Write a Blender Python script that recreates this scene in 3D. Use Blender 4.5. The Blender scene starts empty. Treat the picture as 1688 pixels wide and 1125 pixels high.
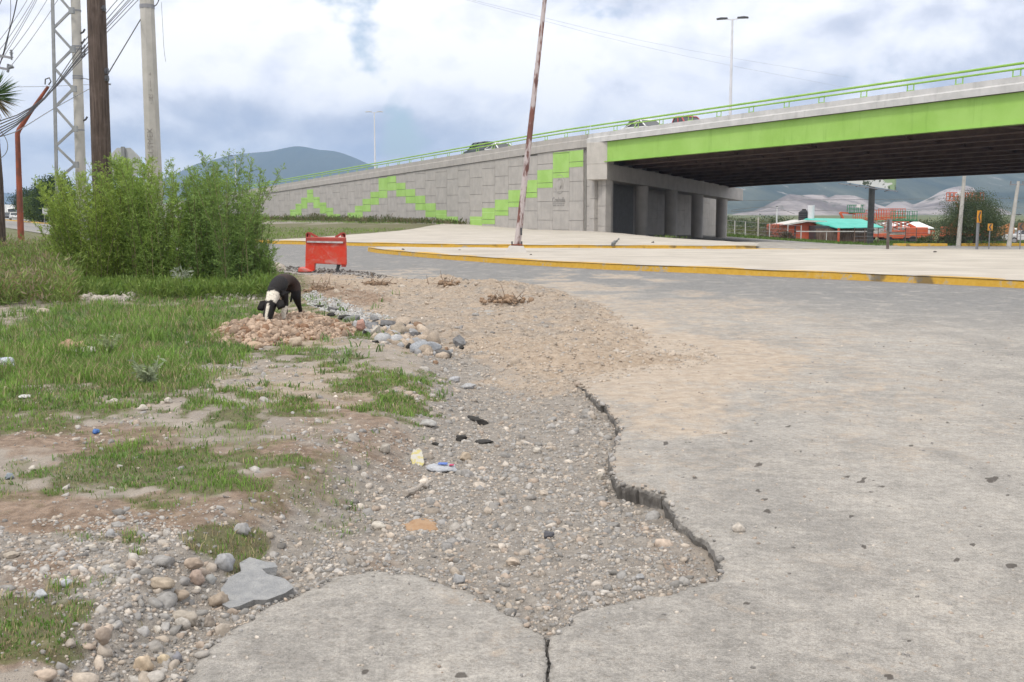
import bpy, bmesh, math, random
import numpy as np
from mathutils import Vector, Matrix
rad = math.radians
SC = bpy.context.scene
COL = SC.collection
random.seed(7)
RNG = np.random.default_rng(11)

# ------------------------------------------------------------------ camera, world, sun, exposure
F = 1750.0                      # focal length in pixels of the 1688 px wide photograph
PITCH = math.atan(212.5 / F)
CAMH = 1.6
cam_d = bpy.data.cameras.new('camera'); cam = bpy.data.objects.new('camera', cam_d); COL.objects.link(cam)
cam.location = (0, 0, CAMH); cam.rotation_euler = (math.pi / 2 - PITCH, 0, 0)
cam_d.sensor_width = 36; cam_d.lens = F / 1688 * 36
cam_d.clip_start = 0.1; cam_d.clip_end = 60000
SC.camera = cam
SC.view_settings.view_transform = 'Standard'; SC.view_settings.look = 'None'
SC.view_settings.gamma = 1.0; SC.view_settings.use_curve_mapping = False
SC.view_settings.exposure = 0.5
SUN_EL, SUN_AZ = rad(58), rad(215)      # azimuth measured clockwise from +Y: behind and left of the camera
sun_d = bpy.data.lights.new('sun', 'SUN'); sun = bpy.data.objects.new('sun', sun_d); COL.objects.link(sun)
sun_d.energy = 1.5; sun_d.angle = rad(10); sun_d.color = (1, 0.95, 0.88)
sdir = Vector((math.sin(SUN_AZ) * math.cos(SUN_EL), math.cos(SUN_AZ) * math.cos(SUN_EL), math.sin(SUN_EL)))
sun.rotation_euler = sdir.to_track_quat('Z', 'Y').to_euler(); sun.location = (0, 0, 400)

def build_world():
    w = bpy.data.worlds.new('World'); SC.world = w; w.use_nodes = True
    nt = w.node_tree; N = nt.nodes; L = nt.links; N.clear()
    out = N.new('ShaderNodeOutputWorld')
    sky = N.new('ShaderNodeTexSky'); sky.sky_type = 'NISHITA'; sky.sun_disc = False
    sky.sun_elevation = SUN_EL; sky.sun_rotation = SUN_AZ
    b1 = N.new('ShaderNodeBackground'); b1.inputs[1].default_value = 0.1; L.new(sky.outputs[0], b1.inputs[0])
    tc = N.new('ShaderNodeTexCoord')
    def math_(op, a, b=None, c=None, clamp=False):
        n = N.new('ShaderNodeMath'); n.operation = op; n.use_clamp = clamp
        for i, v in enumerate((a, b, c)):
            if v is None: continue
            if isinstance(v, (int, float)): n.inputs[i].default_value = v
            else: L.new(v, n.inputs[i])
        return n.outputs[0]
    def vec(op, a, b):
        n = N.new('ShaderNodeVectorMath'); n.operation = op
        for i, v in enumerate((a, b)):
            if isinstance(v, tuple): n.inputs[i].default_value = v
            else: L.new(v, n.inputs[i])
        return n
    def noise(v, sc, det=7, rough=.55, dist=0.0):
        n = N.new('ShaderNodeTexNoise'); n.inputs['Scale'].default_value = sc; n.inputs['Detail'].default_value = det
        n.inputs['Roughness'].default_value = rough; n.inputs['Distortion'].default_value = dist
        L.new(v, n.inputs['Vector']); return n.outputs[0]
    d = tc.outputs['Generated']
    sep = N.new('ShaderNodeSeparateXYZ'); L.new(d, sep.inputs[0])
    X, Z = sep.outputs[0], sep.outputs[2]
    st = vec('MULTIPLY', d, (1.0, 1.0, 1.55)).outputs[0]
    st = vec('ADD', st, (3.1, 1.7, .42)).outputs[0]
    n1 = noise(st, 4.6, 12, .54, .2)
    stu = vec('ADD', st, (-.012, 0, .028)).outputs[0]
    n1u = noise(stu, 4.6, 12, .54, .2)
    big = noise(st, 1.9, 3, .5)
    fine = noise(st, 17, 7, .6)
    # how open the cloud deck is: a little blue shows ahead, solid grey to the left
    def bump(cx, cz, sx, sz, a):
        e = math_('ADD', math_('POWER', math_('DIVIDE', math_('SUBTRACT', X, cx), sx), 2.0), math_('POWER', math_('DIVIDE', math_('SUBTRACT', Z, cz), sz), 2.0))
        return math_('MULTIPLY', math_('POWER', 2.718, math_('MULTIPLY', e, -1.0)), a)
    gap = bump(-.135, .185, .05, .03, .21)
    for a in ((-.14, .135, .03, .03, .15), (-.105, .09, .03, .05, .22), (.05, .19, .05, .03, .12), (-.02, .12, .05, .03, .08)):
        gap = math_('ADD', gap, bump(*a))
    dens = math_('SUBTRACT', math_('ADD', n1, .142), gap)
    mask = N.new('ShaderNodeMapRange'); mask.interpolation_type = 'SMOOTHSTEP'
    L.new(dens, mask.inputs[0]); mask.inputs[1].default_value = .41; mask.inputs[2].default_value = .49
    # shade of the clouds: lit tops, grey bases, heavier to the left and low down
    sh = math_('MULTIPLY', math_('SUBTRACT', n1, n1u), 4.3)
    sh = math_('ADD', sh, math_('MULTIPLY', math_('SUBTRACT', big, .5), 1.0))
    sh = math_('ADD', sh, math_('MULTIPLY', math_('SUBTRACT', fine, .5), .30))
    b = bump(-.10, .16, .22, .10, .40)
    for a in ((.02, .12, .08, .05, .30), (-.30, .07, .17, .035, -.42), (-.17, .08, .07, .022, -.28), (.24, .10, .10, .03, -.12),
              (.30, .13, .06, .02, .2), (-.45, .16, .12, .08, .05), (.45, .11, .08, .05, -.3), (-.32, .035, .1, .012, .25), (0, 1.0, 1.2, .55, .55)):
        b = math_('ADD', b, bump(*a))
    sh = math_('ADD', math_('ADD', sh, b), .60, clamp=True)
    ramp = N.new('ShaderNodeValToRGB'); L.new(sh, ramp.inputs[0])
    r = ramp.color_ramp; r.elements[0].position = 0; r.elements[0].color = (.42, .46, .57, 1)
    r.elements[1].position = 1; r.elements[1].color = (.98, .96, .945, 1)
    e = r.elements.new(.35); e.color = (.60, .62, .70, 1)
    e = r.elements.new(.62); e.color = (.80, .805, .86, 1)
    b2 = N.new('ShaderNodeBackground'); b2.inputs[1].default_value = 1.0; L.new(ramp.outputs[0], b2.inputs[0])
    mx = N.new('ShaderNodeMixShader'); L.new(mask.outputs[0], mx.inputs[0]); L.new(b1.outputs[0], mx.inputs[1]); L.new(b2.outputs[0], mx.inputs[2])
    L.new(mx.outputs[0], out.inputs[0])
build_world()

# ------------------------------------------------------------------ tracing helpers: photograph pixel -> point on the ground or at a distance
cp, sp_ = math.cos(PITCH), math.sin(PITCH)
FW = np.array((0, cp, -sp_)); UP = np.array((0, sp_, cp)); RT = np.array((1.0, 0, 0)); CP = np.array((0, 0, CAMH))
def ray(px, py): return FW + RT * ((px - 844) / F) - UP * ((py - 562.5) / F)
def G(px, py, z=0.0):
    d = ray(px, py); t = (z - CAMH) / d[2]; return CP + d * t
def P(px, py, Y):
    d = ray(px, py); return CP + d * (Y / d[1])
def proj(X, Y, Z):
    dz = Z - CAMH
    dep = Y * cp - dz * sp_; u = Y * sp_ + dz * cp
    dep = np.maximum(dep, 1e-3)
    return 844 + F * X / dep, 562.5 - F * u / dep

def sm(a, b, x):
    t = np.clip((np.asarray(x, float) - a) / (b - a), 0, 1); return t * t * (3 - 2 * t)

# noise on arrays
def _hash(ix, iy, seed):
    h = (ix.astype(np.int64) * 374761393 + iy.astype(np.int64) * 668265263 + seed * 974711) & 0x7fffffff
    h = ((h ^ (h >> 13)) * 1274126177) & 0x7fffffff
    return ((h ^ (h >> 16)) & 0xffff) / 65535.0
def vnoise(x, y, seed=0):
    ix = np.floor(x); iy = np.floor(y); fx = x - ix; fy = y - iy
    fx = fx * fx * fx * (fx * (fx * 6 - 15) + 10); fy = fy * fy * fy * (fy * (fy * 6 - 15) + 10)
    a = _hash(ix, iy, seed); b = _hash(ix + 1, iy, seed); c = _hash(ix, iy + 1, seed); d = _hash(ix + 1, iy + 1, seed)
    return (a * (1 - fx) + b * fx) * (1 - fy) + (c * (1 - fx) + d * fx) * fy
def fbm(x, y, sc=1.0, oc=5, seed=0, gain=.5):
    t = 0; a = 1; s = 0
    for k in range(oc):
        t = t + a * vnoise(x * sc + 17.3 * k, y * sc - 9.1 * k, seed + k); s += a; a *= gain; sc *= 2.03
    return t / s - .5

# ------------------------------------------------------------------ terrain of the place
ED = np.array((.4902, -.8716)); NL = np.array((.8716, .4902)); WB = np.array((6.02, 80.97))   # overpass: direction, sideways, corner of the wall
def zt(X, Y):
    X = np.asarray(X, float); Y = np.asarray(Y, float)
    fall = -np.minimum(2.0, .06 * np.maximum(0, X - 6)) * sm(42, 85, Y)
    s = (X - WB[0]) * ED[0] + (Y - WB[1]) * ED[1]; l = X * NL[0] + Y * NL[1]
    rise = .36 * sm(-6, -26, s) * sm(24, 40, l) * (1 - sm(60, 90, l))
    return fall + rise
def seg_dist(X, Y, pts, closed=True):
    n = len(pts); best = np.full(X.shape, 1e9)
    for i in range(n if closed else n - 1):
        x0, y0 = pts[i]; x1, y1 = pts[(i + 1) % n]
        dx, dy = x1 - x0, y1 - y0; q = dx * dx + dy * dy + 1e-12
        t = np.clip(((X - x0) * dx + (Y - y0) * dy) / q, 0, 1)
        best = np.minimum(best, (X - x0 - t * dx) ** 2 + (Y - y0 - t * dy) ** 2)
    return np.sqrt(best)
def inside(X, Y, pts):
    r = np.zeros(X.shape, bool); n = len(pts)
    for i in range(n):
        x0, y0 = pts[i]; x1, y1 = pts[(i + 1) % n]
        if y0 == y1: continue
        c = ((y0 > Y) != (y1 > Y)) & (X < (x1 - x0) * (Y - y0) / (y1 - y0) + x0); r ^= c
    return r
def sdf(X, Y, pts):
    d = seg_dist(X, Y, pts); return np.where(inside(X, Y, pts), -d, d)

EDGE_PX = [(240, 1190), (285, 1140), (330, 1085), (370, 1040), (430, 1005), (480, 985), (520, 962), (560, 948), (600, 941), (640, 938), (690, 945),
           (735, 962), (790, 985), (835, 1008), (860, 1025), (893, 1048), (902, 1056), (912, 1047), (935, 1022), (960, 1005), (1010, 995), (1060, 985), (1110, 976),
           (1150, 965), (1178, 948), (1190, 930), (1178, 908), (1165, 893), (1140, 875), (1112, 852), (1100, 828), (1093, 815), (1060, 803), (1020, 797),
           (1010, 785), (1004, 760), (1010, 735), (1025, 712), (1012, 690), (1000, 672), (985, 660), (960, 640), (930, 615), (905, 590), (870, 560),
           (830, 540), (760, 520), (700, 500), (640, 480), (580, 465), (520, 455), (470, 449)]
_e = [tuple(G(x, y)[:2]) for x, y in EDGE_PX]
VERGE = _e + [(-8.2, 32.5), (-34, 78.0), (-300, 551), (-4000, 7100), (-9000, 7100), (-9000, -60), (-1.6, -60)]
_wx, _wy = 1.0, 1.0
def road_sdf(X, Y):
    """signed distance to the unpaved side: below 0 on the verge, above 0 on the asphalt"""
    k = np.clip(Y / 6, .4, 2.0)
    Xn = X + .05 * k * fbm(X, Y, 3.0, 4, 5) + .07 * fbm(X, Y, 11, 4, 8); Yn = Y + .05 * k * fbm(X, Y, 3.0, 4, 6) + .07 * fbm(X, Y, 11, 4, 9)
    return sdf(Xn, Yn, VERGE)
def ell(px, py, blobs):
    m = np.zeros(px.shape)
    for cx, cy, rx, ry, a in blobs:
        m = np.maximum(m, a * np.clip(1.35 - ((px - cx) / rx) ** 2 - ((py - cy) / ry) ** 2, 0, 1) ** .8)
    return np.clip(m, 0, 1)
GRASS_PX = [(120, 600, 230, 100, 1), (330, 555, 130, 75, 1), (50, 690, 150, 50, .9), (250, 655, 120, 38, .75), (250, 530, 330, 45, .9), (40, 450, 130, 70, 1),
            (420, 490, 60, 45, .8), (545, 530, 70, 16, .75), (640, 555, 60, 10, .3), (500, 500, 40, 25, .6),
            (280, 800, 170, 45, .95), (330, 815, 120, 38, 1), (160, 800, 110, 35, .8), (440, 785, 75, 20, .85), (110, 835, 90, 18, .5),
            (390, 708, 40, 13, .85), (500, 697, 75, 17, .85), (290, 690, 110, 18, .6), (400, 668, 55, 12, .6), (650, 688, 72, 20, .95), (610, 640, 90, 28, .7), (700, 640, 40, 30, .5),
            (510, 605, 110, 22, .7), (610, 567, 45, 9, .85), (420, 625, 60, 14, .5), (660, 600, 60, 14, .3),
            (70, 1055, 95, 55, .9), (120, 1000, 80, 22, .6), (380, 905, 65, 25, .75), (225, 930, 35, 24, .6), (130, 912, 60, 18, .5), (20, 1100, 70, 30, .8), (270, 860, 100, 14, .45),
            (232, 1035, 12, 8, .5), (20, 760, 60, 12, .4)]
BARE_PX = [(190, 495, 50, 13, 1), (65, 515, 30, 9, .8), (300, 478, 40, 8, .7), (390, 495, 40, 9, .6), (20, 530, 40, 16, .6), (400, 640, 70, 26, .8), (70, 735, 80, 14, .6), (150, 715, 60, 12, .5), (100, 655, 60, 10, .5), (250, 690, 60, 8, .4)]
TAN_PX = [(800, 520, 330, 75, 1), (1000, 590, 170, 60, 1), (470, 555, 130, 35, .9), (600, 470, 130, 25, .8), (880, 640, 130, 60, .55), (560, 660, 190, 50, .5), (470, 640, 160, 30, .5), (1110, 600, 190, 65, .9), (690, 800, 60, 20, .4)]
SOIL_PX = [(60, 870, 160, 40, .9), (250, 875, 180, 30, .9), (150, 745, 190, 35, .8), (560, 700, 160, 40, .5), (500, 790, 120, 60, .55), (380, 760, 160, 20, .7), (610, 745, 90, 50, .5), (60, 960, 80, 50, .6), (650, 890, 40, 20, .5), (30, 1110, 120, 40, .7), (520, 480, 60, 25, .6), (560, 500, 90, 18, .7), (430, 840, 70, 35, .7), (1090, 900, 100, 60, .35), (690, 865, 30, 12, .0)]
GRAVEL_PX = [(800, 850, 330, 150, 1), (640, 900, 260, 100, 1), (300, 960, 330, 90, 1), (200, 1060, 250, 90, 1), (860, 980, 200, 90, 1), (820, 700, 160, 80, .8), (950, 720, 90, 90, .8), (740, 620, 60, 60, .8), (1080, 930, 110, 60, .75),
             (560, 530, 90, 18, .5), (650, 560, 110, 25, .6), (190, 495, 50, 13, .9), (320, 485, 60, 12, .6), (400, 500, 40, 10, .6), (410, 625, 80, 30, .5), (560, 790, 120, 80, .55), (100, 930, 150, 40, .6), (180, 730, 160, 20, .4), (560, 745, 100, 30, .4), (800, 520, 330, 60, .35), (330, 650, 60, 20, .3)]
def masks(X, Y):
    px, py = proj(X, Y, np.zeros_like(X))
    w = np.clip(Y / 5, .6, 4)
    px = px + 45 * fbm(X, Y, 3.2, 5, 21) * 2; py = py + 30 / w * fbm(X, Y, 3.2, 5, 22) * 2
    nz = fbm(X, Y, 6, 5, 23)
    gl = ell(px, py, GRASS_PX); big = fbm(X, Y, .9, 4, 24)
    g = np.clip(gl * 1.12 - .9 * ell(px, py, BARE_PX) + 1.6 * nz + .9 * big - .14, 0, 1) * np.maximum(sm(0, .3, gl), .55 * sm(760, 560, px + 60 * big) * sm(940, 860, py) * sm(440, 470, py) * sm(.05, .25, big + .5 * nz))
    g = np.maximum(g, .42 * sm(740, 520, px + 80 * big) * sm(930, 840, py) * sm(-.12, .12, nz + .6 * big))
    far = sm(17, 24, Y); g = np.where((X < -4), np.maximum(g, far * np.clip(.8 + nz, 0, 1)), g)
    tan = np.clip(ell(px, py, TAN_PX) + .9 * nz, 0, 1)
    soil = np.clip(ell(px, py, SOIL_PX) + .9 * fbm(X, Y, 4, 5, 29), 0, 1)
    grv = np.clip(ell(px, py, GRAVEL_PX) + .7 * fbm(X, Y, 5, 4, 33), 0, 1) * (1 - .8 * g)
    return g, tan, soil, grv
MOUND_PX = [(470, 562, 110, 24, .26), (400, 570, 60, 20, .17), (545, 560, 70, 20, .20), (365, 575, 30, 12, .08)]
HEAP_PX = [(800, 480, 90, 16, .14), (735, 468, 25, 10, .12), (870, 490, 60, 14, .10), (950, 515, 70, 20, .08), (640, 505, 60, 20, .06), (560, 490, 60, 14, .1), (1000, 550, 120, 14, .05), (850, 590, 140, 14, .07), (980, 600, 130, 10, .05), (700, 545, 80, 18, .08), (1120, 590, 60, 8, .02)]
DIRT_PX = [(470, 452), (560, 449), (700, 458), (850, 473), (960, 487), (1020, 505), (1070, 530), (1110, 552), (1180, 570), (1240, 592), (1180, 612), (1100, 618), (1020, 640), (985, 662), (930, 660), (860, 640), (760, 600), (640, 560), (540, 520), (480, 480)]
DIRT = [tuple(G(x, y)[:2]) for x, y in DIRT_PX]
def gheight(X, Y, rs):
    px, py = proj(X, Y, np.zeros_like(X))
    pj = px + 40 * fbm(X, Y, 1.5, 4, 41); pk = py + 14 * fbm(X, Y, 1.5, 4, 42)
    near = 1 - sm(30, 45, Y)
    h = -.075 + .03 * fbm(X, Y, 1.1, 4, 43) + .035 * fbm(X, Y, 6, 4, 44) * near + .012 * fbm(X, Y, 30, 3, 45) * near
    # verge bank stands higher than the scraped pit
    bank = sm(60, -110, px - np.interp(py, [440, 520, 600, 650, 700, 760, 820, 900, 1000, 1125], [450, 600, 730, 740, 720, 640, 560, 420, 300, 150]))
    h = h + .17 * bank + .06 * bank * fbm(X, Y, .8, 3, 46)
    dd = sdf(X + .25 * fbm(X, Y, 1.6, 5, 47), Y + .7 * fbm(X, Y, 1.6, 5, 48), DIRT)
    dirt = sm(.35, -1.1, dd)
    h = h + dirt * (.085 + .09 * (fbm(X, Y, 2.2, 5, 49)) + .06 * fbm(X, Y, 9, 4, 50))
    for cx, cy, rx, ry, a in HEAP_PX:
        k = np.exp(-((pj - cx) / rx) ** 2 - ((pk - cy) / ry) ** 2); h = h + a * k * (1 + 1.1 * fbm(X, Y, 7, 4, 51))
    # the base of the pit ramps up to the broken asphalt at its right end
    k = np.exp(-((px - 1080) / 75) ** 2 - ((py - 915) / 55) ** 2); h = h + .03 * k; k = np.exp(-((px - 1050) / 70) ** 2 - ((py - 815) / 40) ** 2); h = h - .055 * k
    paved = sm(.02, .5, rs) * (1 - dirt)
    h = np.where(rs > 0, np.minimum(h, -.03 - .25 * sm(.0, .4, rs) + dirt * 9), h)
    h = h * near + (1 - near) * np.where(rs > 0, -.3, -.02 + .05 * fbm(X, Y, .3, 3, 52))
    return h, dirt, bank

# ------------------------------------------------------------------ object helpers
def put(name, me, m=None, parent=None, loc=None):
    o = bpy.data.objects.new(name, me); COL.objects.link(o)
    if m is not None and len(me.materials) == 0: me.materials.append(m)
    if parent is not None: o.parent = parent
    if loc is not None: o.location = loc
    return o
def tag(o, label=None, cat=None, group=None, kind=None):
    if label: o['label'] = label
    if cat: o['category'] = cat
    if group: o['group'] = group
    if kind: o['kind'] = kind
    return o
def thing(name, label, cat, loc=(0, 0, 0), rz=0.0, group=None):
    o = bpy.data.objects.new(name, None); COL.objects.link(o); o.empty_display_size = .2
    o.location = loc; o.rotation_euler = (0, 0, rz)
    return tag(o, label, cat, group)
def copy_tree(o, parent=None):
    c = o.copy(); COL.objects.link(c)
    if parent is not None: c.parent = parent
    for ch in [x for x in KIDS.get(o.name, [])]: KIDS.setdefault(c.name, []).append(copy_tree(ch, c))
    return c
KIDS = {}
def mesh_np(name, V, Fc, smooth=False, attrs=None):
    """V (n,3); Fc either an (m,k) array or a list of arrays of different widths"""
    me = bpy.data.meshes.new(name); V = np.ascontiguousarray(V, np.float32)
    Fl = Fc if isinstance(Fc, list) else [Fc]
    Fl = [np.asarray(f, np.int32) for f in Fl if len(f)]
    loops = np.concatenate([f.ravel() for f in Fl]); tot = np.concatenate([np.full(len(f), f.shape[1], np.int32) for f in Fl])
    st = np.concatenate([[0], np.cumsum(tot)[:-1]]).astype(np.int32)
    me.vertices.add(len(V)); me.vertices.foreach_set('co', V.ravel())
    me.loops.add(len(loops)); me.loops.foreach_set('vertex_index', loops.astype(np.int32))
    me.polygons.add(len(tot)); me.polygons.foreach_set('loop_start', st)
    if smooth: me.polygons.foreach_set('use_smooth', np.ones(len(tot), bool))
    for k, a in (attrs or {}).items():
        if a.ndim == 2:
            at = me.attributes.new(k, 'FLOAT_COLOR', 'POINT'); c = np.ones((len(V), 4), np.float32); c[:, :3] = a; at.data.foreach_set('color', c.ravel())
        else:
            at = me.attributes.new(k, 'FLOAT', 'POINT'); at.data.foreach_set('value', np.ascontiguousarray(a, np.float32))
    me.update(calc_edges=True); me.validate(); return me

class MB:
    """collects shapes and links them as one mesh object"""
    def __init__(s): s.v = []; s.f = []; s.n = 0; s.c = []
    def add(s, V, Fs, col=None):
        V = np.asarray(V, float).reshape(-1, 3); s.v.append(V)
        s.f += [tuple(i + s.n for i in f) for f in Fs]; s.n += len(V)
        s.c.append(np.tile(np.asarray(col if col is not None else (1, 1, 1), float), (len(V), 1))); return s
    def hexa(s, c8, col=None):
        return s.add(c8, [(0, 3, 2, 1), (4, 5, 6, 7), (0, 1, 5, 4), (1, 2, 6, 5), (2, 3, 7, 6), (3, 0, 4, 7)], col)
    def box(s, c, sz, R=None, col=None):
        x, y, z = (q / 2 for q in sz)
        v = np.array([(-x, -y, -z), (x, -y, -z), (x, y, -z), (-x, y, -z), (-x, -y, z), (x, -y, z), (x, y, z), (-x, y, z)])
        if R is not None: v = v @ np.array(R).T
        return s.hexa(v + np.array(c), col)
    def bar(s, p0, p1, w, h=None, up=(0, 0, 1), col=None):
        p0 = np.array(p0, float); p1 = np.array(p1, float); d = p1 - p0; d /= np.linalg.norm(d) + 1e-12; h = h or w
        u = np.array(up, float)
        if abs(d @ u) > .99: u = np.array((0, 1.0, 0))
        sd = np.cross(d, u); sd /= np.linalg.norm(sd); u = np.cross(sd, d)
        q = [(-1, -1), (1, -1), (1, 1), (-1, 1)]
        return s.hexa([p0 + sd * a * w / 2 + u * b * h / 2 for a, b in q] + [p1 + sd * a * w / 2 + u * b * h / 2 for a, b in q], col)
    def tube(s, pts, r, n=8, caps=True, col=None):
        pts = [np.array(p, float) for p in pts]; m = len(pts); rs = r if hasattr(r, '__len__') else [r] * m
        V = []; pu = None
        for i, p in enumerate(pts):
            d = pts[min(i + 1, m - 1)] - pts[max(i - 1, 0)]; d = d / (np.linalg.norm(d) + 1e-12)
            if pu is None:
                pu = np.array((1.0, 0, 0)) if abs(d[0]) < .9 else np.array((0, 1.0, 0))
            a = pu - d * (pu @ d); a /= np.linalg.norm(a) + 1e-12; b = np.cross(d, a); pu = a
            V += [p + rs[i] * (a * math.cos(t) + b * math.sin(t)) for t in np.arange(n) * 2 * math.pi / n]
        Fs = [(i * n + j, i * n + (j + 1) % n, (i + 1) * n + (j + 1) % n, (i + 1) * n + j) for i in range(m - 1) for j in range(n)]
        if caps: Fs += [tuple(range(n - 1, -1, -1)), tuple((m - 1) * n + j for j in range(n))]
        return s.add(V, Fs, col)
    def cyl(s, p0, p1, r0, r1=None, n=14, col=None): return s.tube([p0, p1], [r0, r0 if r1 is None else r1], n, True, col)
    def prism(s, poly, a, b, axis='y', col=None):
        """polygon (u,v) extruded from a to b along an axis: y -> (u,t,v), z -> (u,v,t), x -> (t,u,v)"""
        m = len(poly); f = {'y': lambda u, v, t: (u, t, v), 'z': lambda u, v, t: (u, v, t), 'x': lambda u, v, t: (t, u, v)}[axis]
        V = [f(u, v, a) for u, v in poly] + [f(u, v, b) for u, v in poly]
        return s.add(V, [tuple(range(m)), tuple(range(2 * m - 1, m - 1, -1))] + [(i, m + i, m + (i + 1) % m, (i + 1) % m) for i in range(m)], col)
    def ball(s, c, r, n=10, m=7, col=None):
        r = np.array(r if hasattr(r, '__len__') else (r,) * 3); V = []; c = np.array(c, float)
        for i in range(m + 1):
            th = math.pi * i / m
            for j in range(n):
                ph = 2 * math.pi * j / n; V.append(c + r * np.array((math.sin(th) * math.cos(ph), math.sin(th) * math.sin(ph), math.cos(th))))
        return s.add(V, [(i * n + j, (i + 1) * n + j, (i + 1) * n + (j + 1) % n, i * n + (j + 1) % n) for i in range(m) for j in range(n)], col)
    def build(s, name, m=None, parent=None, loc=None, smooth=False, bevel=0, fix=True, col=False):
        me = bpy.data.meshes.new(name); me.from_pydata(np.concatenate(s.v).tolist(), [], s.f); me.update()
        if col:
            at = me.attributes.new('Col', 'FLOAT_COLOR', 'POINT'); c = np.ones((s.n, 4), np.float32); c[:, :3] = np.concatenate(s.c); at.data.foreach_set('color', c.ravel())
        if fix:
            bm = bmesh.new(); bm.from_mesh(me)
            bmesh.ops.dissolve_degenerate(bm, dist=1e-6, edges=bm.edges)
            bmesh.ops.recalc_face_normals(bm, faces=bm.faces); bm.to_mesh(me); bm.free()
        if smooth:
            me.polygons.foreach_set('use_smooth', np.ones(len(me.polygons), bool)); me.set_sharp_from_angle(angle=rad(40))
        o = put(name, me, m, parent, loc)
        if bevel:
            b = o.modifiers.new('edge', 'BEVEL'); b.width = bevel; b.segments = 2; b.limit_method = 'ANGLE'
        if parent is not None: KIDS.setdefault(parent.name, []).append(o)
        return o

# ------------------------------------------------------------------ materials
def lin(r, g, b):
    f = lambda c: c / 12.92 if c <= .04045 else ((c + .055) / 1.055) ** 2.4
    return tuple(f(x / 255) for x in (r, g, b))
class NT:
    def __init__(s, name):
        s.m = bpy.data.materials.new(name); s.m.use_nodes = True; s.nt = s.m.node_tree; s.N = s.nt.nodes; s.L = s.nt.links
        s.b = s.N['Principled BSDF']; s.geo = s.N.new('ShaderNodeNewGeometry'); s.tc = s.N.new('ShaderNodeTexCoord')
    def pos(s): return s.geo.outputs['Position']
    def obj(s): return s.tc.outputs['Object']
    def setin(s, n, i, v):
        if v is None: return
        if hasattr(v, 'is_linked') or isinstance(v, bpy.types.NodeSocket): s.L.new(v, n.inputs[i])
        elif isinstance(v, tuple) and len(v) == 3 and n.inputs[i].type == 'RGBA': n.inputs[i].default_value = (*v, 1)
        else: n.inputs[i].default_value = v
    def noise(s, v, sc, det=5, rough=.55, dist=0.0):
        n = s.N.new('ShaderNodeTexNoise'); s.L.new(v, n.inputs['Vector']); n.inputs['Scale'].default_value = sc; n.inputs['Detail'].default_value = det
        n.inputs['Roughness'].default_value = rough; n.inputs['Distortion'].default_value = dist; return n.outputs[0]
    def vor(s, v, sc, feat='F1', out='Distance', rnd=1.0):
        n = s.N.new('ShaderNodeTexVoronoi'); n.feature = feat; s.L.new(v, n.inputs['Vector']); n.inputs['Scale'].default_value = sc; n.inputs['Randomness'].default_value = rnd; return n.outputs[out]
    def scale(s, v, t):
        n = s.N.new('ShaderNodeVectorMath'); n.operation = 'MULTIPLY'; s.L.new(v, n.inputs[0]); n.inputs[1].default_value = t; return n.outputs[0]
    def mth(s, op, a, b=None, clamp=False):
        n = s.N.new('ShaderNodeMath'); n.operation = op; n.use_clamp = clamp; s.setin(n, 0, a); s.setin(n, 1, b); return n.outputs[0]
    def rng(s, v, a, b, c=0.0, d=1.0):
        n = s.N.new('ShaderNodeMapRange'); n.interpolation_type = 'SMOOTHSTEP'; s.L.new(v, n.inputs[0])
        for i, q in enumerate((a, b, c, d)): n.inputs[i + 1].default_value = q
        return n.outputs[0]
    def mix(s, f, a, b, mode='MIX'):
        n = s.N.new('ShaderNodeMix'); n.data_type = 'RGBA'; n.blend_type = mode
        s.setin(n, 0, f); s.setin(n, 6, a); s.setin(n, 7, b); return n.outputs[2]
    def attr(s, name, out='Fac'):
        n = s.N.new('ShaderNodeAttribute'); n.attribute_name = name; return n.outputs[out]
    def ramp(s, v, els):
        n = s.N.new('ShaderNodeValToRGB'); s.L.new(v, n.inputs[0]); r = n.color_ramp
        while len(r.elements) < len(els): r.elements.new(.5)
        for e, (p, c) in zip(r.elements, els): e.position = p; e.color = (*c, 1)
        return n.outputs[0]
    def bump(s, h, st=.5, dist=.02):
        n = s.N.new('ShaderNodeBump'); n.inputs['Strength'].default_value = st; n.inputs['Distance'].default_value = dist; s.L.new(h, n.inputs['Height']); s.L.new(n.outputs[0], s.b.inputs['Normal'])
    def done(s, col, rough=.85, metal=0.0, spec=None):
        s.setin(s.b, 'Base Color', col); s.setin(s.b, 'Roughness', rough); s.b.inputs['Metallic'].default_value = metal
        if spec is not None: s.b.inputs['Specular IOR Level'].default_value = spec
        return s.m
def simple(name, c1, c2=None, sc=4.0, rough=.7, bump=0.0, bsc=40, bd=.01, metal=0.0, stretch=None, lo=.35, hi=.65, obj=False, spec=None):
    t = NT(name); v = t.obj() if obj else t.pos()
    if stretch: v = t.scale(v, stretch)
    col = c1
    if c2: col = t.mix(t.rng(t.noise(v, sc, 7, .6), lo, hi), c1, c2)
    if bump: t.bump(t.noise(v, bsc, 5), bump, bd)
    return t.done(col, rough, metal, spec)
def colmat(name, rough=.8, vary=.25, sc=20, bump=0.0, bsc=60, bd=.004, spec=None, trans=0.0):
    t = NT(name); c = t.attr('Col', 'Color'); n = t.noise(t.pos(), sc, 4)
    c = t.mix(1.0, c, t.ramp(n, [(.3, (1 - vary,) * 3), (.7, (1 + vary,) * 3)]), 'MULTIPLY')
    if bump: t.bump(t.noise(t.pos(), bsc, 4), bump, bd)
    m = t.done(c, rough, 0, spec)
    if trans:
        tr = t.N.new('ShaderNodeBsdfTranslucent'); t.L.new(c, tr.inputs[0]); mx = t.N.new('ShaderNodeMixShader'); mx.inputs[0].default_value = trans
        o = t.N['Material Output']; t.L.new(t.b.outputs[0], mx.inputs[1]); t.L.new(tr.outputs[0], mx.inputs[2]); t.L.new(mx.outputs[0], o.inputs[0])
    return m
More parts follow.
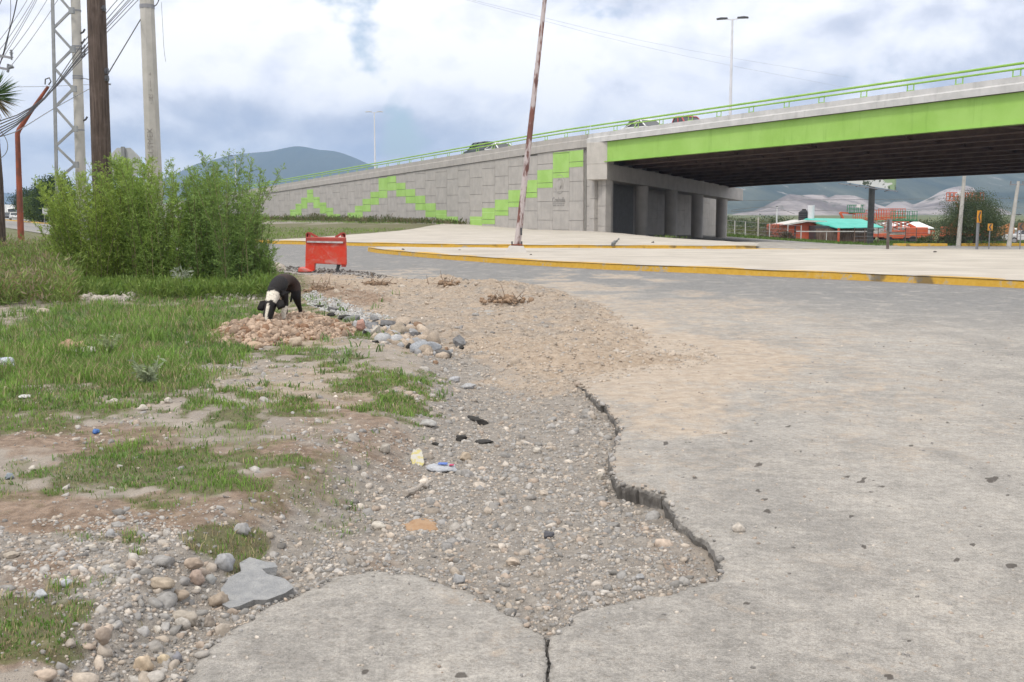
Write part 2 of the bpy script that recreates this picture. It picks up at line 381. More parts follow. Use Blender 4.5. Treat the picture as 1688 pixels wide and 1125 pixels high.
# ------------------------------------------------------------------ ground and road surface materials
def ground_mat():
    t = NT('earth'); v = t.pos()
    g, tan, soil, grv = (t.attr(k) for k in ('grs', 'tan', 'soil', 'grv'))
    n1 = t.noise(v, 2.1, 7, .62); n2 = t.noise(v, 14, 6, .65); n3 = t.noise(v, 90, 4, .65); n4 = t.noise(v, 320, 3, .6)
    base = t.mix(t.rng(n1, .35, .65), (.28, .245, .21), (.385, .34, .29))
    tanc = t.mix(t.rng(n2, .3, .7), (.315, .245, .18), (.475, .39, .305))
    soilc = t.mix(t.rng(n2, .35, .68), (.17, .115, .078), (.34, .25, .185))
    grvc = t.mix(t.rng(n2, .3, .7), (.215, .195, .172), (.35, .318, .28))
    c = t.mix(t.rng(tan, .1, .8), base, tanc)
    c = t.mix(t.rng(grv, .15, .7), c, grvc)
    c = t.mix(t.mth('MULTIPLY', t.rng(soil, .25, .8), .85), c, soilc)
    gc = t.mix(t.rng(n2, .3, .7), (.10, .085, .045), (.13, .15, .05))
    c = t.mix(t.mth('MULTIPLY', t.rng(g, .15, .75), .85), c, gc)
    far = t.attr('far'); fc = t.mix(t.rng(t.noise(v, .02, 8, .65), .35, .65), (.09, .12, .045), (.18, .18, .095))
    c = t.mix(far, c, fc)
    grain = t.mix(t.rng(n4, .25, .75), (.62, .61, .60), (1.32, 1.31, 1.30))
    c = t.mix(.9, c, grain, 'MULTIPLY')
    peb = t.vor(v, 75); pm = t.rng(peb, .12, .34, 1, 0); pc = t.vor(v, 75, out='Color')
    sel = t.N.new('ShaderNodeSeparateColor'); t.L.new(pc, sel.inputs[0])
    pcol = t.ramp(sel.outputs[0], [(0, (.13, .13, .14)), (.35, (.28, .27, .26)), (.6, (.40, .34, .27)), (.85, (.5, .46, .41)), (1, (.2, .2, .22))])
    pfac = t.mth('MULTIPLY', t.mth('MULTIPLY', pm, t.rng(sel.outputs[1], .45, .6)), t.mth('SUBTRACT', 1.0, t.mth('MAXIMUM', far, t.mth('MULTIPLY', g, .8)), True))
    c = t.mix(t.mth('MULTIPLY', pfac, .8), c, pcol)
    h = t.mth('ADD', t.mth('MULTIPLY', n2, .5), t.mth('ADD', t.mth('MULTIPLY', n3, .35), t.mth('ADD', t.mth('MULTIPLY', n4, .12), t.mth('MULTIPLY', pfac, .22))))
    t.bump(h, .75, .035)
    return t.done(c, .95, 0, .2)
def road_mat():
    t = NT('asphalt'); v = t.pos()
    dust, oil, worn, dark = t.attr('dust'), t.attr('oil'), t.attr('edge'), t.attr('dark')
    n1 = t.noise(v, .55, 6, .6); n2 = t.noise(v, 7, 7, .68, .3); n3 = t.noise(v, 60, 4, .7); n4 = t.noise(v, 260, 3, .7); n5 = t.noise(t.scale(v, (1, 1, 1)), 27, 4, .65)
    a = t.mix(t.rng(n1, .3, .7), (.25, .237, .218), (.34, .322, .294))
    a = t.mix(t.mth('MULTIPLY', t.rng(n2, .35, .7), .5), a, (.47, .44, .40))
    tr = t.noise(t.scale(v, (.9, .16, 1)), 1.6, 6, .6)                 # tyre-worn streaks along the lane
    a = t.mix(t.mth('MULTIPLY', t.rng(tr, .46, .70), .5), a, (.235, .225, .21))
    a = t.mix(t.mth('MULTIPLY', dark, .85), a, t.mix(t.rng(n2, .3, .7), (.150, .153, .156), (.218, .219, .219)))
    blot = t.noise(v, 1.9, 8, .7, .6); a = t.mix(t.mth('MULTIPLY', t.rng(blot, .52, .66), .4), a, (.46, .425, .375)); a = t.mix(t.mth('MULTIPLY', t.rng(blot, .36, .50, 1, 0), .30), a, (.20, .19, .175))
    m1 = t.noise(v, 24, 6, .75); m2 = t.noise(v, 95, 4, .7)
    a = t.mix(.8, a, t.ramp(m1, [(.32, (.70, .69, .67)), (.5, (1, 1, 1)), (.68, (1.26, 1.25, 1.23))]), 'MULTIPLY')
    a = t.mix(.8, a, t.ramp(m2, [(.32, (.66, .65, .64)), (.5, (1, 1, 1)), (.68, (1.3, 1.29, 1.27))]), 'MULTIPLY')
    d = t.mth('ADD', dust, t.mth('MULTIPLY', t.mth('SUBTRACT', t.noise(v, 3.1, 9, .72, 1.2), .5), 2.6), True)
    dc = t.mix(t.rng(n2, .3, .7), (.36, .285, .215), (.49, .41, .325))
    a = t.mix(t.rng(d, .2, 1.0, 0, .84), a, dc)
    a = t.mix(t.mth('MULTIPLY', t.rng(n5, .56, .72), t.rng(dust, .05, .4, .22, .6)), a, (.30, .22, .15))
    fleck = t.ramp(t.noise(v, 420, 2, .6), [(.25, (.48, .47, .46)), (.5, (1, 1, 1)), (.72, (1.5, 1.47, 1.42))])
    a = t.mix(.85, a, fleck, 'MULTIPLY')
    crumb = t.vor(v, 38); cs = t.N.new('ShaderNodeSeparateColor'); t.L.new(t.vor(v, 38, out='Color'), cs.inputs[0])
    cf = t.mth('MULTIPLY', t.rng(crumb, .06, .16, 1, 0), t.rng(cs.outputs[0], .72, .8))
    a = t.mix(t.mth('MULTIPLY', cf, .8), a, t.ramp(cs.outputs[1], [(0, (.10, .095, .09)), (.5, (.30, .24, .18)), (1, (.55, .5, .44))]))
    a = t.mix(t.rng(t.mth('ADD', worn, t.mth('MULTIPLY', t.mth('SUBTRACT', n2, .5), 1.6)), .25, .9), a, (.13, .122, .112))
    a = t.mix(t.rng(t.mth('ADD', oil, t.mth('MULTIPLY', t.mth('SUBTRACT', n5, .5), .9)), .30, .62, 0, .78), a, (.05, .04, .033))
    t.bump(t.mth('ADD', t.mth('MULTIPLY', n2, .5), t.mth('ADD', t.mth('MULTIPLY', n3, .3), t.mth('ADD', t.mth('MULTIPLY', n4, .28), t.mth('MULTIPLY', cf, .2)))), .7, .016)
    return t.done(a, .9, 0, .25)
MG, MR = ground_mat(), road_mat()

# ------------------------------------------------------------------ ground sheet (finer towards the kerb side, one sheet to the horizon)
def fan_rows():
    w = [2.0]
    while w[-1] < 26: w.append(w[-1] * 1.0042)
    while w[-1] < 170: w.append(w[-1] * 1.013)
    while w[-1] < 8300: w.append(w[-1] * 1.07)
    return np.array(w)
ROWS = fan_rows()
COLS = np.concatenate([np.linspace(-1.2, -.56, 26)[:-1], np.arange(-.56, .56, .00165), np.linspace(.56, 1.2, 26)])
def grid_faces(nr, nc):
    i = np.arange(nr - 1)[:, None] * nc + np.arange(nc - 1)[None, :]
    i = i.ravel(); return np.stack([i, i + 1, i + nc + 1, i + nc], 1)
def build_ground():
    W, U = np.meshgrid(ROWS, COLS, indexing='ij'); X = (W * U).ravel(); Y = (W - 1.5).ravel()
    px, py = proj(X, Y, np.zeros_like(X))
    rs = np.full(X.shape, 3.0); nearm = Y < 160
    rs[nearm] = road_sdf(X[nearm], Y[nearm])
    l = X * NL[0] + Y * NL[1]
    rs = np.where(~nearm, np.where(l < 9, -5, np.where(l < 17, 5, -5)), rs)
    h, dirt, bank = gheight(X, Y, rs)
    z = zt(X, Y) + h
    sb = (X - WB[0]) * ED[0] + (Y - WB[1]) * ED[1]
    median = (l > 16.3) & (Y > 40) & (sb < 13) & (X < -4)
    z = np.where(median & (rs > 0), zt(X, Y) + .10 + .04 * fbm(X, Y, .4, 3, 3) * sm(16.3, 18, l) - .25 * (1 - sm(16.3, 16.9, l)), z)
    beyond = sm(118, 135, Y) * (X > 8)
    z = np.where((X > 8) & (Y > 100), zt(X, Y) - .3 + beyond * .25, z)
    g, tan, soil, grv = masks(X, Y)
    mg = sm(16, 17, l) * median
    strip = np.clip(1 - np.abs((py - 372 - (px - 480) * .012 + 6 * fbm(X, Y, .3, 3, 5))) / 5, 0, 1) * (px < 720) * (px > 430)
    g = np.where(median, np.clip(1 + fbm(X, Y, .5, 5, 6) * 1.2 - strip * 1.5, 0, 1), g); grv = np.where(median, strip, grv)
    off = (rs > .3) & ~median; g = np.where(off, 0, g)
    tan = np.maximum(tan, dirt * np.clip(.85 + fbm(X, Y, 3, 4, 7), 0, 1)); g = g * (1 - .95 * dirt)
    far = sm(60, 130, Y) * np.where(X < -8, 1, (Y > 100))
    far = np.where(median, sm(200, 300, Y), far)
    me = mesh_np('ground', np.stack([X, Y, z], 1), grid_faces(len(ROWS), len(COLS)), True, {'grs': g, 'tan': tan, 'soil': soil, 'grv': grv, 'far': far})
    tag(put('ground', me, MG), kind='structure')
build_ground()

# lookup for anything laid on the ground
def hground(X, Y):
    X = np.atleast_1d(np.asarray(X, float)); Y = np.atleast_1d(np.asarray(Y, float))
    rs = road_sdf(X, Y); h, dirt, bank = gheight(X, Y, rs); zz = zt(X, Y) + h
    return np.where((rs > 0) & (h < .0), np.maximum(zz, ROADZ(X, Y)), zz)
def ROADZ(X, Y): return .012 * fbm(X, Y, .5, 3, 61) + .006 * fbm(X, Y, 3, 3, 62)
def hz(px, py):
    p = G(px, py); 
    for _ in range(3): p = G(px, py, float(hground(p[0], p[1])[0]))
    return p

OIL_PX = [(600, 1112, 11), (762, 1115, 14), (1232, 997, 11), (1668, 933, 14), (1605, 897, 10), (1640, 790, 9), (1265, 843, 9), (1258, 825, 9), (1250, 810, 7), (1295, 815, 6), (1252, 768, 8), (1455, 803, 8),
          (1420, 795, 8), (1425, 790, 8), (1395, 787, 8), (1403, 852, 7), (1145, 788, 8), (1280, 869, 6), (1424, 899, 9), (1540, 914, 5), (1576, 923, 7), (1240, 727, 7), (1300, 702, 6), (1500, 735, 6), (1100, 731, 7), (1500, 1056, 6), (615, 1008, 4), (606, 985, 4), (1465, 1115, 12), (1630, 792, 9), (1660, 818, 6), (1320, 745, 5), (1188, 740, 4), (1450, 745, 4), (1565, 697, 5)]
DUST_PX = [(1080, 600, 270, 62, .95), (1000, 560, 150, 60, 1), (1090, 690, 130, 28, .75), (1060, 650, 120, 40, .9), (1330, 640, 260, 60, .42), (1230, 560, 260, 50, .45), (1500, 700, 260, 80, .3), (1100, 505, 200, 22, .55), (950, 480, 140, 16, .7), (1400, 560, 300, 40, .28), (1100, 790, 200, 60, .28),
           (1150, 900, 500, 120, .1), (760, 970, 60, 40, .3), (840, 1060, 80, 50, .2), (600, 455, 120, 8, .6), (1480, 960, 260, 60, .14), (1200, 1000, 120, 30, .18), (1440, 1100, 160, 40, .16)]
def build_road():
    rows = ROWS[ROWS < 172]; cols = COLS[np.abs(COLS) < 1.21]
    cols = np.unique(np.concatenate([cols, np.arange(.018, .062, .0007)]))
    W, U = np.meshgrid(rows, cols, indexing='ij'); X = (W * U).ravel(); Y = (W - 1.5).ravel(); nr, nc = W.shape
    rs = road_sdf(X, Y)
    # crack between the two slabs in the foreground
    crack = [tuple(G(x, y)[:2]) for x, y in ((903, 1050), (901, 1075), (905, 1092), (902, 1115), (906, 1140), (900, 1180))]
    cd = seg_dist(X + .006 * fbm(X, Y, 40, 3, 71), Y, crack, False) - .006 - .006 * np.abs(fbm(X, Y, 30, 2, 72))
    e = np.minimum(rs, cd * 1.0)
    # snap grid points near the outline onto it
    step = W.ravel() * .0042
    eg = e.reshape(nr, nc); gx = np.gradient(eg, axis=1) / np.gradient(X.reshape(nr, nc), axis=1); gy = np.gradient(eg, axis=0) / np.gradient(Y.reshape(nr, nc), axis=0)
    gl = np.sqrt(gx ** 2 + gy ** 2) + 1e-6; near = (np.abs(eg) < step.reshape(nr, nc) * .55) & (gl > .3)
    X2 = X.reshape(nr, nc) - np.where(near, eg * gx / gl ** 2, 0); Y2 = Y.reshape(nr, nc) - np.where(near, eg * gy / gl ** 2, 0)
    ok = (eg > 0) | near
    l = X * NL[0] + Y * NL[1]
    keep = ok.ravel() & (l < 41) & ~((Y > 58) & (X > -9)) & ((X < 60))
    fc = grid_faces(nr, nc); fc = fc[keep[fc].all(1)]
    used = np.unique(fc); mp = np.full(len(X), -1); mp[used] = np.arange(len(used)); fc = mp[fc]
    x, y = X2.ravel()[used], Y2.ravel()[used]; es = e[used]
    z = ROADZ(x, y); z -= .012 * np.clip(1 - es / .05, 0, 1) ** 2 + .02 * sm(.10, .0, es) * np.clip(fbm(x, y, 9, 3, 73) + .2, 0, 1)
    px, py = proj(x, y, np.zeros_like(x))
    dust = ell(px + 200 * fbm(x, y, .8, 6, 74), py + 90 * fbm(x, y, .8, 6, 75), DUST_PX)
    dust = np.maximum(dust, .5 * np.exp(-np.maximum(es, 0) / .25) * (y > 6))
    oil = np.zeros(len(x)); fx = px + 14 * fbm(x, y, 14, 4, 76); fy = py + 6 * fbm(x, y, 14, 4, 77)
    for cx, cy, r in OIL_PX: oil = np.maximum(oil, 1.15 - ((fx - cx) / (r * .62)) ** 2 * .6 - ((fy - cy) / (r * .30)) ** 2 * .6 + 1.2 * fbm(x, y, 45, 3, 78))
    oil = np.clip(oil, 0, 1)
    kl = [tuple(G(a, b)[:2]) for a, b in ((2300, 505), (1688, 476), (1400, 462), (1200, 453), (1000, 445), (850, 436.5), (740, 428.5), (622, 417.5))] + [(-12, 53), (-60, 140)]
    kd = seg_dist(x, y, kl, False) + 2.5 * fbm(x, y, .35, 5, 79); dark = sm(11.5, 3.5, kd) * (1 - .8 * np.clip(dust, 0, 1))
    edge = np.exp(-np.maximum(es, 0) / .015) * .8
    # vertical broken faces along the outline
    ed = np.concatenate([fc[:, [0, 1]], fc[:, [1, 2]], fc[:, [2, 3]], fc[:, [3, 0]]]); key = np.sort(ed, 1); k = key[:, 0].astype(np.int64) * len(x) + key[:, 1]
    u, idx, cnt = np.unique(k, return_index=True, return_counts=True); be = ed[idx[cnt == 1]]
    be = be[(es[be] < .2).all(1) & (y[be] < 34).all(1)]
    bv = np.unique(be); n0 = len(x); V = [np.stack([x, y, z], 1)]; lay = {}
    prev = np.full(len(x), -1); prev[bv] = bv; F2 = []
    for j, (dz, inn) in enumerate(((-.016, -.008), (-.04, -.004), (-.075, .004), (-.13, .012))):
        cur = np.full(len(x), -1); cur[bv] = n0 + j * len(bv) + np.arange(len(bv))
        gxx, gyy = (gx / gl).ravel()[used][bv], (gy / gl).ravel()[used][bv]
        jit = .012 * fbm(x[bv], y[bv], 60, 2, 80 + j)
        V.append(np.stack([x[bv] + gxx * (inn + jit), y[bv] + gyy * (inn + jit), z[bv] + dz], 1))
        F2.append(np.stack([prev[be[:, 1]], prev[be[:, 0]], cur[be[:, 0]], cur[be[:, 1]]], 1)); prev = cur
    V = np.concatenate(V); m = 4 * len(bv); F2 = np.concatenate(F2)
    at = {'dark': np.concatenate([dark, np.zeros(m)]), 'dust': np.concatenate([dust, np.zeros(m)]), 'oil': np.concatenate([oil, np.zeros(m)]), 'edge': np.concatenate([edge, np.full(m, .75)])}
    me = mesh_np('road', V, np.concatenate([fc, F2]), True, at)
    sf = np.ones(len(me.polygons), bool); sf[len(fc):] = False; me.polygons.foreach_set('use_smooth', sf)
    tag(put('road', me, MR), kind='structure')
    # the carriageway running on past the bushes, and the side road under the overpass
    def strip(pts, name, zoff):
        V = []; Fq = []
        for i, (a, b) in enumerate(pts):
            for k in range(9):
                q = np.array(a) * (1 - k / 8) + np.array(b) * k / 8; V.append((q[0], q[1], float(zt(q[0], q[1])) + zoff))
        n = len(pts); Fq = [(i * 9 + k, i * 9 + k + 1, (i + 1) * 9 + k + 1, (i + 1) * 9 + k) for i in range(n - 1) for k in range(8)]
        z0 = np.zeros(len(V)); me = mesh_np(name, np.array(V), np.array(Fq), True, {'dust': z0 + .12, 'oil': z0, 'edge': z0, 'dark': z0 + .6}); tag(put(name, me, MR), kind='structure')
    pts = []
    for s in np.concatenate([np.arange(0, 300, 8), np.arange(300, 2600, 60)]):
        c = np.array((-50.0, 132.0)) + np.array((-ED[0], -ED[1])) * (s - 20)
        pts.append((c - NL * 9.6 * (1 if s < 100 else 1), c + NL * 1.2))
    strip(pts, 'far_road', .012)
    pts = []
    for Y in np.arange(39, 126, 2.0):
        x0 = np.interp(Y, [39, 44, 57, 68, 80, 100, 110, 126], [13, 13, 9.5, 7, 5, 7, 24, 60]); x1 = np.interp(Y, [39, 60, 126], [90, 120, 190])
        pts.append(((x0, Y), (x1, Y)))
    V = []; 
    for (a, b) in pts:
        for q in np.concatenate([np.linspace(0, .3, 24), np.linspace(.33, 1, 16)]): V.append((a[0] + (b[0] - a[0]) * q, a[1]))
    V = np.array(V); V = np.column_stack([V, zt(V[:, 0], V[:, 1]) - .05]); z0 = np.zeros(len(V))
    tag(put('side_road', mesh_np('side_road', V, grid_faces(len(pts), 40), True, {'dust': z0 + .1, 'oil': z0, 'edge': z0, 'dark': z0 + .8}), MR), kind='structure')
build_road()

# ------------------------------------------------------------------ traffic islands and kerbs
def concrete_mat(name, a, b, lines=True):
    t = NT(name); v = t.pos()
    n = t.noise(v, .5, 7, .62); n2 = t.noise(v, 5, 6, .65); n3 = t.noise(v, 70, 3, .6)
    st = t.noise(t.scale(v, (.25, 3.0, 1)), 1.4, 5, .6)
    c = t.mix(t.rng(n, .3, .7), a, b); c = t.mix(t.mth('MULTIPLY', t.rng(st, .50, .66), .5), c, tuple(q * .6 for q in a))
    c = t.mix(t.mth('MULTIPLY', t.rng(n2, .6, .75), .3), c, (.30, .25, .19))
    t.bump(t.mth('ADD', t.mth('MULTIPLY', n2, .5), t.mth('MULTIPLY', n3, .3)), .4, .02)
    return t.done(c, .9, 0, .25)
MC = concrete_mat('paving_concrete', (.42, .38, .325), (.52, .475, .41))
def paint_mat():
    t = NT('kerb_paint'); v = t.pos()
    n = t.noise(v, 1.7, 7, .65); n2 = t.noise(v, 9, 6, .7)
    c = t.mix(t.rng(n2, .3, .7), (.52, .30, .035), (.60, .37, .06))
    c = t.mix(t.rng(t.mth('ADD', t.mth('MULTIPLY', n, .6), t.mth('MULTIPLY', n2, .4)), .535, .63), c, (.36, .32, .26))
    c = t.mix(t.rng(t.noise(v, .6, 5, .6), .585, .66, 0, .75), c, (.10, .085, .06))
    t.bump(n2, .5, .02); return t.done(c, .75, 0, .3)
MK = paint_mat()
def island(name, poly, zo, step, m):
    poly = [tuple(p) for p in poly]; xs = [p[0] for p in poly]; ys = [p[1] for p in poly]
    gx = np.arange(min(xs) - step, max(xs) + step, step); gy = np.arange(min(ys) - step, max(ys) + step, step)
    Yg, Xg = np.meshgrid(gy, gx, indexing='ij'); d = sdf(Xg, Yg, poly)
    ax = np.gradient(d, step, axis=1); ay = np.gradient(d, step, axis=0); gl = np.sqrt(ax ** 2 + ay ** 2) + 1e-6
    near = np.abs(d) < step * .72; Xs = Xg - np.where(near, d * ax / gl ** 2, 0); Ys = Yg - np.where(near, d * ay / gl ** 2, 0)
    ok = ((d < 0) | near).ravel(); fc = grid_faces(*d.shape); fc = fc[ok[fc].all(1)]
    us = np.unique(fc); mp = np.full(d.size, -1); mp[us] = np.arange(len(us)); x, y = Xs.ravel()[us], Ys.ravel()[us]
    z = zt(x, y) + zo + .03 * fbm(x, y, .35, 3, 90) + .03 * sm(0, 3, -d.ravel()[us])
    tag(put(name, mesh_np(name, np.stack([x, y, z], 1), mp[fc], True), m), kind='structure')
def kerb(name, pts, w, h, m, side=1, drop=.3):
    pts = [np.array(p[:2], float) for p in pts]; dn = []
    for i in range(len(pts) - 1):
        n = max(1, int(np.linalg.norm(pts[i + 1] - pts[i]) / .8)); dn += [pts[i] + (pts[i + 1] - pts[i]) * k / n for k in range(n)]
    dn.append(pts[-1]); V = []; Fs = []
    prof = [(0, -drop), (.0, 0.0), (.02, h * .85), (.05, h), (w - .03, h), (w, h - .03), (w, -drop)]
    for i, p in enumerate(dn):
        d = dn[min(i + 1, len(dn) - 1)] - dn[max(i - 1, 0)]; d /= np.linalg.norm(d); nn = np.array((-d[1], d[0])) * side
        jz = .012 * math.sin(i * 1.7) + random.uniform(-.006, .006); jx = random.uniform(-.008, .008)
        for a, b in prof: q = p + nn * (a + jx); V.append((q[0], q[1], float(zt(q[0], q[1])) + b + (jz if b > 0 else 0)))
    k = len(prof)
    Fs = [(i * k + j, i * k + j + 1, (i + 1) * k + j + 1, (i + 1) * k + j) for i in range(len(dn) - 1) for j in range(k - 1)]
    mb = MB(); mb.add(V, Fs + [tuple(range(k)), tuple((len(dn) - 1) * k + j for j in range(k - 1, -1, -1))]); o = mb.build(name, m); tag(o, kind='structure')
KF = [G(x, y)[:2] for x, y in ((2300, 505), (1688, 476), (1550, 469), (1400, 462), (1200, 453), (1000, 445), (850, 436.5), (740, 428.5), (660, 421.5), (622, 417.5))]
TIP = [np.array((-5.75, 43.2)), np.array((-5.95, 43.9)), np.array((-5.3, 44.5))]
FARE = [(-1.0, 43.6), (6, 42.4), (12, 41.6), (21, 41.2), (34, 39)]
kerb('front_kerb', KF + TIP + [np.array(p) for p in FARE[:3]], .28, .17, MK, -1)
island('traffic_island', [p for p in KF] + TIP + [np.array(p) for p in FARE], .165, .5, MC)
FK = [(-12.2, 54.2), (-8, 51.2), (-2.8, 47.9), (2, 46.7), (6.7, 46.1), (10.5, 45.8)]
kerb('far_kerb', FK[::-1], .3, .17, MK, -1)
island('paved_apron', FK + [(11.6, 50), (11.2, 57), (9.2, 68), (8.2, 78), (6.4, 81.3), (-6.2, 103), (-9.0, 80), (-11.2, 61), (-12.6, 55)], .165, .6, MC)
MEDK = [np.array((-12.5, 54.6)) + np.array((-.4902, .8716)) * s for s in np.arange(0, 500, 6)]
kerb('median_kerb', MEDK, .3, .15, MK, -1)
RK = [(12, 104), (22, 107.5), (40, 114)]
RK2, RK3 = [(41, 114.3), (47, 115)], [(48.4, 115.2), (62, 116), (110, 117)]
kerb('roadside_kerb', RK2, .3, .24, MK, 1); kerb('roadside_kerb', RK3, .3, .24, MK, 1)

# ------------------------------------------------------------------ gravel and grass
def ico(sub):
    bm = bmesh.new(); bmesh.ops.create_icosphere(bm, subdivisions=sub, radius=1.0)
    v = np.array([x.co[:] for x in bm.verts]); f = np.array([[x.index for x in q.verts] for q in bm.faces]); bm.free(); return v, f
ICO1, ICO2, ICO3 = ico(1), ico(2), ico(3)
def chip(seed):                         # an angular broken stone: a ball with flats knocked off
    rng = np.random.default_rng(seed); v, f = ICO2[0].copy(), ICO2[1]
    for _ in range(11):
        d = rng.normal(0, 1, 3); d /= np.linalg.norm(d); k = v @ d - rng.uniform(.55, .82); v = v - np.maximum(k, 0)[:, None] * d
    return v * 1.2 * rng.uniform(.8, 1.2, (1, 3)), f
CHIPS = [chip(40 + i) for i in range(10)]
def rotmats(n, rng, tilt=.5):
    a = rng.uniform(0, 2 * np.pi, n); b = rng.normal(0, tilt, n); c = rng.normal(0, tilt, n)
    ca, sa, cb, sb, cc, sc = np.cos(a), np.sin(a), np.cos(b), np.sin(b), np.cos(c), np.sin(c)
    z = np.zeros(n); o = np.ones(n)
    Rz = np.stack([ca, -sa, z, sa, ca, z, z, z, o], 1).reshape(n, 3, 3); Rx = np.stack([o, z, z, z, cb, -sb, z, sb, cb], 1).reshape(n, 3, 3); Ry = np.stack([cc, z, sc, z, o, z, -sc, z, cc], 1).reshape(n, 3, 3)
    return Rz @ Rx @ Ry
STONE_COLS = np.array([(.29, .285, .28), (.36, .35, .335), (.42, .40, .375), (.225, .22, .21), (.45, .39, .325), (.50, .425, .345), (.56, .50, .43), (.42, .335, .265), (.315, .31, .30), (.47, .44, .40)])
def stones_mesh(X, Y, Zb, R, base, rng, cols, jit=.22, flat=(.45, .85)):
    if isinstance(base, list):
        w = rng.integers(0, len(base), len(X)); out = [stones_mesh(X[w == i], Y[w == i], Zb[w == i], R[w == i], base[i], rng, cols[w == i], jit, flat) for i in range(len(base))]
        o = np.cumsum([0] + [len(a[0]) for a in out[:-1]]); return np.concatenate([a[0] for a in out]), np.concatenate([a[1] + k for a, k in zip(out, o)]), np.concatenate([a[2] for a in out])
    v, f = base; n = len(X); nv = len(v)
    sc = np.stack([np.ones(n), rng.uniform(.6, 1, n), rng.uniform(*flat, n)], 1) * R[:, None]
    d = 1 + rng.uniform(-jit, jit, (n, nv))
    pts = v[None] * d[..., None] * sc[:, None, :]
    pts = np.einsum('nij,nkj->nki', rotmats(n, rng, .35), pts)
    pts += np.stack([X, Y, Zb + R * .18], 1)[:, None, :]
    F_ = (f[None] + (np.arange(n) * nv)[:, None, None]).reshape(-1, 3)
    c = np.repeat(cols, nv, 0)
    return pts.reshape(-1, 3), F_, c
def sample(n, y0, y1, seed, umax=.56):
    rng = np.random.default_rng(seed); w = np.exp(rng.uniform(math.log(y0 + 1.5), math.log(y1 + 1.5), n)); u = rng.uniform(-umax, umax, n)
    return w * u, w - 1.5, rng
MST = colmat('stone', .88, .22, 55, .5, 130, .004, .3)
def scatter_gravel():
    Vs, Fs, Cs, off = [], [], [], 0
    def addset(n, y0, y1, seed, r0, r1, base, thr, sig=.45, tanonly=False, jit=.22, cob=False):
        nonlocal off
        X, Y, rng = sample(n, y0, y1, seed); g, tan, soil, grv = masks(X, Y); rs = road_sdf(X, Y)
        dd = sm(.3, -.8, sdf(X, Y, DIRT))
        pr = np.clip(grv * 1.15 + .35 * dd * (1 if tanonly else .5) - .25 * soil, 0, 1) if not tanonly else np.clip(dd * .9 + .5 * tan, 0, 1)
        pr = np.where(rs > .02, np.where(dd > .5, pr, .028 if not tanonly else .03 * np.exp(-rs / 1.0)), pr + .03) * (1 - .85 * g)
        pr *= np.clip(.75 + 1.3 * fbm(X, Y, 2.2, 4, seed + 3), .05, 1.4)
        if cob: qx, qy = proj(X, Y, 0 * X); pr = pr * ell(qx, qy, [(300, 1000, 200, 70, 1), (180, 1080, 180, 50, 1), (120, 960, 140, 40, .4), (420, 920, 90, 40, .4)])
        k = rng.uniform(0, 1, n) < pr * thr; X, Y = X[k], Y[k]; tan, dd, rs = tan[k], dd[k], rs[k]; m = len(X)
        R = np.clip(np.exp(rng.normal(math.log(r0), sig, m)), r0 * .5, r1) * (1 + .03 * Y)
        R = np.where((rs > .02) & (dd < .5), np.minimum(R, .009 + .0006 * Y), R)
        z = hground(X, Y)
        c = STONE_COLS[rng.integers(0, len(STONE_COLS), m)] * np.clip(rng.normal(.86, .16, (m, 1)), .5, 1.25)
        tn = np.clip(dd + .6 * (tan > .6), 0, 1)[:, None] * (rng.uniform(0, 1, (m, 1)) < .8)
        c = c * (1 - .75 * tn) + np.array((.44, .355, .27)) * rng.uniform(.7, 1.2, (m, 1)) * .75 * tn
        c = c * .76 + np.array((.345, .31, .27)) * .24; v, f, cc = stones_mesh(X, Y, z - R * .2, R, base, rng, c, jit)
        Vs.append(v); Fs.append(f + off); Cs.append(cc); off += len(v)
    addset(230000, 1.6, 13, 101, .0058, .014, ICO1, .95, .5, jit=.34)
    addset(70000, 1.6, 14, 102, .0105, .030, ICO1, .65, .55, jit=.44)
    addset(5200, 1.7, 12, 103, .019, .040, CHIPS, .5, .4, jit=.05)
    addset(6500, 1.7, 7, 106, .025, .048, CHIPS, .6, .35, jit=.06, cob=True)
    addset(80000, 6, 30, 104, .009, .03, ICO1, .8, .55, True, jit=.34)
    addset(8000, 7, 30, 105, .019, .05, CHIPS, .35, .45, True, jit=.05)
    me = mesh_np('gravel', np.concatenate(Vs), np.concatenate(Fs), False, {'Col': np.concatenate(Cs)})
    tag(put('gravel', me, MST), 'loose grey and beige gravel filling the broken edge of the road', 'gravel', kind='stuff')
scatter_gravel()
MGR = colmat('grass_blade', .65, .18, 3, spec=.25, trans=.3)
def blades(X, Y, Z, H, Wd, rng, cols, lean=.45):
    n = len(X); a = rng.uniform(0, 2 * np.pi, n); b = a + np.pi / 2 + rng.normal(0, .5, n); ln = np.abs(rng.normal(lean, .25, n)) * H
    dx, dy = np.cos(b) * ln, np.sin(b) * ln; wx, wy = np.cos(a) * Wd / 2, np.sin(a) * Wd / 2
    p = np.empty((n, 5, 3))
    p[:, 0] = np.stack([X - wx, Y - wy, Z - .01], 1); p[:, 1] = np.stack([X + wx, Y + wy, Z - .01], 1)
    p[:, 2] = np.stack([X + wx * .8 + dx * .35, Y + wy * .8 + dy * .35, Z + H * .58], 1); p[:, 3] = np.stack([X - wx * .8 + dx * .35, Y - wy * .8 + dy * .35, Z + H * .58], 1)
    p[:, 4] = np.stack([X + dx, Y + dy, Z + H * .95], 1)
    i = (np.arange(n) * 5)[:, None]
    return p.reshape(-1, 3), (i + np.array([[0, 1, 2, 3]])), (i + np.array([[3, 2, 4]])), np.repeat(cols, 5, 0)
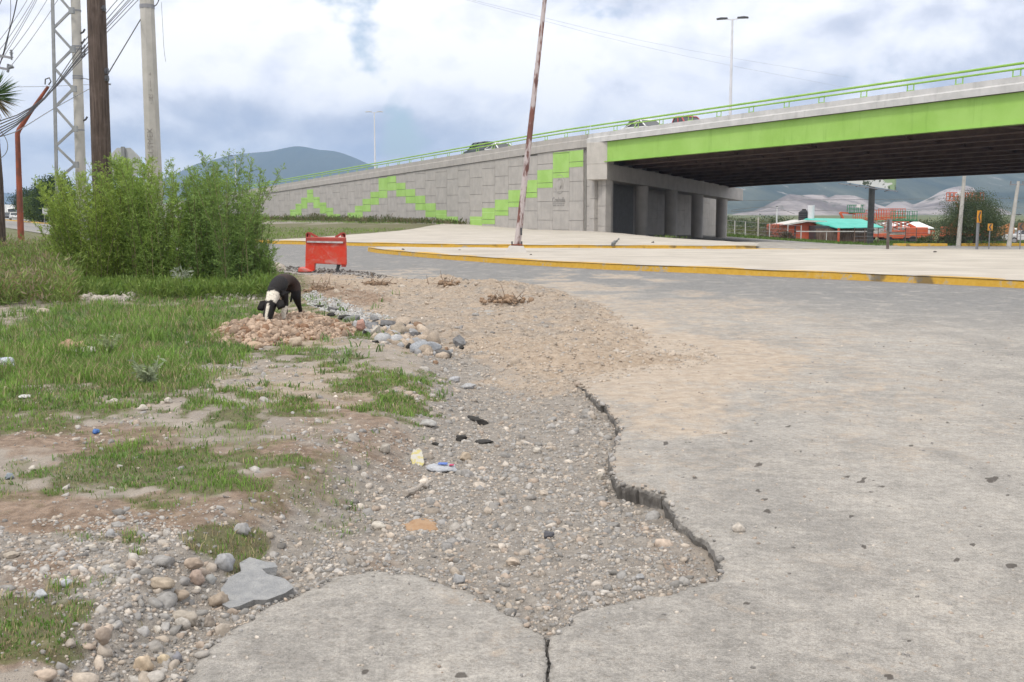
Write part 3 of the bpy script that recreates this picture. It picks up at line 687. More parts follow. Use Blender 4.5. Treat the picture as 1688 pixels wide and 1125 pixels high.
def scatter_grass():
    Vs, F4, F3, Cs, off = [], [], [], [], 0
    def addset(n, y0, y1, seed, h0, wd, thr, fn=None, umax=.56):
        nonlocal off
        X, Y, rng = sample(n, y0, y1, seed, umax); rs = road_sdf(X, Y)
        g, tan, soil, grv = masks(X, Y)
        cl = np.clip(.55 + 1.6 * fbm(X, Y, 2.6, 4, 201), 0, 1); cl2 = np.clip(.5 + 2.0 * fbm(X, Y, 9, 3, 202), 0, 1)
        dens = sm(.2, .95, g) * (.35 + .65 * cl2) * (rs < -.02) * (1 - .96 * sm(.3, -.6, sdf(X, Y, DIRT)))
        if fn is not None: dens = dens * fn(X, Y)
        k = rng.uniform(0, 1, n) < dens * thr; X, Y, g, cl, cl2 = X[k], Y[k], g[k], cl[k], cl2[k]; m = len(X)
        px, py = proj(X, Y, np.zeros(m))
        tall = .32 + .68 * sm(7.8, 10.5, Y) * sm(440, 360, px)
        H = h0 * tall * (.35 + 1.2 * cl ** 1.5) * rng.uniform(.5, 1.3, m)
        green = np.stack([.105 + .10 * cl, .205 + .13 * cl, .045 + .02 * cl], 1) * rng.uniform(.65, 1.25, (m, 1))
        dry = np.array((.40, .335, .19)) * rng.uniform(.6, 1.2, (m, 1))
        isdry = rng.uniform(0, 1, (m, 1)) < np.clip(.16 + .45 * (fbm(X, Y, 1.2, 4, 203)[:, None] + .1) + .3 * (py[:, None] > 880), .04, .6)
        c = np.where(isdry, dry, green)
        v, a, b, cc = blades(X, Y, hground(X, Y), H, wd * (1 + Y * .03) * rng.uniform(.6, 1.3, m), rng, c, .55)
        Vs.append(v); F4.append(a + off); F3.append(b + off); Cs.append(cc); off += len(v)
    addset(330000, 2.2, 10.5, 301, .10, .0042, 1.0)
    addset(120000, 4.5, 14, 303, .05, .0045, .5)
    addset(420000, 8, 30, 302, .112, .006, 1.0)
    X, Y, rng = sample(9000, 4, 20, 311); g, *_ = masks(X, Y); k = (rng.uniform(0, 1, 9000) < g * np.clip(.2 + 2.5 * fbm(X, Y, 1.3, 4, 312), 0, 1)) & (road_sdf(X, Y) < -.1); X, Y = X[k], Y[k]; n = len(X); X = np.repeat(X, 7) + rng.normal(0, .035, n * 7); Y = np.repeat(Y, 7) + rng.normal(0, .035, n * 7); m = n * 7
    v, a, b, cc = blades(X, Y, hground(X, Y), rng.uniform(.05, .12, m) * (.35 + .65 * sm(7.5, 11, Y)), rng.uniform(.010, .024, m) * (.5 + .5 * sm(7.5, 11, Y)), rng, np.array([(.13, .23, .06), (.19, .27, .10), (.25, .28, .15), (.10, .17, .05)])[rng.integers(0, 4, m)], .7); Vs.append(v); F4.append(a + off); F3.append(b + off); Cs.append(cc); off += len(v)
    me = mesh_np('grass', np.concatenate(Vs), [np.concatenate(F4), np.concatenate(F3)], False, {'Col': np.concatenate(Cs)})
    tag(put('grass', me, MGR), 'short green grass and dry straw on the roadside verge', 'grass', kind='stuff')
scatter_grass()
# ------------------------------------------------------------------ overpass and its retaining wall
def conc(name, a, b, rough=.85, streak=True, sc=1.2):
    t = NT(name); v = t.pos(); n = t.noise(v, sc, 7, .62); n2 = t.noise(v, 9, 5, .6)
    c = t.mix(t.rng(n, .3, .7), a, b)
    if streak:
        st = t.noise(t.scale(v, (2.2, 2.2, .12)), 1.6, 6, .6); c = t.mix(t.mth('MULTIPLY', t.rng(st, .52, .75), .35), c, tuple(q * .6 for q in a))
    t.bump(t.mth('ADD', t.mth('MULTIPLY', n, .3), t.mth('MULTIPLY', n2, .4)), .35, .02); return t.done(c, rough, 0, .3)
M_WALL = conc('wall_concrete', (.36, .34, .315), (.43, .405, .375))
M_JOINT = simple('joint_grey', (.19, .18, .165), (.23, .22, .20), 3)  # plain dark grey of the core, showing in the panel joints
M_PIER = conc('pier_concrete', (.43, .405, .37), (.51, .48, .44))
M_PARA = conc('parapet_concrete', (.46, .455, .44), (.56, .55, .535))
M_PANEL = simple('green_paint', (.29, .50, .105), (.35, .56, .15), .9, .6, .2, 14, .01)
M_PANEL_HI = simple('green_highlight', (.38, .60, .19), (.44, .66, .24), .9, .55)  # lighter green, a joint highlight painted as colour on the squares
M_GREEN = None
def girder_mat():
    t = NT('girder_green'); v = t.pos(); n = t.noise(v, .45, 6, .6); st = t.noise(t.scale(v, (1.5, 1.5, .15)), 1.5, 5, .6)
    c = t.mix(t.rng(n, .3, .7), (.27, .475, .085), (.33, .54, .125)); c = t.mix(t.mth('MULTIPLY', t.rng(st, .55, .75), .3), c, (.15, .30, .04))
    t.bump(n, .15, .05); return t.done(c, .55, 0, .35)
M_GREEN = girder_mat()
M_RAIL = simple('rail_green', (.23, .44, .06), (.30, .50, .10), 1.5, .5)
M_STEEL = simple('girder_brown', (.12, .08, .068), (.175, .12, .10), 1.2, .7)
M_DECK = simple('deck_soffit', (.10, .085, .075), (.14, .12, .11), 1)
M_ASPH = simple('deck_asphalt', (.16, .16, .16), (.21, .21, .2), 2, .9)
M_WHITE = simple('white_paint', (.72, .72, .70), (.8, .8, .78), 2, .5)

def BL(s, l=0.0, z=0.0):                # point along the overpass: s towards the camera side, l sideways behind the near face, z height
    q = WB + ED * s + NL * l; return np.array((q[0], q[1], z))
def s_of(px, l=0.0):                    # where the near face line crosses a column of the photograph
    k = (px - 844) / F; a = WB + NL * l
    return (k * a[1] - a[0]) / (ED[0] - k * ED[1])
def z_at(px, py, l=0.0): s = s_of(px, l); q = WB + ED * s + NL * l; return P(px, py, q[1])[2]
def par(s):                             # height of the parapet top
    s = np.asarray(s, float)
    return np.where(s < -6, 7.38 + .0272 * (s + 6), np.where(s > 8, 7.53 + .0105 * (s - 8), 7.38 + (s + 6) * (7.53 - 7.38) / 14 ))
def deck(s, l): return float(par(s)) - .55 - .05 * l
WL = 24.6

def quadstrip(mb, A, B, col=None):
    n = len(A); mb.add(list(A) + list(B), [(i, i + 1, n + i + 1, n + i) for i in range(n - 1)], col)
def solid(mb, secs):                    # loft of closed sections
    k = len(secs[0]); V = [p for s in secs for p in s]; n = len(secs)
    mb.add(V, [(i * k + j, i * k + (j + 1) % k, (i + 1) * k + (j + 1) % k, (i + 1) * k + j) for i in range(n - 1) for j in range(k)] + [tuple(range(k)), tuple((n - 1) * k + j for j in range(k))])

def railing(root, ss, posts):
    mb = MB()
    for dz, r in ((.60, .062), (.36, .05)): mb.tube([BL(s, .15, float(par(s)) + dz) for s in ss], r, 8)
    rl = mb.build('railing', M_RAIL, root, smooth=True)
    for s in posts:
        p = MB(); z = float(par(s))
        for o in (-.2, .2): p.bar(BL(s + o, .15, z), BL(s + o, .15, z + .34), .045)
        p.bar(BL(s - .22, .15, z + .03), BL(s + .22, .15, z + .03), .09, .05); p.build('post', M_RAIL, rl)

def build_wall():
    root = thing('retaining_wall', 'long grey panelled retaining wall with a zigzag of green squares, rising to the overpass', 'retaining wall')
    S0, S1 = -262.0, -.9
    # joints backing
    ss = np.concatenate([np.arange(S0, -100, 8), np.arange(-100, S1, 2), [S1]])
    mb = MB(); sk = lambda s, l: min(s, -5.2 - .562 * l) if l > 1 else s
    solid(mb, [[BL(s, .10, -1.2), BL(s, .10, float(par(s)) - .9), BL(sk(s, WL), WL, float(par(s)) - 1.0 - .05 * WL), BL(sk(s, WL), WL, -2.5)] for s in ss]); mb.build('wall_core', M_JOINT, root)
    w = 2.434; n0 = s_of(472.0) ; pan, grn, highlight = MB(), MB(), MB()
    GR = {0: (355.6, 368), 1: (345.6, 364), 2: (336, 355.6), 3: (326, 344.4), 4: (312.6, 334.5), 5: (325, 343.7), 6: (334, 352.6), 7: (342.7, 359), 8: (353, 368), 9: (362, 368), 10: (350.6, 368), 11: (339.4, 360.6), 12: (328, 349.4), 13: (316.5, 338),
          14: (293.4, 327), 15: (290.4, 314.6), 16: (301.6, 324.5), 17: (312, 335.7), 18: (322.8, 347), 19: (335.2, 358.6), 20: (346.4, 372), 21: (357, 373), 23: (357, 376), 24: (343, 370), 25: (329, 356), 26: (313.3, 342), 27: (297, 326.6), 28: (280, 310.3), 29: (250.5, 294), 30: (248, 276)}
    def cut(mbx, s0, s1, z0, z1, l0, l1):   # box on the wall face with a top that follows the slope
        t0, t1 = min(z1, float(par(s0)) - 1.0), min(z1, float(par(s1)) - 1.0)
        if min(t0, t1) - z0 < .05: return
        mbx.hexa([BL(s0, l0, z0), BL(s1, l0, z0), BL(s1, l1, z0), BL(s0, l1, z0), BL(s0, l0, t0), BL(s1, l0, t1), BL(s1, l1, t1), BL(s0, l1, t0)])
    rngp = random.Random(3)
    for k in range(-75, 31):
        a, b = n0 + k * w, n0 + (k + 1) * w
        if k == 30: b = a + 2.0
        ph = -.55 + (.75 if k % 2 else 0); g = .014
        for j in range(-1, 7):
            z0, z1 = ph + 1.5 * j + g, ph + 1.5 * (j + 1) - g
            if z1 < -.3: continue
            cut(pan, a + g, b - g, max(z0, -.4), z1, -.001 * rngp.random() * 6, .12)
        if k in GR:
            pc = {0: 476, 30: 944}.get(k); mid = (a + b) / 2; q = BL(mid); pcx = 844 + F * q[0] / (q[1] * cp)
            zt_, zb_ = P(pcx, GR[k][0], q[1])[2], P(pcx, GR[k][1], q[1])[2]
            js = sorted([zb_] + [ph + 1.5 * j for j in range(-1, 7) if zb_ + .06 < ph + 1.5 * j < zt_ - .06] + [zt_])
            for z0, z1 in zip(js[:-1], js[1:]): cut(grn, a + .02, b - .02, z0 + .018, z1 - .018, -.02, .0)
            zz = zb_ + (zt_ - zb_) * .70
            if zz < float(par(a)) - 1.2: cut(highlight, a + .05, b - .05, zz, zz + .05, -.026, -.02)  # thin bright strip painted as a highlight across the square
    pan.build('panel_facing', M_WALL, root); grn.build('painted_panels', M_PANEL, root); highlight.build('panel_highlight', M_PANEL_HI, root)
    # narrow return panels beside the pier
    rt = MB()
    e0 = n0 + 30 * w + 2.0
    for a, b, l0 in ((e0 + .05, e0 + .75, .15), (e0 + .82, e0 + 1.5, .02), (e0 + 1.55, e0 + 2.6, .30)):
        for j in range(6):
            z0, z1 = -.5 + 1.5 * j + .012 + (.35 if l0 > .1 else .9) - .8, -.5 + 1.5 * (j + 1) - .012 + (.35 if l0 > .1 else .9) - .8
            cut(rt, a, b, max(z0, -.6), min(z1, 6.35), l0, l0 + .5)
    rt.build('return_panel', M_WALL, root)
    cop = MB()
    for a, b in zip(np.arange(S0, -1, 6.0), np.arange(S0 + 6, 6, 6.0)):
        b = min(b, -.55) - .012
        solid(cop, [[BL(s, -.10, float(par(s)) - .96), BL(s, -.10, float(par(s)) - .42), BL(s, -.04, float(par(s)) - .36), BL(s, -.04, float(par(s))), BL(s, .34, float(par(s))), BL(s, .34, float(par(s)) - .96)] for s in (a, b)])
    cop.build('parapet', M_WALL, root)
    dk = MB(); quadstrip(dk, [BL(s, .3, deck(s, .3)) for s in ss], [BL(s if s < -10 else s - .562 * WL * (s + 10) / 9.1, WL, deck(s, WL)) for s in ss]); dk.build('deck', M_ASPH, root)
    railing(root, list(np.arange(S0, -1, 6)) + [-.6], [s for s in np.arange(-.9, -262, -3.0)][:84])
    # carved emblem and lettering on the panel
    q0 = BL(s_of(921), -.02); em = MB(); cs = s_of(921.5); cz = z_at(921.5, 305)
    rg = random.Random(5)
    for k in range(9):
        a0 = rg.uniform(0, 6.28); r = .18 + .075 * k
        pts = [BL(cs + math.cos(a0 + t) * r * 1.05, -.012, cz + math.sin(a0 + t) * r) for t in np.linspace(0, 1.6 + rg.random(), 9)]
        em.tube(pts, .022, 5)
    em.build('emblem', simple('carved_line', (.335, .318, .295)), root)
    def text(body, px, py, size, mat):
        c = bpy.data.curves.new('lettering', 'FONT'); c.body = body; c.size = size; c.align_x = 'CENTER'; c.extrude = .012
        o = bpy.data.objects.new('lettering', c); COL.objects.link(o)
        p = BL(s_of(px), -.02, z_at(px, py)); R = Matrix(((ED[0], 0, -NL[0]), (ED[1], 0, -NL[1]), (0, 1, 0))).to_4x4()
        o.matrix_world = Matrix.Translation(p) @ R; me = bpy.data.meshes.new_from_object(o); mw = o.matrix_world.copy(); bpy.data.objects.remove(o)
        me.transform(mw); put('lettering', me, mat, root)
    mt = simple('lettering_grey', (.24, .23, .215))
    text('Coahuila', 920.5, 333.5, .55, mt)
    ln = MB(); c1 = s_of(920.5)
    zz = z_at(920.5, 336); ln.bar(BL(c1 - .9, -.006, zz), BL(c1 + .9, -.006, zz), .03, .05)
    zz = z_at(920.5, 339)
    for a, b in ((-.85, -.35), (-.2, .1), (.2, .45), (.55, .8)): ln.bar(BL(c1 + a, -.006, zz), BL(c1 + b, -.006, zz), .03, .09)
    ln.build('lettering_line', mt, root)
build_wall()

def build_overpass():
    root = thing('overpass', 'road overpass with bright green edge girder on round concrete columns', 'overpass')
    S0, S1 = -.5, 72.0; ss = np.concatenate([np.arange(S0, S1, 4), [S1]])
    d = MB(); sq = lambda s, l: s if s > 0 else s - .562 * l
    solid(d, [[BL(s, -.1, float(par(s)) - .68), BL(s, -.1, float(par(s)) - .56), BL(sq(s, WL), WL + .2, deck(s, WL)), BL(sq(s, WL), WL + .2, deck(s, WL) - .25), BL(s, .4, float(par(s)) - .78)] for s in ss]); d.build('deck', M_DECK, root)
    ps = MB(); solid(ps, [[BL(s, -.16, float(par(s)) - .70), BL(s, -.16, float(par(s)) - .36), BL(s, -.02, float(par(s)) - .28), BL(s, -.02, float(par(s))), BL(s, .34, float(par(s))), BL(s, .34, float(par(s)) - .6)] for s in ss]); ps.build('parapet', M_PARA, root)
    pf = MB(); solid(pf, [[BL(s, WL - .1, deck(s, WL) - .1), BL(s, WL - .1, deck(s, WL) + .55), BL(s, WL + .3, deck(s, WL) + .55), BL(s, WL + .3, deck(s, WL) - .3)] for s in np.concatenate([[-14.2, -8.0], ss])]); pf.build('far_parapet', M_PARA, root)
    zb = lambda s, l: float(par(s)) - .05 * l
    f = MB(); s0 = 1.15
    g = [s for s in ss if s > s0]; g = [s0] + g
    solid(f, [[BL(s, .08, zb(s, 0) - 2.13), BL(s, .08, zb(s, 0) - .72), BL(s, .16, zb(s, 0) - .72), BL(s, .16, zb(s, 0) - 2.13)] for s in g])
    solid(f, [[BL(s, -.06, zb(s, 0) - 2.18), BL(s, -.06, zb(s, 0) - 2.13), BL(s, .45, zb(s, 0) - 2.13), BL(s, .45, zb(s, 0) - 2.18)] for s in g])
    f.build('edge_girder', M_GREEN, root)
    NG = 11
    for k in range(1, NG):
        l = 1.0 + k * 2.24 - .3; b = MB(); sg = s0 - l * .562 - .1
        h = [sg] + [s for s in (-12.0, -8.0, -4.0) if s > sg] + [s for s in ss if s > sg]
        solid(b, [[BL(s, l - .03, zb(s, l) - 2.12), BL(s, l - .03, zb(s, l) - .75), BL(s, l + .03, zb(s, l) - .75), BL(s, l + .03, zb(s, l) - 2.12)] for s in h])
        solid(b, [[BL(s, l - .26, zb(s, l) - 2.17), BL(s, l - .26, zb(s, l) - 2.12), BL(s, l + .26, zb(s, l) - 2.12), BL(s, l + .26, zb(s, l) - 2.17)] for s in h])
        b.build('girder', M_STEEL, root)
    for s in np.arange(6, S1, 7.0):
        br = MB()
        for k in range(NG - 1):
            l0 = (.2 if k == 0 else 1.0 + k * 2.24 - .3); l1 = 1.0 + (k + 1) * 2.24 - .3
            a, b = BL(s, l0 + .05, zb(s, l0) - 2.05), BL(s, l1 - .05, zb(s, l1) - .95); c, e = BL(s, l0 + .05, zb(s, l0) - .95), BL(s, l1 - .05, zb(s, l1) - 2.05)
            br.bar(a, b, .09); br.bar(c, e, .09); br.bar(a, e, .09)
        br.build('cross_bracing', M_STEEL, root)
    # pier: cap beam on five columns, standing at a skew under the girders
    A = np.array(BL(1.0, .15)[:2]); B = np.array((21.9, 105.5)); dv = (B - A) / np.linalg.norm(B - A); nv = np.array((dv[1], -dv[0])); Ln = np.linalg.norm(B - A)
    ztop = lambda t: 5.28 + (3.98 - 5.28) * t / Ln; zbot = lambda t: 3.98 + (2.72 - 3.98) * t / Ln
    def cap_sec(t, w0, w1, z0, z1): q = A + dv * t; a = q + nv * w0; b = q + nv * w1; return [(a[0], a[1], z0), (b[0], b[1], z0), (b[0], b[1], z1), (a[0], a[1], z1)]
    c = MB(); solid(c, [cap_sec(t, -.95, .75, zbot(t), ztop(t) - .12) for t in (-.5, 4, 9, 14, 19, 24, Ln + .4)])
    for k in range(NG):
        l = (.2 if k == 0 else 1.0 + k * 2.24 - .3); t = l / max(.2, (dv @ NL)); solid(c, [cap_sec(t + o, -.7, .5, ztop(t) - .14, ztop(t) - .0) for o in (-.4, .4)])
    c.build('pier_cap', M_PIER, root, bevel=.03)
    e = MB(); solid(e, [cap_sec(t, -.95, .76, 5.14, float(par(0)) - .71) for t in (-.52, .62)]); e.build('end_block', M_PIER, root, bevel=.03)
    for k, (px, yb) in enumerate(((998, 386), (1056, 388.5), (1104, 391), (1147, 393), (1187, 394))):
        kx = (px - 844) / F; a = A; t = (kx * a[1] - a[0]) / (dv[0] - kx * dv[1]); q = A + dv * t
        m = MB(); m.cyl((q[0], q[1], -2.2), (q[0], q[1], zbot(t) + .02), .53, n=28); m.build('column', M_PIER, root, smooth=True)
    ab = MB(); off = -3.1
    for j in range(4):
        for k in range(15):
            t0, t1 = 2.4 + k * 2.2, 2.4 + (k + 1) * 2.2 - .02; z0 = -2.0 + 1.5 * j + .75 * (k % 2); z1 = z0 + 1.485
            q0, q1 = A + dv * t0 - nv * (-off), A + dv * t1 - nv * (-off); r0, r1 = q0 - nv * .3, q1 - nv * .3
            z1 = min(z1, ztop(t0) - .1)
            ab.hexa([(q0[0], q0[1], z0), (q1[0], q1[1], z0), (r1[0], r1[1], z0), (r0[0], r0[1], z0), (q0[0], q0[1], z1), (q1[0], q1[1], z1), (r1[0], r1[1], z1), (r0[0], r0[1], z1)])
    ab.build('abutment_panels', conc('abutment_concrete', (.40, .37, .335), (.47, .44, .40)), root)
    bk = MB(); 
    solid(bk, [[tuple(A + dv * t + nv * (off - .32)) + (-2.2,), tuple(A + dv * t + nv * (off - 1.2)) + (-2.2,), tuple(A + dv * t + nv * (off - 1.2)) + (ztop(t) + 1.2,), tuple(A + dv * t + nv * (off - .32)) + (ztop(t) + 1.2,)] for t in (3.0, 35)])
    bk.build('abutment_core', M_JOINT, root)
    railing(root, [-.4] + list(np.arange(0, S1 + 1, 4)), [s_of(x) for x in (1009, 1043, 1083, 1130, 1176, 1228, 1285, 1341, 1409, 1484, 1562, 1654)] + [40.0, 44.0, 48.0])
build_overpass()

# ------------------------------------------------------------------ street lamps
M_GALV = simple('galvanised', (.46, .47, .48), (.56, .57, .58), 3, .45, metal=.3)
M_LAMPW = simple('lamp_pole_white', (.62, .63, .65), (.7, .7, .72), 2, .45)
M_DARK = simple('dark_fixture', (.06, .06, .065), rough=.5)
def street_lamp(px, py, Y, zb, label, arms, axis, group=None, head=None):
    top = P(px, py, Y); t = thing('street_lamp', label, 'street lamp', (top[0], top[1], zb), 0, group); h = top[2] - zb
    m = MB(); m.tube([(0, 0, 0), (0, 0, h)], [.14, .075], 10); m.build('pole', M_LAMPW, t, smooth=True)
    b = MB(); b.box((0, 0, .04), (.5, .5, .08)); b.build('base_plate', M_GALV, t)
    for sgn in arms:
        a = MB(); d = np.array((axis[0], axis[1], 0.0)) * sgn; a.bar((0, 0, h - .05), d * .45 + np.array((0, 0, h + .03)), .07); ar = a.build('arm', M_LAMPW, t)
        L_ = MB(); c = d * .8 + np.array((0, 0, h + .06)); L_.prism([(-.42, -.03), (.42, -.05), (.42, .05), (.1, .11), (-.42, .08)], -.16, .16)
        o = L_.build('lamp_head', head or M_DARK, t, loc=tuple(c), bevel=.015); o.rotation_euler = (0, 0, math.atan2(d[1], d[0]))
s1 = s_of(1205, 12); q = BL(s1, 12)
street_lamp(1207.5, 32, q[1], deck(s1, 12), 'tall white twin-headed street lamp standing on the bridge deck above the green girder', (-1, 1), (.95, -.3))
q = BL(s_of(617, 12), 12)
street_lamp(617, 185.5, q[1], deck(s_of(617, 12), 12), 'small distant twin-headed lamp rising behind the railing of the panelled wall', (-1, 1), (1, 0), None, M_GALV)
street_lamp(387.5, 258, 200, -.2, 'slender white lamp post seen through the tops of the tall shrub', (-1,), (1, .2))

# ------------------------------------------------------------------ vehicles
M_GLASS = simple('car_glass', (.03, .035, .04), rough=.12, spec=.6); M_TYRE = simple('tyre', (.025, .025, .027), rough=.85); M_RIM = simple('rim', (.45, .45, .46), rough=.35, metal=.7)
M_LIGHT = simple('headlight_lens', (.75, .75, .72), rough=.15); M_TAIL = simple('tail_light', (.45, .02, .02), rough=.2)
def paint(name, c): return simple(name, c, rough=.28, spec=.6)
def vehicle(name, label, cat, loc, rz, prof, cab, width, col, wheels=(.8, 3.4), wr=.33, group=None, L=4.3):
    """prof: side outline (x,z) of the body; cab: side outline of the glazed cabin"""
    t = thing(name, label, cat, loc, rz, group); w = width / 2; mt = paint(name + '_paint', col)
    b = MB(); b.prism([(x - L / 2, z) for x, z in prof], -w, w); b.build('body', mt, t, bevel=.06)
    if cab:
        k = MB(); n = len(cab); ins = [(-w * .97, 1), (w * .97, 1)]
        V = []
        zm = min(z for x, z in cab); zx = max(z for x, z in cab)
        for sgn in (-1, 1):
            for x, z in cab: V.append((x - L / 2, sgn * w * (.97 - .17 * (z - zm) / (zx - zm)), z))
        k.add(V, [tuple(range(n)), tuple(range(2 * n - 1, n - 1, -1))] + [(i, n + i, n + (i + 1) % n, (i + 1) % n) for i in range(n)]); k.build('window', M_GLASS, t)
        r = MB(); xs = [x for x, z in cab if z > zx - .03]; r.hexa([(min(xs) - L / 2 - .05, -w * .8, zx - .02), (max(xs) - L / 2 + .05, -w * .8, zx - .02), (max(xs) - L / 2 + .05, w * .8, zx - .02), (min(xs) - L / 2 - .05, w * .8, zx - .02),
                                                                (min(xs) - L / 2, -w * .74, zx + .05), (max(xs) - L / 2, -w * .74, zx + .05), (max(xs) - L / 2, w * .74, zx + .05), (min(xs) - L / 2, w * .74, zx + .05)])
        for sgn in (-1, 1):
            lo = [(x, z) for x, z in cab if z < zm + .02]; x0, x1 = min(p[0] for p in lo), max(p[0] for p in lo)
            for f0, f1 in ((0, 0), (.5, .5), (1, 1)):
                xb = x0 + (x1 - x0) * f0; xt = min(xs) + (max(xs) - min(xs)) * f1
                r.bar((xb - L / 2, sgn * w * .975, zm), (xt - L / 2, sgn * w * .81, zx), .09, .05)
        r.build('roof', mt, t)
    for x in wheels:
        for sgn in (-1, 1):
            m = MB(); m.cyl((0, -.11, 0), (0, .11, 0), wr, n=20); o = m.build('wheel', M_TYRE, t, loc=(x - L / 2, sgn * (w - .1), wr), smooth=True)
            m = MB(); m.cyl((0, sgn * .10, 0), (0, sgn * .125, 0), wr * .6, n=14); m.build('rim', M_RIM, o)
    for sgn in (-1, 1):
        zl = prof[len(prof) // 2][1] * .5 + .35
        m = MB(); m.box((L / 2 - .03, sgn * w * .72, .68), (.1, .34, .14)); m.build('headlight', M_LIGHT, t)
        m = MB(); m.box((-L / 2 + .03, sgn * w * .78, .8), (.1, .2, .2)); m.build('tail_light', M_TAIL, t)
    return t
CAR = [(0.05, .3), (4.2, .3), (4.28, .62), (4.1, .78), (3.1, .92), (0.3, .98), (0.02, .85)]
CARC = [(.55, .93), (1.0, 1.40), (2.3, 1.43), (3.15, .93)]
SUV = [(0.03, .35), (4.45, .35), (4.5, .75), (4.35, 1.02), (3.4, 1.12), (0.1, 1.15), (0.0, .8)]
SUVC = [(.08, 1.12), (.35, 1.72), (2.5, 1.74), (3.4, 1.1)]
TRK = [(0.05, .45), (4.9, .45), (5.0, .8), (4.85, 1.05), (3.7, 1.12), (1.95, 1.12), (1.95, 1.02), (0.02, 1.02)]
TRKC = [(2.0, 1.1), (2.2, 1.72), (3.0, 1.74), (3.7, 1.1)]
along = math.atan2(ED[1], ED[0])
def on_deck(px, l): s = s_of(px, l); q = BL(s, l); return (q[0], q[1], deck(s, l))
vehicle('suv', 'dark grey suv behind the green railing, above the zigzag wall', 'suv', on_deck(795, 2.2), along + math.pi, SUV, SUVC, 1.85, (.06, .07, .07), (.9, 3.6), .38, L=4.5)
vehicle('car', 'white car behind the green railing at the start of the bridge span', 'car', on_deck(1062, 2.2), along, CAR, CARC, 1.75, (.75, .75, .74))
vehicle('car', 'low white car just ahead of the dark suv, almost hidden by the parapet', 'car', on_deck(826, 2.2), along, CAR, CARC, 1.75, (.75, .75, .75))
vehicle('pickup_truck', 'red pickup truck crossing the bridge, only its roof showing over the railing', 'pickup truck', on_deck(1124, 4.6), along, TRK, TRKC, 1.8, (.42, .05, .05), (.9, 4.0), .38, L=5.0)
# traffic far away on the carriageway at the left
def far_car(px, Y, kind, col, label, cat, group=None):
    p = P(px, 352, Y); z = .05
    if kind == 'truck':
        t = thing('box_truck', label, cat, (p[0], p[1], z), along + math.pi / 2 * 0, group)
        m = MB(); m.box((-.8, 0, 2.2), (5.2, 2.5, 2.7)); m.build('cargo_box', M_WHITE, t, bevel=.05)
        m = MB(); m.prism([(1.9, .6), (3.7, .6), (3.7, 1.6), (3.3, 2.5), (1.9, 2.6)], -1.1, 1.1); m.build('cab', M_WHITE, t, bevel=.06)
        m = MB(); m.hexa([(3.72, -.95, 1.6), (3.74, .95, 1.6), (3.40, .95, 2.4), (3.40, -.95, 2.4), (3.6, -.95, 1.6), (3.6, .95, 1.6), (3.2, .95, 2.4), (3.2, -.95, 2.4)]); m.build('windscreen', M_GLASS, t)
        m = MB(); m.box((0, 0, .7), (7, .9, .25)); m.build('chassis', M_DARK, t)
        for x in (-2.4, 2.7):
            for y in (-1, 1): m = MB(); m.cyl((0, -.14, 0), (0, .14, 0), .48, n=16); m.build('wheel', M_TYRE, t, loc=(x, y, .48))
    else: vehicle('car', label, cat, (p[0], p[1], z), along, CAR, CARC, 1.8, col, group=group)
far_car(18, 290, 'truck', None, 'white box truck far down the road, left of the bent rusty pole', 'truck')
far_car(10, 232, 'car', (.05, .05, .055), 'dark car in front of the distant white box truck', 'car')
far_car(24, 215, 'car', (.7, .7, .7), 'white car on the far road, beside the foot of the bent rusty pole', 'car')
far_car(42.5, 300, 'car', (.09, .12, .14), 'dark car on the far road just right of the bent rusty pole', 'car')
# ------------------------------------------------------------------ poles and cables at the left
def wood_mat():
    t = NT('pole_wood'); v = t.pos(); st = t.noise(t.scale(v, (26, 26, 1.3)), 1.0, 6, .65, .4); n = t.noise(v, 3, 5, .6)
    c = t.ramp(st, [(.3, (.03, .02, .015)), (.5, (.075, .053, .041)), (.7, (.15, .112, .09))]); c = t.mix(t.mth('MULTIPLY', t.rng(n, .45, .7), .4), c, (.16, .12, .10))
    t.bump(st, .9, .03); return t.done(c, .9)
M_WOOD = wood_mat()
M_POLE = conc('pole_concrete', (.40, .385, .345), (.50, .48, .44), streak=True, sc=2)
def rust(name, a=(.30, .075, .035), b=(.15, .05, .03), pale=None, amt=.5):
    t = NT(name); v = t.pos(); n = t.noise(t.scale(v, (1, 1, .45)), 3.2, 7, .65); c = t.mix(t.rng(n, .38, .62), a, b)
    if pale: c = t.mix(t.rng(t.noise(t.scale(v, (1, 1, .3)), 4.5, 6, .6), amt - .06, amt + .06), c, pale)
    t.bump(n, .3, .01); return t.done(c, .75)
M_RUST = rust('rusty_red_pole'); M_RUSTP = rust('rust_and_white_paint', (.19, .075, .055), (.13, .06, .05), (.47, .41, .40), .49)
M_CABLE = simple('cable_black', (.03, .03, .032), rough=.6); M_CABLEG = simple('cable_grey', (.16, .165, .17), rough=.6)
M_INS = simple('insulator', (.18, .19, .2), rough=.3); M_BAND = simple('steel_band', (.25, .25, .26), rough=.5, metal=.4)
def line_between(a, b): return lambda y: a[0] + (b[0] - a[0]) * (y - a[1]) / (b[1] - a[1])
def pole(label, pa, pb, Y, r0, r1, m, n=16, extra=5.0, group=None, name='utility_pole'):
    """pa, pb: photograph points on the pole's axis (upper, lower)"""
    A = P(pa[0], pa[1], Y); B = P(pb[0], pb[1], Y); d = (A - B) / (A[2] - B[2]); z0 = float(hground(B[0], Y)[0]) - .02 if Y < 60 else -.1
    base = B + d * (z0 - B[2]); top = A + d * extra; t = thing(name, label, 'utility pole', tuple(base), 0, group)
    mb = MB(); k = 10; mb.tube([(top - base) * i / k for i in range(k + 1)], [r0 + (r1 - r0) * i / k for i in range(k + 1)], n); mb.build('shaft', m, t, smooth=(n > 8))
    return t, base, d
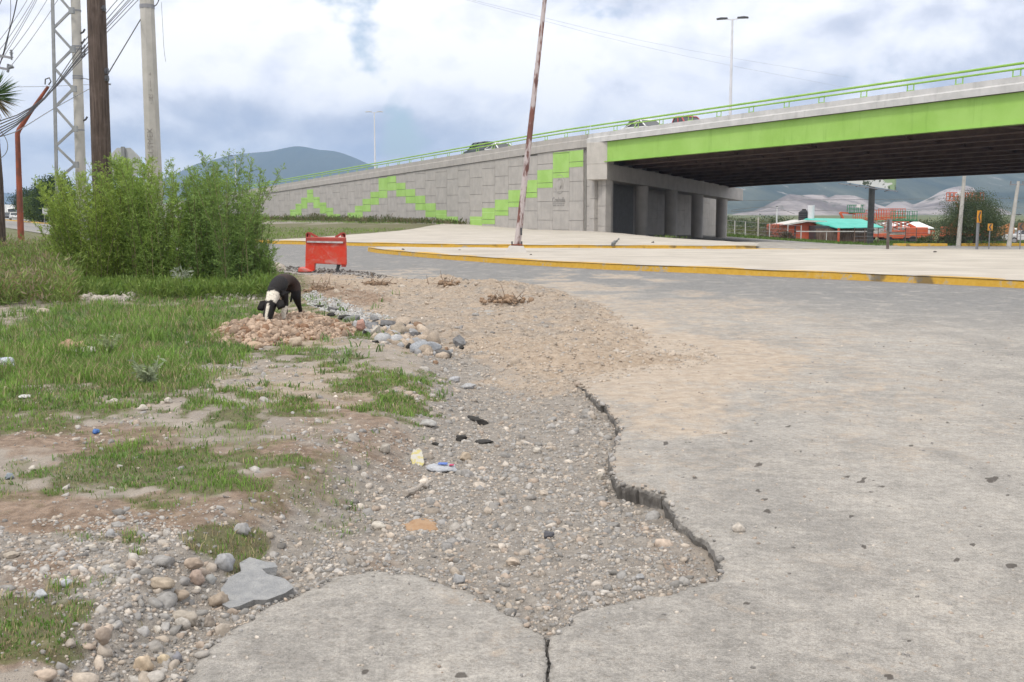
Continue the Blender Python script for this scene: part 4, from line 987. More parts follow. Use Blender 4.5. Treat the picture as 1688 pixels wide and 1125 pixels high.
tw, bw, dw = pole('thick dark brown wooden utility pole standing behind the tall green shrub', (158.5, 0), (168, 285), 23.5, .215, .17, M_WOOD)
def at_pole(base, d, z, Y=None): q = base + d * (z - base[2]); return q
for py, sx in ((15, .17), (118, .19), (130, .19)):
    z = P(170, py, 23.5)[2]; q = at_pole(bw, dw, z) - bw; m = MB(); m.box((q[0] + sx, -.05, q[2]), (.07, .1, .12)); m.cyl((q[0] + sx, -.12, q[2]), (q[0] + sx, .05, q[2]), .025); m.build('bracket', M_DARK, tw)
tc1, bc1, dc1 = pole('pale concrete utility pole strapped to the grey zigzag steel frame', (124.5, 0), (133, 285), 36, .175, .135, M_POLE, 20)
tc2, bc2, dc2 = pole('pale octagonal concrete utility pole with stencilled letters, right of the wooden one', (242, 0), (253, 265), 27, .215, .15, M_POLE, 8)
for t, base, d, pys, Y, r in ((tc1, bc1, dc1, (18, 77, 82, 126, 130, 215), 36, .165), (tc2, bc2, dc2, (10, 13), 27, .18)):
    for py in pys:
        z = P(200, py, Y)[2]; q = at_pole(base, d, z) - base; m = MB(); m.cyl((q[0], q[1], q[2] - .025), (q[0], q[1], q[2] + .025), r, n=20); m.build('steel_band', M_BAND, t)
for py in (72, 88, 98, 105, 112, 216):
    z = P(200, py - 16, 36)[2]; q = at_pole(bc1, dc1, z) - bc1; m = MB(); m.tube([(q[0] + .13, -.02, q[2]), (q[0] + .24, -.04, q[2] + .05), (q[0] + .30, -.05, q[2] + .14)], .03, 6); m.build('cable_clamp', M_DARK, tc1)
def stencil(body, py0, size, rot):
    z = P(250, py0, 27)[2]; q = at_pole(bc2, dc2, z)
    c = bpy.data.curves.new('stencil', 'FONT'); c.body = body; c.size = size; c.extrude = .002; c.align_x = 'CENTER'
    o = bpy.data.objects.new('stencil', c); COL.objects.link(o); me = bpy.data.meshes.new_from_object(o); bpy.data.objects.remove(o)
    a = -math.pi / 8 + .393
    R = Matrix.Rotation(math.pi / 2, 4, 'X'); 
    if rot: R = R @ Matrix.Rotation(math.pi / 2, 4, 'Z')
    me.transform(R)
    o = put('stencil', me, simple('stencil_grey', (.24, .225, .205)), tc2); o.location = (q[0] - bc2[0] + .075, -.212, q[2] - bc2[2]); KIDS.setdefault(tc2.name, []).append(o); return o
for i, (ch, py) in enumerate((('4', 127), ('-', 134), ('1', 140), ('1', 146), ('4', 153), ('22', 163), ('M', 168), ('-', 174))): stencil(ch, py, .12, False)
stencil('CLTMEX', 238, .20, True)
# steel lattice frame bolted against the concrete pole
def lattice():
    Y = 35.6; A = P(86.5, 0, Y); B = P(94.5, 350, Y); d = (A - B) / (A[2] - B[2]); z0 = float(hground(B[0], Y)[0]); base = B + d * (z0 - B[2])
    t = thing('lattice_mast', 'grey steel frame of zigzag bars between a thin post and the concrete pole', 'steel frame', tuple(base))
    M = simple('grey_steel', (.21, .22, .225), (.28, .29, .29), 3, .55)
    top = A + d * 5; m = MB(); m.bar((0, 0, 0), top - base, .095, .06, (0, 1, 0)); m.build('post', M, t)
    L_ = lambda py: P(86.5 + 8 * py / 350, py, Y) - base; R_ = lambda py: P(116.5 + 7.5 * py / 270, py, Y) - base
    for a, b in (((0, 47.5), (1, 18)), ((0, 47.5), (1, 82)), ((0, 112), (1, 82)), ((0, 112), (1, 147)), ((0, 177), (1, 147)), ((0, 177), (1, 213)), ((0, 241), (1, 213)), ((0, 241), (1, 272)), ((0, 298), (1, 272)), ((0, -18), (1, 18)), ((0, -18), (1, -48)), ((0, -84), (1, -48))):
        p, q = (L_ if a[0] == 0 else R_)(a[1]), R_(b[1]); m = MB(); m.bar(p, q, .075, .05, (0, 1, 0)); m.build('brace', M, t)
    for py in (18, 82, 147, 213, 272): m = MB(); c = R_(py); m.box(c + np.array((.03, -.02, 0)), (.16, .12, .2)); m.build('bracket', M, t)
lattice()
def bent_pole():
    Y = 43; base = P(34.5, 388, Y); z0 = float(hground(base[0], Y)[0]); e = P(28.5, 216, Y); top = P(79.5, 143, Y)
    t = thing('bent_pole', 'bent rusty red pole leaning over at its top, at the left edge', 'pole', (base[0], base[1], z0)); o = np.array((base[0], base[1], z0))
    m = MB(); b0 = np.array((0, 0, 0.0)); m.tube([b0, base - o, (base - o) * .5 + (e - o) * .5, e - o + np.array((0, 0, -.12)), e - o + np.array((.08, 0, .06)), (e - o) * .5 + (top - o) * .5, top - o], [.125, .125, .11, .095, .095, .075, .06], 12); m.build('shaft', M_RUST, t, smooth=True)
    m = MB(); q = top - o; m.tube([q + np.array((-.12, 0, .08)), q + np.array((-.1, 0, .28)), q + np.array((.06, 0, .34)), q + np.array((.12, 0, .2)), q + np.array((.02, 0, .06))], .028, 6); m.build('ring', M_DARK, t)
bent_pole()
# leaning pole on the island
def leaning_pole():
    b = G(851, 417, .17); Y = b[1]; t = thing('leaning_pole', 'tall leaning pole of rust and flaking white paint on the traffic island', 'pole', tuple(b)); o = np.array(b)
    top = P(898, 0, Y) - o; foot = P(853, 404, Y) - o; top = foot + (top - foot) * 1.25
    m = MB(); m.tube([foot + (top - foot) * k / 8 for k in range(9)], [.118 - .058 * k / 8 for k in range(9)], 14); m.build('shaft', M_RUSTP, t, smooth=True)
    m = MB(); q = foot + (top - foot) * .045; m.box(q + np.array((.08, -.12, 0)), (.07, .06, .26)); m.build('hand_hole', M_DARK, t)
    m = MB(); V = [(-.42, -.42, -.03), (.42, -.42, -.03), (.42, .42, -.03), (-.42, .42, -.03), (-.24, -.24, .26), (.26, -.24, .24), (.24, .24, .26), (-.24, .24, .26)]
    m.hexa(V); m.build('concrete_footing', M_PIER, t, bevel=.04)
    m = MB(); m.box((.02, 0, .285), (.38, .38, .04)); m.build('base_plate', M_RUST, t)
    for x in (-.15, .19):
        for y in (-.16, .16): m = MB(); m.cyl((x, y, .25), (x, y, .40), .028, n=6); m.build('anchor_bolt', M_DARK, t)
leaning_pole()
def cable(pts, r=.012, m=None, sag=0.0, label=None, group='overhead cables at the left'):
    W = [P(a, b, Y) for a, b, Y in pts]; out = []
    if len(W) == 2:
        for i in range(13): u = i / 12; q = W[0] + (W[1] - W[0]) * u; out.append(q - np.array((0, 0, sag * 4 * u * (1 - u))))
    else:
        out = [np.array(w) for w in W]
        for _ in range(2):
            n = [out[0]]
            for a, b in zip(out[:-1], out[1:]): n += [a * .75 + b * .25, a * .25 + b * .75]
            out = n + [out[-1]]
    c = out[0].copy(); mb = MB(); mb.tube([q - c for q in out], r, 5); tag(mb.build('cable', m or M_CABLE, None, loc=tuple(c)), label, 'cable', group)
bundle = 'black cable in the bundle slanting from the wooden pole down to the left edge'
for k, (y0, y1, x0) in enumerate(((226, 76, 0), (217, 89, 0), (209, 98, 0), (203, 102, 0), (195, 108, 0), (187, 116, 0))):
    cable([(x0 - 40, y0 + 12 + 14, 20), (60, (y0 + y1) / 2 + 34 - 4 * k * .3, 26), (147, y1 - 22 - 2 * k, 30 + .3 * k), (230, y1 - 118, 40)], .0125, M_CABLE, 0, bundle)
cable([(-30, 232, 22), (20, 221, 24), (41, 209, 26), (90, 178, 30), (149, 146, 36)], .011, M_CABLEG, 0, 'thin grey cable that curves up to the concrete pole under the bundle')
up = 'thin cable rising steeply to the top edge in front of the steel frame'
for a, b in (((-10, 78), (45, 0)), ((0, 96), (61, -6)), ((2, 100), (64, -6)), ((-6, 90), (58, -6)), ((20, 84), (81, -6)), ((19, 108), (99, -6))):
    cable([(*a, 26), (*b, 30)], .0085, M_CABLEG, .05, up)
cable([(-5, 118, 24), (5, 92, 24), (12, 62, 24), (22, 30, 24), (29, -4, 24)], .013, M_CABLE, 0, 'black cable that drops almost straight from the top edge to the upper crossarm')
cable([(-2, 112, 24), (11, 78, 24), (17, 40, 24), (18, 10, 24), (17, -4, 24)], .006, M_CABLE, 0, 'hair-thin wire beside the black drop cable at the top left corner')
cable([(-4, 16, 24), (4, -3, 24)], .010, M_CABLEG, 0, 'short piece of cable crossing the very top left corner')
cable([(0, 144, 30), (78, 143, 42), (183, 138, 36)], .008, M_CABLEG, 0, 'nearly level wire passing the tip of the bent rusty pole')
cable([(-8, 263, 24), (4, 260, 24), (12, 250, 24), (13, 236, 24), (6, 222, 24), (-6, 208, 24)], .009, M_CABLEG, 0, 'looped end of wire hanging below the bundle at the left edge')
cable([(232, 32, 27), (180, 119, 23.6)], .014, M_CABLE, 0, 'taut black cable from the lettered concrete pole down to the wooden pole')
cable([(266, 4, 27), (268, 40, 27), (270, 80, 27), (273, 102, 27)], .005, M_CABLEG, 0, 'loose wire dangling beside the lettered concrete pole')
cable([(252, 12, 27), (259, 8, 27), (264, -6, 27)], .012, M_CABLE, 0, 'black cable leaving the lettered concrete pole through the top edge')
cable([(136, 129, 36), (182, 140, 23.6)], .012, M_CABLE, 0, 'short dark wire between the strapped concrete pole and the wooden pole')
for a, b in (((770, -2), (1400, 128)), ((765, -1), (1400, 146))): cable([(*a, 150), (1080, (a[1] + b[1]) / 2 + 12, 190), (*b, 240)], .02, simple('cable_far', (.42, .44, .5)), 0, 'faint far cable crossing the clouds above the bridge', 'far cables above the bridge')
for y0, y1 in ((331, 327), (349, 343)):
    cable([(1205, y0, 160), (1688, y1, 160), (1760, y1 - 1, 160)], .03, M_CABLEG, 0, 'cable seen under the bridge in front of the quarry', 'cables behind the bridge')
cable([(1205, 347, 150), (1251, 341, 150), (1282, 343, 150), (1310, 353, 150)], .03, M_CABLEG, 0, 'sagging cable left of the orange store, against the quarry')
# crossarm pole just outside the left edge
def crossarm_pole():
    Y = 24; b = P(-34, 350, Y); t = thing('utility_pole', 'pole at the left edge of which only two crossarm ends with insulators show', 'utility pole', (b[0], b[1], float(hground(b[0], Y)[0]))); o = np.array(t.location)
    m = MB(); m.tube([(0, 0, 0), (0, 0, 7.6)], [.16, .12], 12); m.build('shaft', M_POLE, t, smooth=True)
    for (x0, y0), (x1, y1) in (((-80, 76), (19.5, 96)), ((-80, 98), (15, 115))):
        p, q = P(x0, y0, Y - .2) - o, P(x1, y1, Y - .2) - o; m = MB(); m.bar(p, q, .05, .05); m.build('crossarm', M_BAND, t)
    c = P(18.8, 90, Y - .2) - o; m = MB(); m.cyl(c + np.array((0, 0, -.12)), c + np.array((0, 0, .1)), .02, n=8)
    for dz, r in ((-.06, .035), (-.01, .028), (.03, .04), (.075, .03)): m.cyl(c + np.array((0, 0, dz - .012)), c + np.array((0, 0, dz + .012)), r, n=12)
    m.build('insulator', M_INS, t)
    c = P(14, 112, Y - .2) - o; m = MB(); m.cyl(c + np.array((-.02, 0, -.1)), c + np.array((0, 0, .08)), .03, n=8); m.cyl(c, c + np.array((.1, 0, .02)), .035, n=10); m.cyl(c + np.array((.07, 0, .02)), c + np.array((.09, 0, .04)), .05, n=10); m.build('insulator', M_INS, t)
crossarm_pole()
# ------------------------------------------------------------------ plants
def leaf_quads(base, dirs, L, W, rng, cols):
    n = len(base); r = rng.normal(0, 1, (n, 3)); s = np.cross(dirs, r); s /= np.linalg.norm(s, axis=1, keepdims=True) + 1e-9
    L = L[:, None]; W = W[:, None]; p = np.empty((n, 4, 3)); p[:, 0] = base; p[:, 1] = base + dirs * L * .5 + s * W / 2; p[:, 2] = base + dirs * L; p[:, 3] = base + dirs * L * .5 - s * W / 2
    i = (np.arange(n) * 4)[:, None]; return p.reshape(-1, 3), i + np.array([[0, 1, 2, 3]]), np.repeat(cols, 4, 0)
MLF = colmat('leaf', .6, .2, 4, spec=.25, trans=.35); MST2 = colmat('shrub_stem', .8, .2, 10)
def tall_shrub(label, px0, px1, pyb, Y, top, nst, seed, c0, c1, depth=1.2):
    rng = np.random.default_rng(seed); cx = (px0 + px1) / 2; b = P(cx, pyb, Y); z0 = float(hground(b[0], Y)[0]); t = thing('tall_shrub', label, 'shrub', (b[0], Y, z0), 0, None)
    o = np.array((b[0], Y, z0)); sm_ = MB(); B, D, LL, Cc = [], [], [], []
    for k in range(nst):
        u = rng.uniform(0, 1); px = px0 + (px1 - px0) * u; yy = Y + rng.uniform(-depth, depth) * (1 - .6 * abs(2 * u - 1))
        foot = P(px, 400, yy); foot[2] = float(hground(foot[0], yy)[0]); foot[0] += (cx / 1000 * 0)
        tz = P(px, np.interp(px, *zip(*top)) + rng.uniform(0, 34) ** 1.15 * (rng.uniform() < .8) , yy)[2]; H = max(.7, tz - foot[2])
        if rng.uniform() < .35: H *= rng.uniform(.35, .8)
        lean = np.array((rng.normal(0, .13) + .24 * (u - .5), rng.normal(-.05, .14), 0)) * H
        pts = [foot + np.array((0, 0, H)) * q + lean * (q ** 1.6) + rng.normal(0, .015, 3) for q in np.linspace(0, 1, 7)]; pts[0] = foot; pts = [q - o for q in pts]
        sm_.tube(pts, [.008 * (1 - .8 * i / 6) + .0015 for i in range(7)], 4, False, col=np.array((.14, .12, .06)) * rng.uniform(.7, 1.5))
        nt = int(58 * H / 2 + 10)
        for j in range(nt):
            q = .03 + .97 * (j + rng.uniform()) / nt; f = q * 6; i = min(5, int(f)); p = pts[i] + (pts[i + 1] - pts[i]) * (f - i)
            a = rng.uniform(0, 6.283); el = rng.uniform(.15, 1.15); d = np.array((math.cos(a) * math.cos(el), math.sin(a) * math.cos(el), math.sin(el))); tl = rng.uniform(.16, .42) * (1.15 - .75 * q)
            nl = int(rng.integers(12, 20)); w = np.linspace(.1, 1, nl)
            bb = p + d * tl * w[:, None] + np.array((0, 0, -.06)) * (w[:, None] ** 2) * tl; B.append(bb)
            rd = rng.normal(0, .55, (nl, 3)) + d * .75 + np.array((0, 0, .15)); D.append(rd / np.linalg.norm(rd, axis=1, keepdims=True)); LL.append(rng.uniform(.035, .075, nl))
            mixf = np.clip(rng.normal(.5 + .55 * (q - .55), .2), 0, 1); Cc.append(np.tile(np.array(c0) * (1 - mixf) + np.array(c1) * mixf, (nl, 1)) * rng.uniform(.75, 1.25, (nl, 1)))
    B, D, LL, Cc = (np.concatenate(x) for x in (B, D, LL, Cc))
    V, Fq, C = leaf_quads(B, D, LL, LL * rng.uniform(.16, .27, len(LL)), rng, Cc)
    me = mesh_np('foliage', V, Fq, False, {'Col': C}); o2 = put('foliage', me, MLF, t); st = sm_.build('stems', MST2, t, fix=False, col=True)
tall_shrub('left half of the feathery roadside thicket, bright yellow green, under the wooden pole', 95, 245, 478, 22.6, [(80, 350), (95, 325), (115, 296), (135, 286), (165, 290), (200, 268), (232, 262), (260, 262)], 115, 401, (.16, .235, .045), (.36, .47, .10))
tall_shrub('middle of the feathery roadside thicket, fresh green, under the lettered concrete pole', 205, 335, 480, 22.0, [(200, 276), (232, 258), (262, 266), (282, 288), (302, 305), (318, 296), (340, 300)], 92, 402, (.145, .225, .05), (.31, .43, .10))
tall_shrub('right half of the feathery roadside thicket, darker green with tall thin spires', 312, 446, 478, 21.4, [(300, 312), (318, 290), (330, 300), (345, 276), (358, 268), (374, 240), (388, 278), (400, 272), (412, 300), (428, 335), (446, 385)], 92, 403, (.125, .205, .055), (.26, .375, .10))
def low_weeds(px0, px1, Y0, Y1, n, seed, hmax, cols, name, label, cat='weeds'):
    rng = np.random.default_rng(seed); B, D, LL, Cc = [], [], [], []
    for k in range(n):
        Y = rng.uniform(Y0, Y1); px = rng.uniform(px0, px1); p = P(px, 400, Y); p[2] = float(hground(p[0], Y)[0]) if Y < 60 else float(zt(p[0], Y)) - .1
        H = hmax * rng.uniform(.35, 1) * (.6 + .8 * float(np.clip(.5 + 1.5 * fbm(np.array([p[0]]), np.array([Y]), .5, 3, seed)[0], 0, 1)))
        m = 26; q = rng.uniform(.05, 1, m); a = rng.uniform(0, 6.28, m); r = rng.uniform(0, .34, m) * H * (.5 + q)
        B.append(p + np.stack([np.cos(a) * r, np.sin(a) * r, q * H], 1)); d = np.stack([np.cos(a) * .5, np.sin(a) * .5, rng.uniform(.3, 1.2, m)], 1) + rng.normal(0, .3, (m, 3)); D.append(d / np.linalg.norm(d, axis=1, keepdims=True))
        LL.append(rng.uniform(.06, .17, m)); c = cols[rng.integers(len(cols))]; Cc.append(np.tile(c, (m, 1)) * rng.uniform(.7, 1.25, (m, 1)))
    B, D, LL, Cc = (np.concatenate(x) for x in (B, D, LL, Cc)); V, Fq, C = leaf_quads(B, D, LL, LL * .16, rng, Cc); me = mesh_np(name, V, Fq, False, {'Col': C}); return tag(put(name, me, MLF), label, cat, kind='stuff')
low_weeds(-60, 118, 17, 38, 2600, 501, .62, np.array([(.16, .24, .055), (.20, .28, .06), (.27, .21, .11), (.32, .26, .17), (.15, .22, .055), (.24, .31, .09)]), 'weeds', 'knee-high green and reddish weeds at the left edge')
low_weeds(100, 470, 18.4, 21.0, 700, 502, .32, np.array([(.13, .21, .045), (.17, .26, .05), (.2, .27, .07)]), 'undergrowth', 'low growth at the foot of the tall shrubs')
def median_weeds():
    rng = np.random.default_rng(77); B, D, LL, Cc = [], [], [], []
    for k in range(900):
        s = -20 - 100 * rng.uniform(); l = -.3 - rng.exponential(1.3); p = BL(s, l); p[2] = float(zt(p[0], p[1])) + .12
        H = rng.uniform(.25, .9) * (.3 + 1.3 * max(0, float(fbm(np.array([s]), np.array([0.0]), .18, 3, 5)[0]) + .35)); m = 16; a = rng.uniform(0, 6.28, m); q = rng.uniform(0, 1, m)
        B.append(p + np.stack([np.cos(a) * .25, np.sin(a) * .25, q * H], 1)); d = np.stack([np.cos(a) * .4, np.sin(a) * .4, rng.uniform(.4, 1.2, m)], 1); D.append(d / np.linalg.norm(d, axis=1, keepdims=True)); LL.append(rng.uniform(.15, .4, m))
        c = np.array([(.10, .14, .04), (.16, .15, .07), (.2, .17, .1), (.08, .12, .03)])[rng.integers(4)]; Cc.append(np.tile(c, (m, 1)))
    for k in range(5200):
        s = 12 - 150 * rng.uniform() ** 1.3; l = -28 + 28 * rng.uniform(); p = BL(s, l); p[2] = float(zt(p[0], p[1])) + .10
        px, py = proj(p[0], p[1], p[2]); 
        if abs(py - 372 - (px - 480) * .012) < 4 and px < 720: continue
        if inside(np.array([p[0]]), np.array([p[1]]), [(-13.5, 54), (-6.0, 105), (10, 80), (10, 46), (-8, 50)])[0]: continue
        m = 7; B.append(p + np.stack([rng.normal(0, .25, m), rng.normal(0, .25, m), np.zeros(m)], 1)); d = np.stack([rng.normal(0, .5, m), rng.normal(0, .5, m), np.ones(m)], 1); D.append(d / np.linalg.norm(d, axis=1, keepdims=True)); LL.append(rng.uniform(.10, .24, m)); Cc.append(np.tile(np.array((.20, .28, .075)) * rng.uniform(.7, 1.3), (m, 1)))
    B, D, LL, Cc = (np.concatenate(x) for x in (B, D, LL, Cc)); V, Fq, C = leaf_quads(B, D, LL, LL * .2, rng, Cc); tag(put('median_grass', mesh_np('median_grass', V, Fq, False, {'Col': C}), MLF), 'grass and dry weeds along the foot of the panelled wall', 'grass', kind='stuff')
median_weeds()
def tree(label, px, pyb, Y, h, wd, seed, c0, c1, name='tree', zb=None, leaf=.22, ncl=60, group=None, trunk=.35, droop=0.0, multi=1):
    rng = np.random.default_rng(seed); b = P(px, pyb, Y); z0 = float(zt(b[0], Y)) - .1 if zb is None else zb; t = thing(name, label, 'tree', (b[0], Y, z0), 0, group); tr = MB(); B, D, LL, Cc = [], [], [], []
    tips = []
    for q in range(multi):
        a0 = rng.uniform(0, 6.28); base = np.array((math.cos(a0), math.sin(a0), 0)) * .15 * (multi > 1); fork = base * 3 + np.array((rng.normal(0, .05) * h, rng.normal(0, .05) * h, h * trunk)); tr.tube([base, base * .6 + fork * .5, fork], [h * .035, h * .028, h * .022], 8)
        for k in range(9): a = rng.uniform(0, 6.28); e = fork + np.array((math.cos(a) * wd * .36, math.sin(a) * wd * .36, rng.uniform(.1, .5) * h)); tr.tube([fork, (fork + e) / 2 + np.array((0, 0, .06 * h)), e], [h * .016, h * .01, h * .004], 6)
    for k in range(ncl):
        a = rng.uniform(0, 6.28); zz = rng.uniform(0, 1); rr = wd / 2 * math.sqrt(max(.05, 1 - (2 * (zz - .42)) ** 2 * .85)) * rng.uniform(.45, 1.0); c = np.array((math.cos(a) * rr, math.sin(a) * rr, h * (trunk * .75 + zz * (1 - trunk * .75) * .93)))
        m = 110; R = wd * rng.uniform(.07, .15); pts = c + np.clip(rng.normal(0, 1, (m, 3)), -1.5, 1.5) * np.array((R, R, R * (.7 + droop))) ; B.append(pts); d = rng.normal(0, 1, (m, 3)) + np.array((0, 0, .3 - 2 * droop)); D.append(d / np.linalg.norm(d, axis=1, keepdims=True)); LL.append(rng.uniform(.6, 1.4, m) * leaf); f = np.clip(rng.normal(.5, .3), 0, 1); Cc.append(np.tile(np.array(c0) * (1 - f) + np.array(c1) * f, (m, 1)) * rng.uniform(.75, 1.25, (m, 1)))
    B, D, LL, Cc = (np.concatenate(x) for x in (B, D, LL, Cc)); V, Fq, C = leaf_quads(B, D, LL, LL * .4, rng, Cc); put('crown', mesh_np('crown', V, Fq, False, {'Col': C}), MLF, t); tr.build('trunk', M_WOOD, t, fix=False); return t
tree('dark round-topped tree on the far median at the left, beside the lattice frame', 96, 366, 150, 6.2, 7.0, 601, (.04, .07, .025), (.07, .11, .035), leaf=.34, ncl=90)
tree('lighter green bushy tree behind the small blank sign board', 66, 362, 165, 4.4, 5.0, 602, (.08, .12, .03), (.14, .20, .05), leaf=.34, ncl=70, trunk=.15)
tree('dark tree farthest left in the clump on the far median', 52, 362, 210, 5.9, 6.5, 603, (.03, .055, .025), (.05, .085, .03), leaf=.36, ncl=70)
# palm crown at the left edge
def palm():
    Y = 30; b = P(-14, 158, Y); z0 = float(hground(b[0], Y)[0]); t = thing('palm_tree', 'spiky palm crown poking in from the left edge', 'palm', (b[0], Y, z0)); h = b[2] - z0; rng = np.random.default_rng(9)
    m = MB(); m.tube([(0, 0, 0), (.05, 0, h * .5), (0, 0, h)], [.16, .13, .12], 10); m.build('trunk', M_WOOD, t)
    n = 420; d = rng.normal(0, 1, (n, 3)); d[:, 2] = d[:, 2] * .8 - .05; d /= np.linalg.norm(d, axis=1, keepdims=True); B = np.tile((0, 0, h), (n, 1)) + d * .12
    V, Fq, C = leaf_quads(B, d, rng.uniform(.5, .78, n), np.full(n, .03), rng, np.where(d[:, 2:3] < -.35, np.array((.22, .17, .09)), np.array((.07, .12, .04))) * rng.uniform(.7, 1.3, (n, 1))); put('crown', mesh_np('crown', V, Fq, False, {'Col': C}), MLF, t)
palm()
def silver_weed(px, py, h, w, seed, label, col=(.40, .44, .33)):
    rng = np.random.default_rng(seed); b = hz(px, py); t = thing('weed_plant', label, 'weed', tuple(b)); sm_ = MB(); B, D, LL, Cc = [], [], [], []
    for k in range(13):
        a = rng.uniform(0, 6.28); e = np.array((math.cos(a) * w * rng.uniform(.1, .5), math.sin(a) * w * rng.uniform(.1, .5), h * rng.uniform(.5, 1))); sm_.tube([(0, 0, 0), e * .5 + np.array((0, 0, .04)), e], [.006, .004, .002], 4, False)
        m = 16; q = rng.uniform(.25, 1, m); B.append(e * q[:, None]); d = rng.normal(0, .8, (m, 3)) + np.array((math.cos(a), math.sin(a), .5)) * .6; D.append(d / np.linalg.norm(d, axis=1, keepdims=True)); LL.append(rng.uniform(.05, .11, m) * (h / .35)); Cc.append(np.tile(np.array(col), (m, 1)) * rng.uniform(.6, 1.2, (m, 1)))
    B, D, LL, Cc = (np.concatenate(x) for x in (B, D, LL, Cc)); V, Fq, C = leaf_quads(B, D, LL, LL * .28, rng, Cc); put('foliage', mesh_np('foliage', V, Fq, False, {'Col': C}), MLF, t); sm_.build('stems', simple('weed_stem', (.22, .24, .14)), t, fix=False)
silver_weed(302, 482, .52, .55, 71, 'silvery pale-leaved weed at the foot of the tall shrubs')
silver_weed(245, 638, .26, .36, 72, 'silvery weed with narrow leaves in the grass, nearest to the camera', (.36, .42, .26))
silver_weed(183, 585, .22, .34, 73, 'pale weed beside the torn cardboard in the grass', (.36, .42, .22))
silver_weed(262, 474, .26, .3, 74, 'small grey-green weed left of the silvery one under the shrubs')
silver_weed(425, 452, .35, .5, 75, 'pale leafy weed at the right end of the shrubs, beside the crumpled bag', (.34, .38, .28))
# ------------------------------------------------------------------ barrier, dog, stones and litter
def barrier():
    M_ORG = NT('faded_red_plastic'); v = M_ORG.pos(); n = M_ORG.noise(v, 2.6, 6, .65, .6); n2 = M_ORG.noise(v, 11, 5, .6)
    c = M_ORG.mix(M_ORG.rng(n2, .3, .7), (.66, .045, .022), (.60, .085, .05)); c = M_ORG.mix(M_ORG.rng(n, .50, .70, 0, .6), c, (.52, .36, .33)); M_ORG.bump(n, .2, .02); M_ = M_ORG.done(c, .5, 0, .35)
    M_D = simple('dull_red_plastic', (.33, .045, .035), (.42, .07, .05), 3, .6)
    b = G(536, 449); t = thing('traffic_barrier', 'battered orange-red plastic traffic barrier with a white stripe, standing at the edge of the road', 'barrier', (b[0], b[1], .0), 0); o = np.array((b[0], b[1], 0)); Y = b[1]
    q = lambda px, py: ((P(px, py, Y) - o)[0], (P(px, py, Y) - o)[2])
    m = MB(); m.prism([q(504.2, 447), q(504.5, 420), q(505.5, 391.5), q(569.5, 392.5), q(571, 410), q(571.3, 437), q(558, 436.5), q(540, 435.5), q(520, 434.5), q(519, 446.5)], -.10, .10); m.build('panel', M_, t, bevel=.02)
    m = MB(); m.prism([q(505, 400.5), q(505.3, 391), q(569.7, 391.8), q(570.3, 401)], -.13, .13); m.build('top_beam', M_D, t, bevel=.025)
    m = MB(); m.prism([q(507.5, 399.8), q(507.5, 397.2), q(566.8, 398.2), q(566.8, 401.2)], -.142, -.132); m.build('reflective_stripe', simple('white_tape', (.62, .6, .6), (.4, .38, .38), 6), t)
    for (ax, at, bx, bt, cx) in ((506, 385, 512, 385, 523.5), (568, 385.3, 563, 385.3, 553)):
        m = MB(); m.bar((*q(ax, 391.5)[:1], 0, q(ax, 391.5)[1]), (q(ax, at)[0], 0, q(ax, at)[1]), .06, .03, (0, 1, 0)); m.bar((q(ax, at)[0], 0, q(ax, at)[1]), (q(bx, bt)[0], 0, q(bx, bt)[1]), .03, .06, (0, 0, 1)); m.bar((q(bx, bt)[0], 0, q(bx, bt)[1]), (q(cx, 391.8)[0], 0, q(cx, 391.8)[1]), .06, .035, (0, 1, 0)); m.bar((q((ax + bx) / 2, 386)[0], .01, q(ax, 386)[1]), (q((ax + bx) / 2, 391)[0], .01, q(ax, 391)[1]), .1, .05); m.build('handle', M_D, t)
    m = MB(); m.prism([q(493.8, 447.6), q(495, 440.5), q(504, 441), q(519, 446.6), q(512, 448.3), q(498, 448.4)], -.26, .18); m.build('foot', M_, t, bevel=.03)
    m = MB(); m.prism([q(563.5, 440), q(563.5, 436), q(570.6, 436.5), q(570, 440.5)], -.08, .08); m.build('socket', M_D, t, bevel=.01)
    m = MB(); a0 = q(558.5, 436); a1 = q(556.4, 444); a2 = q(557.2, 447.5); m.tube([(a0[0], 0, a0[1]), (a1[0], .02, a1[1]), (a2[0], .03, a2[1])], [.05, .045, .06], 8); m.build('peg', M_DARK, t)
barrier()

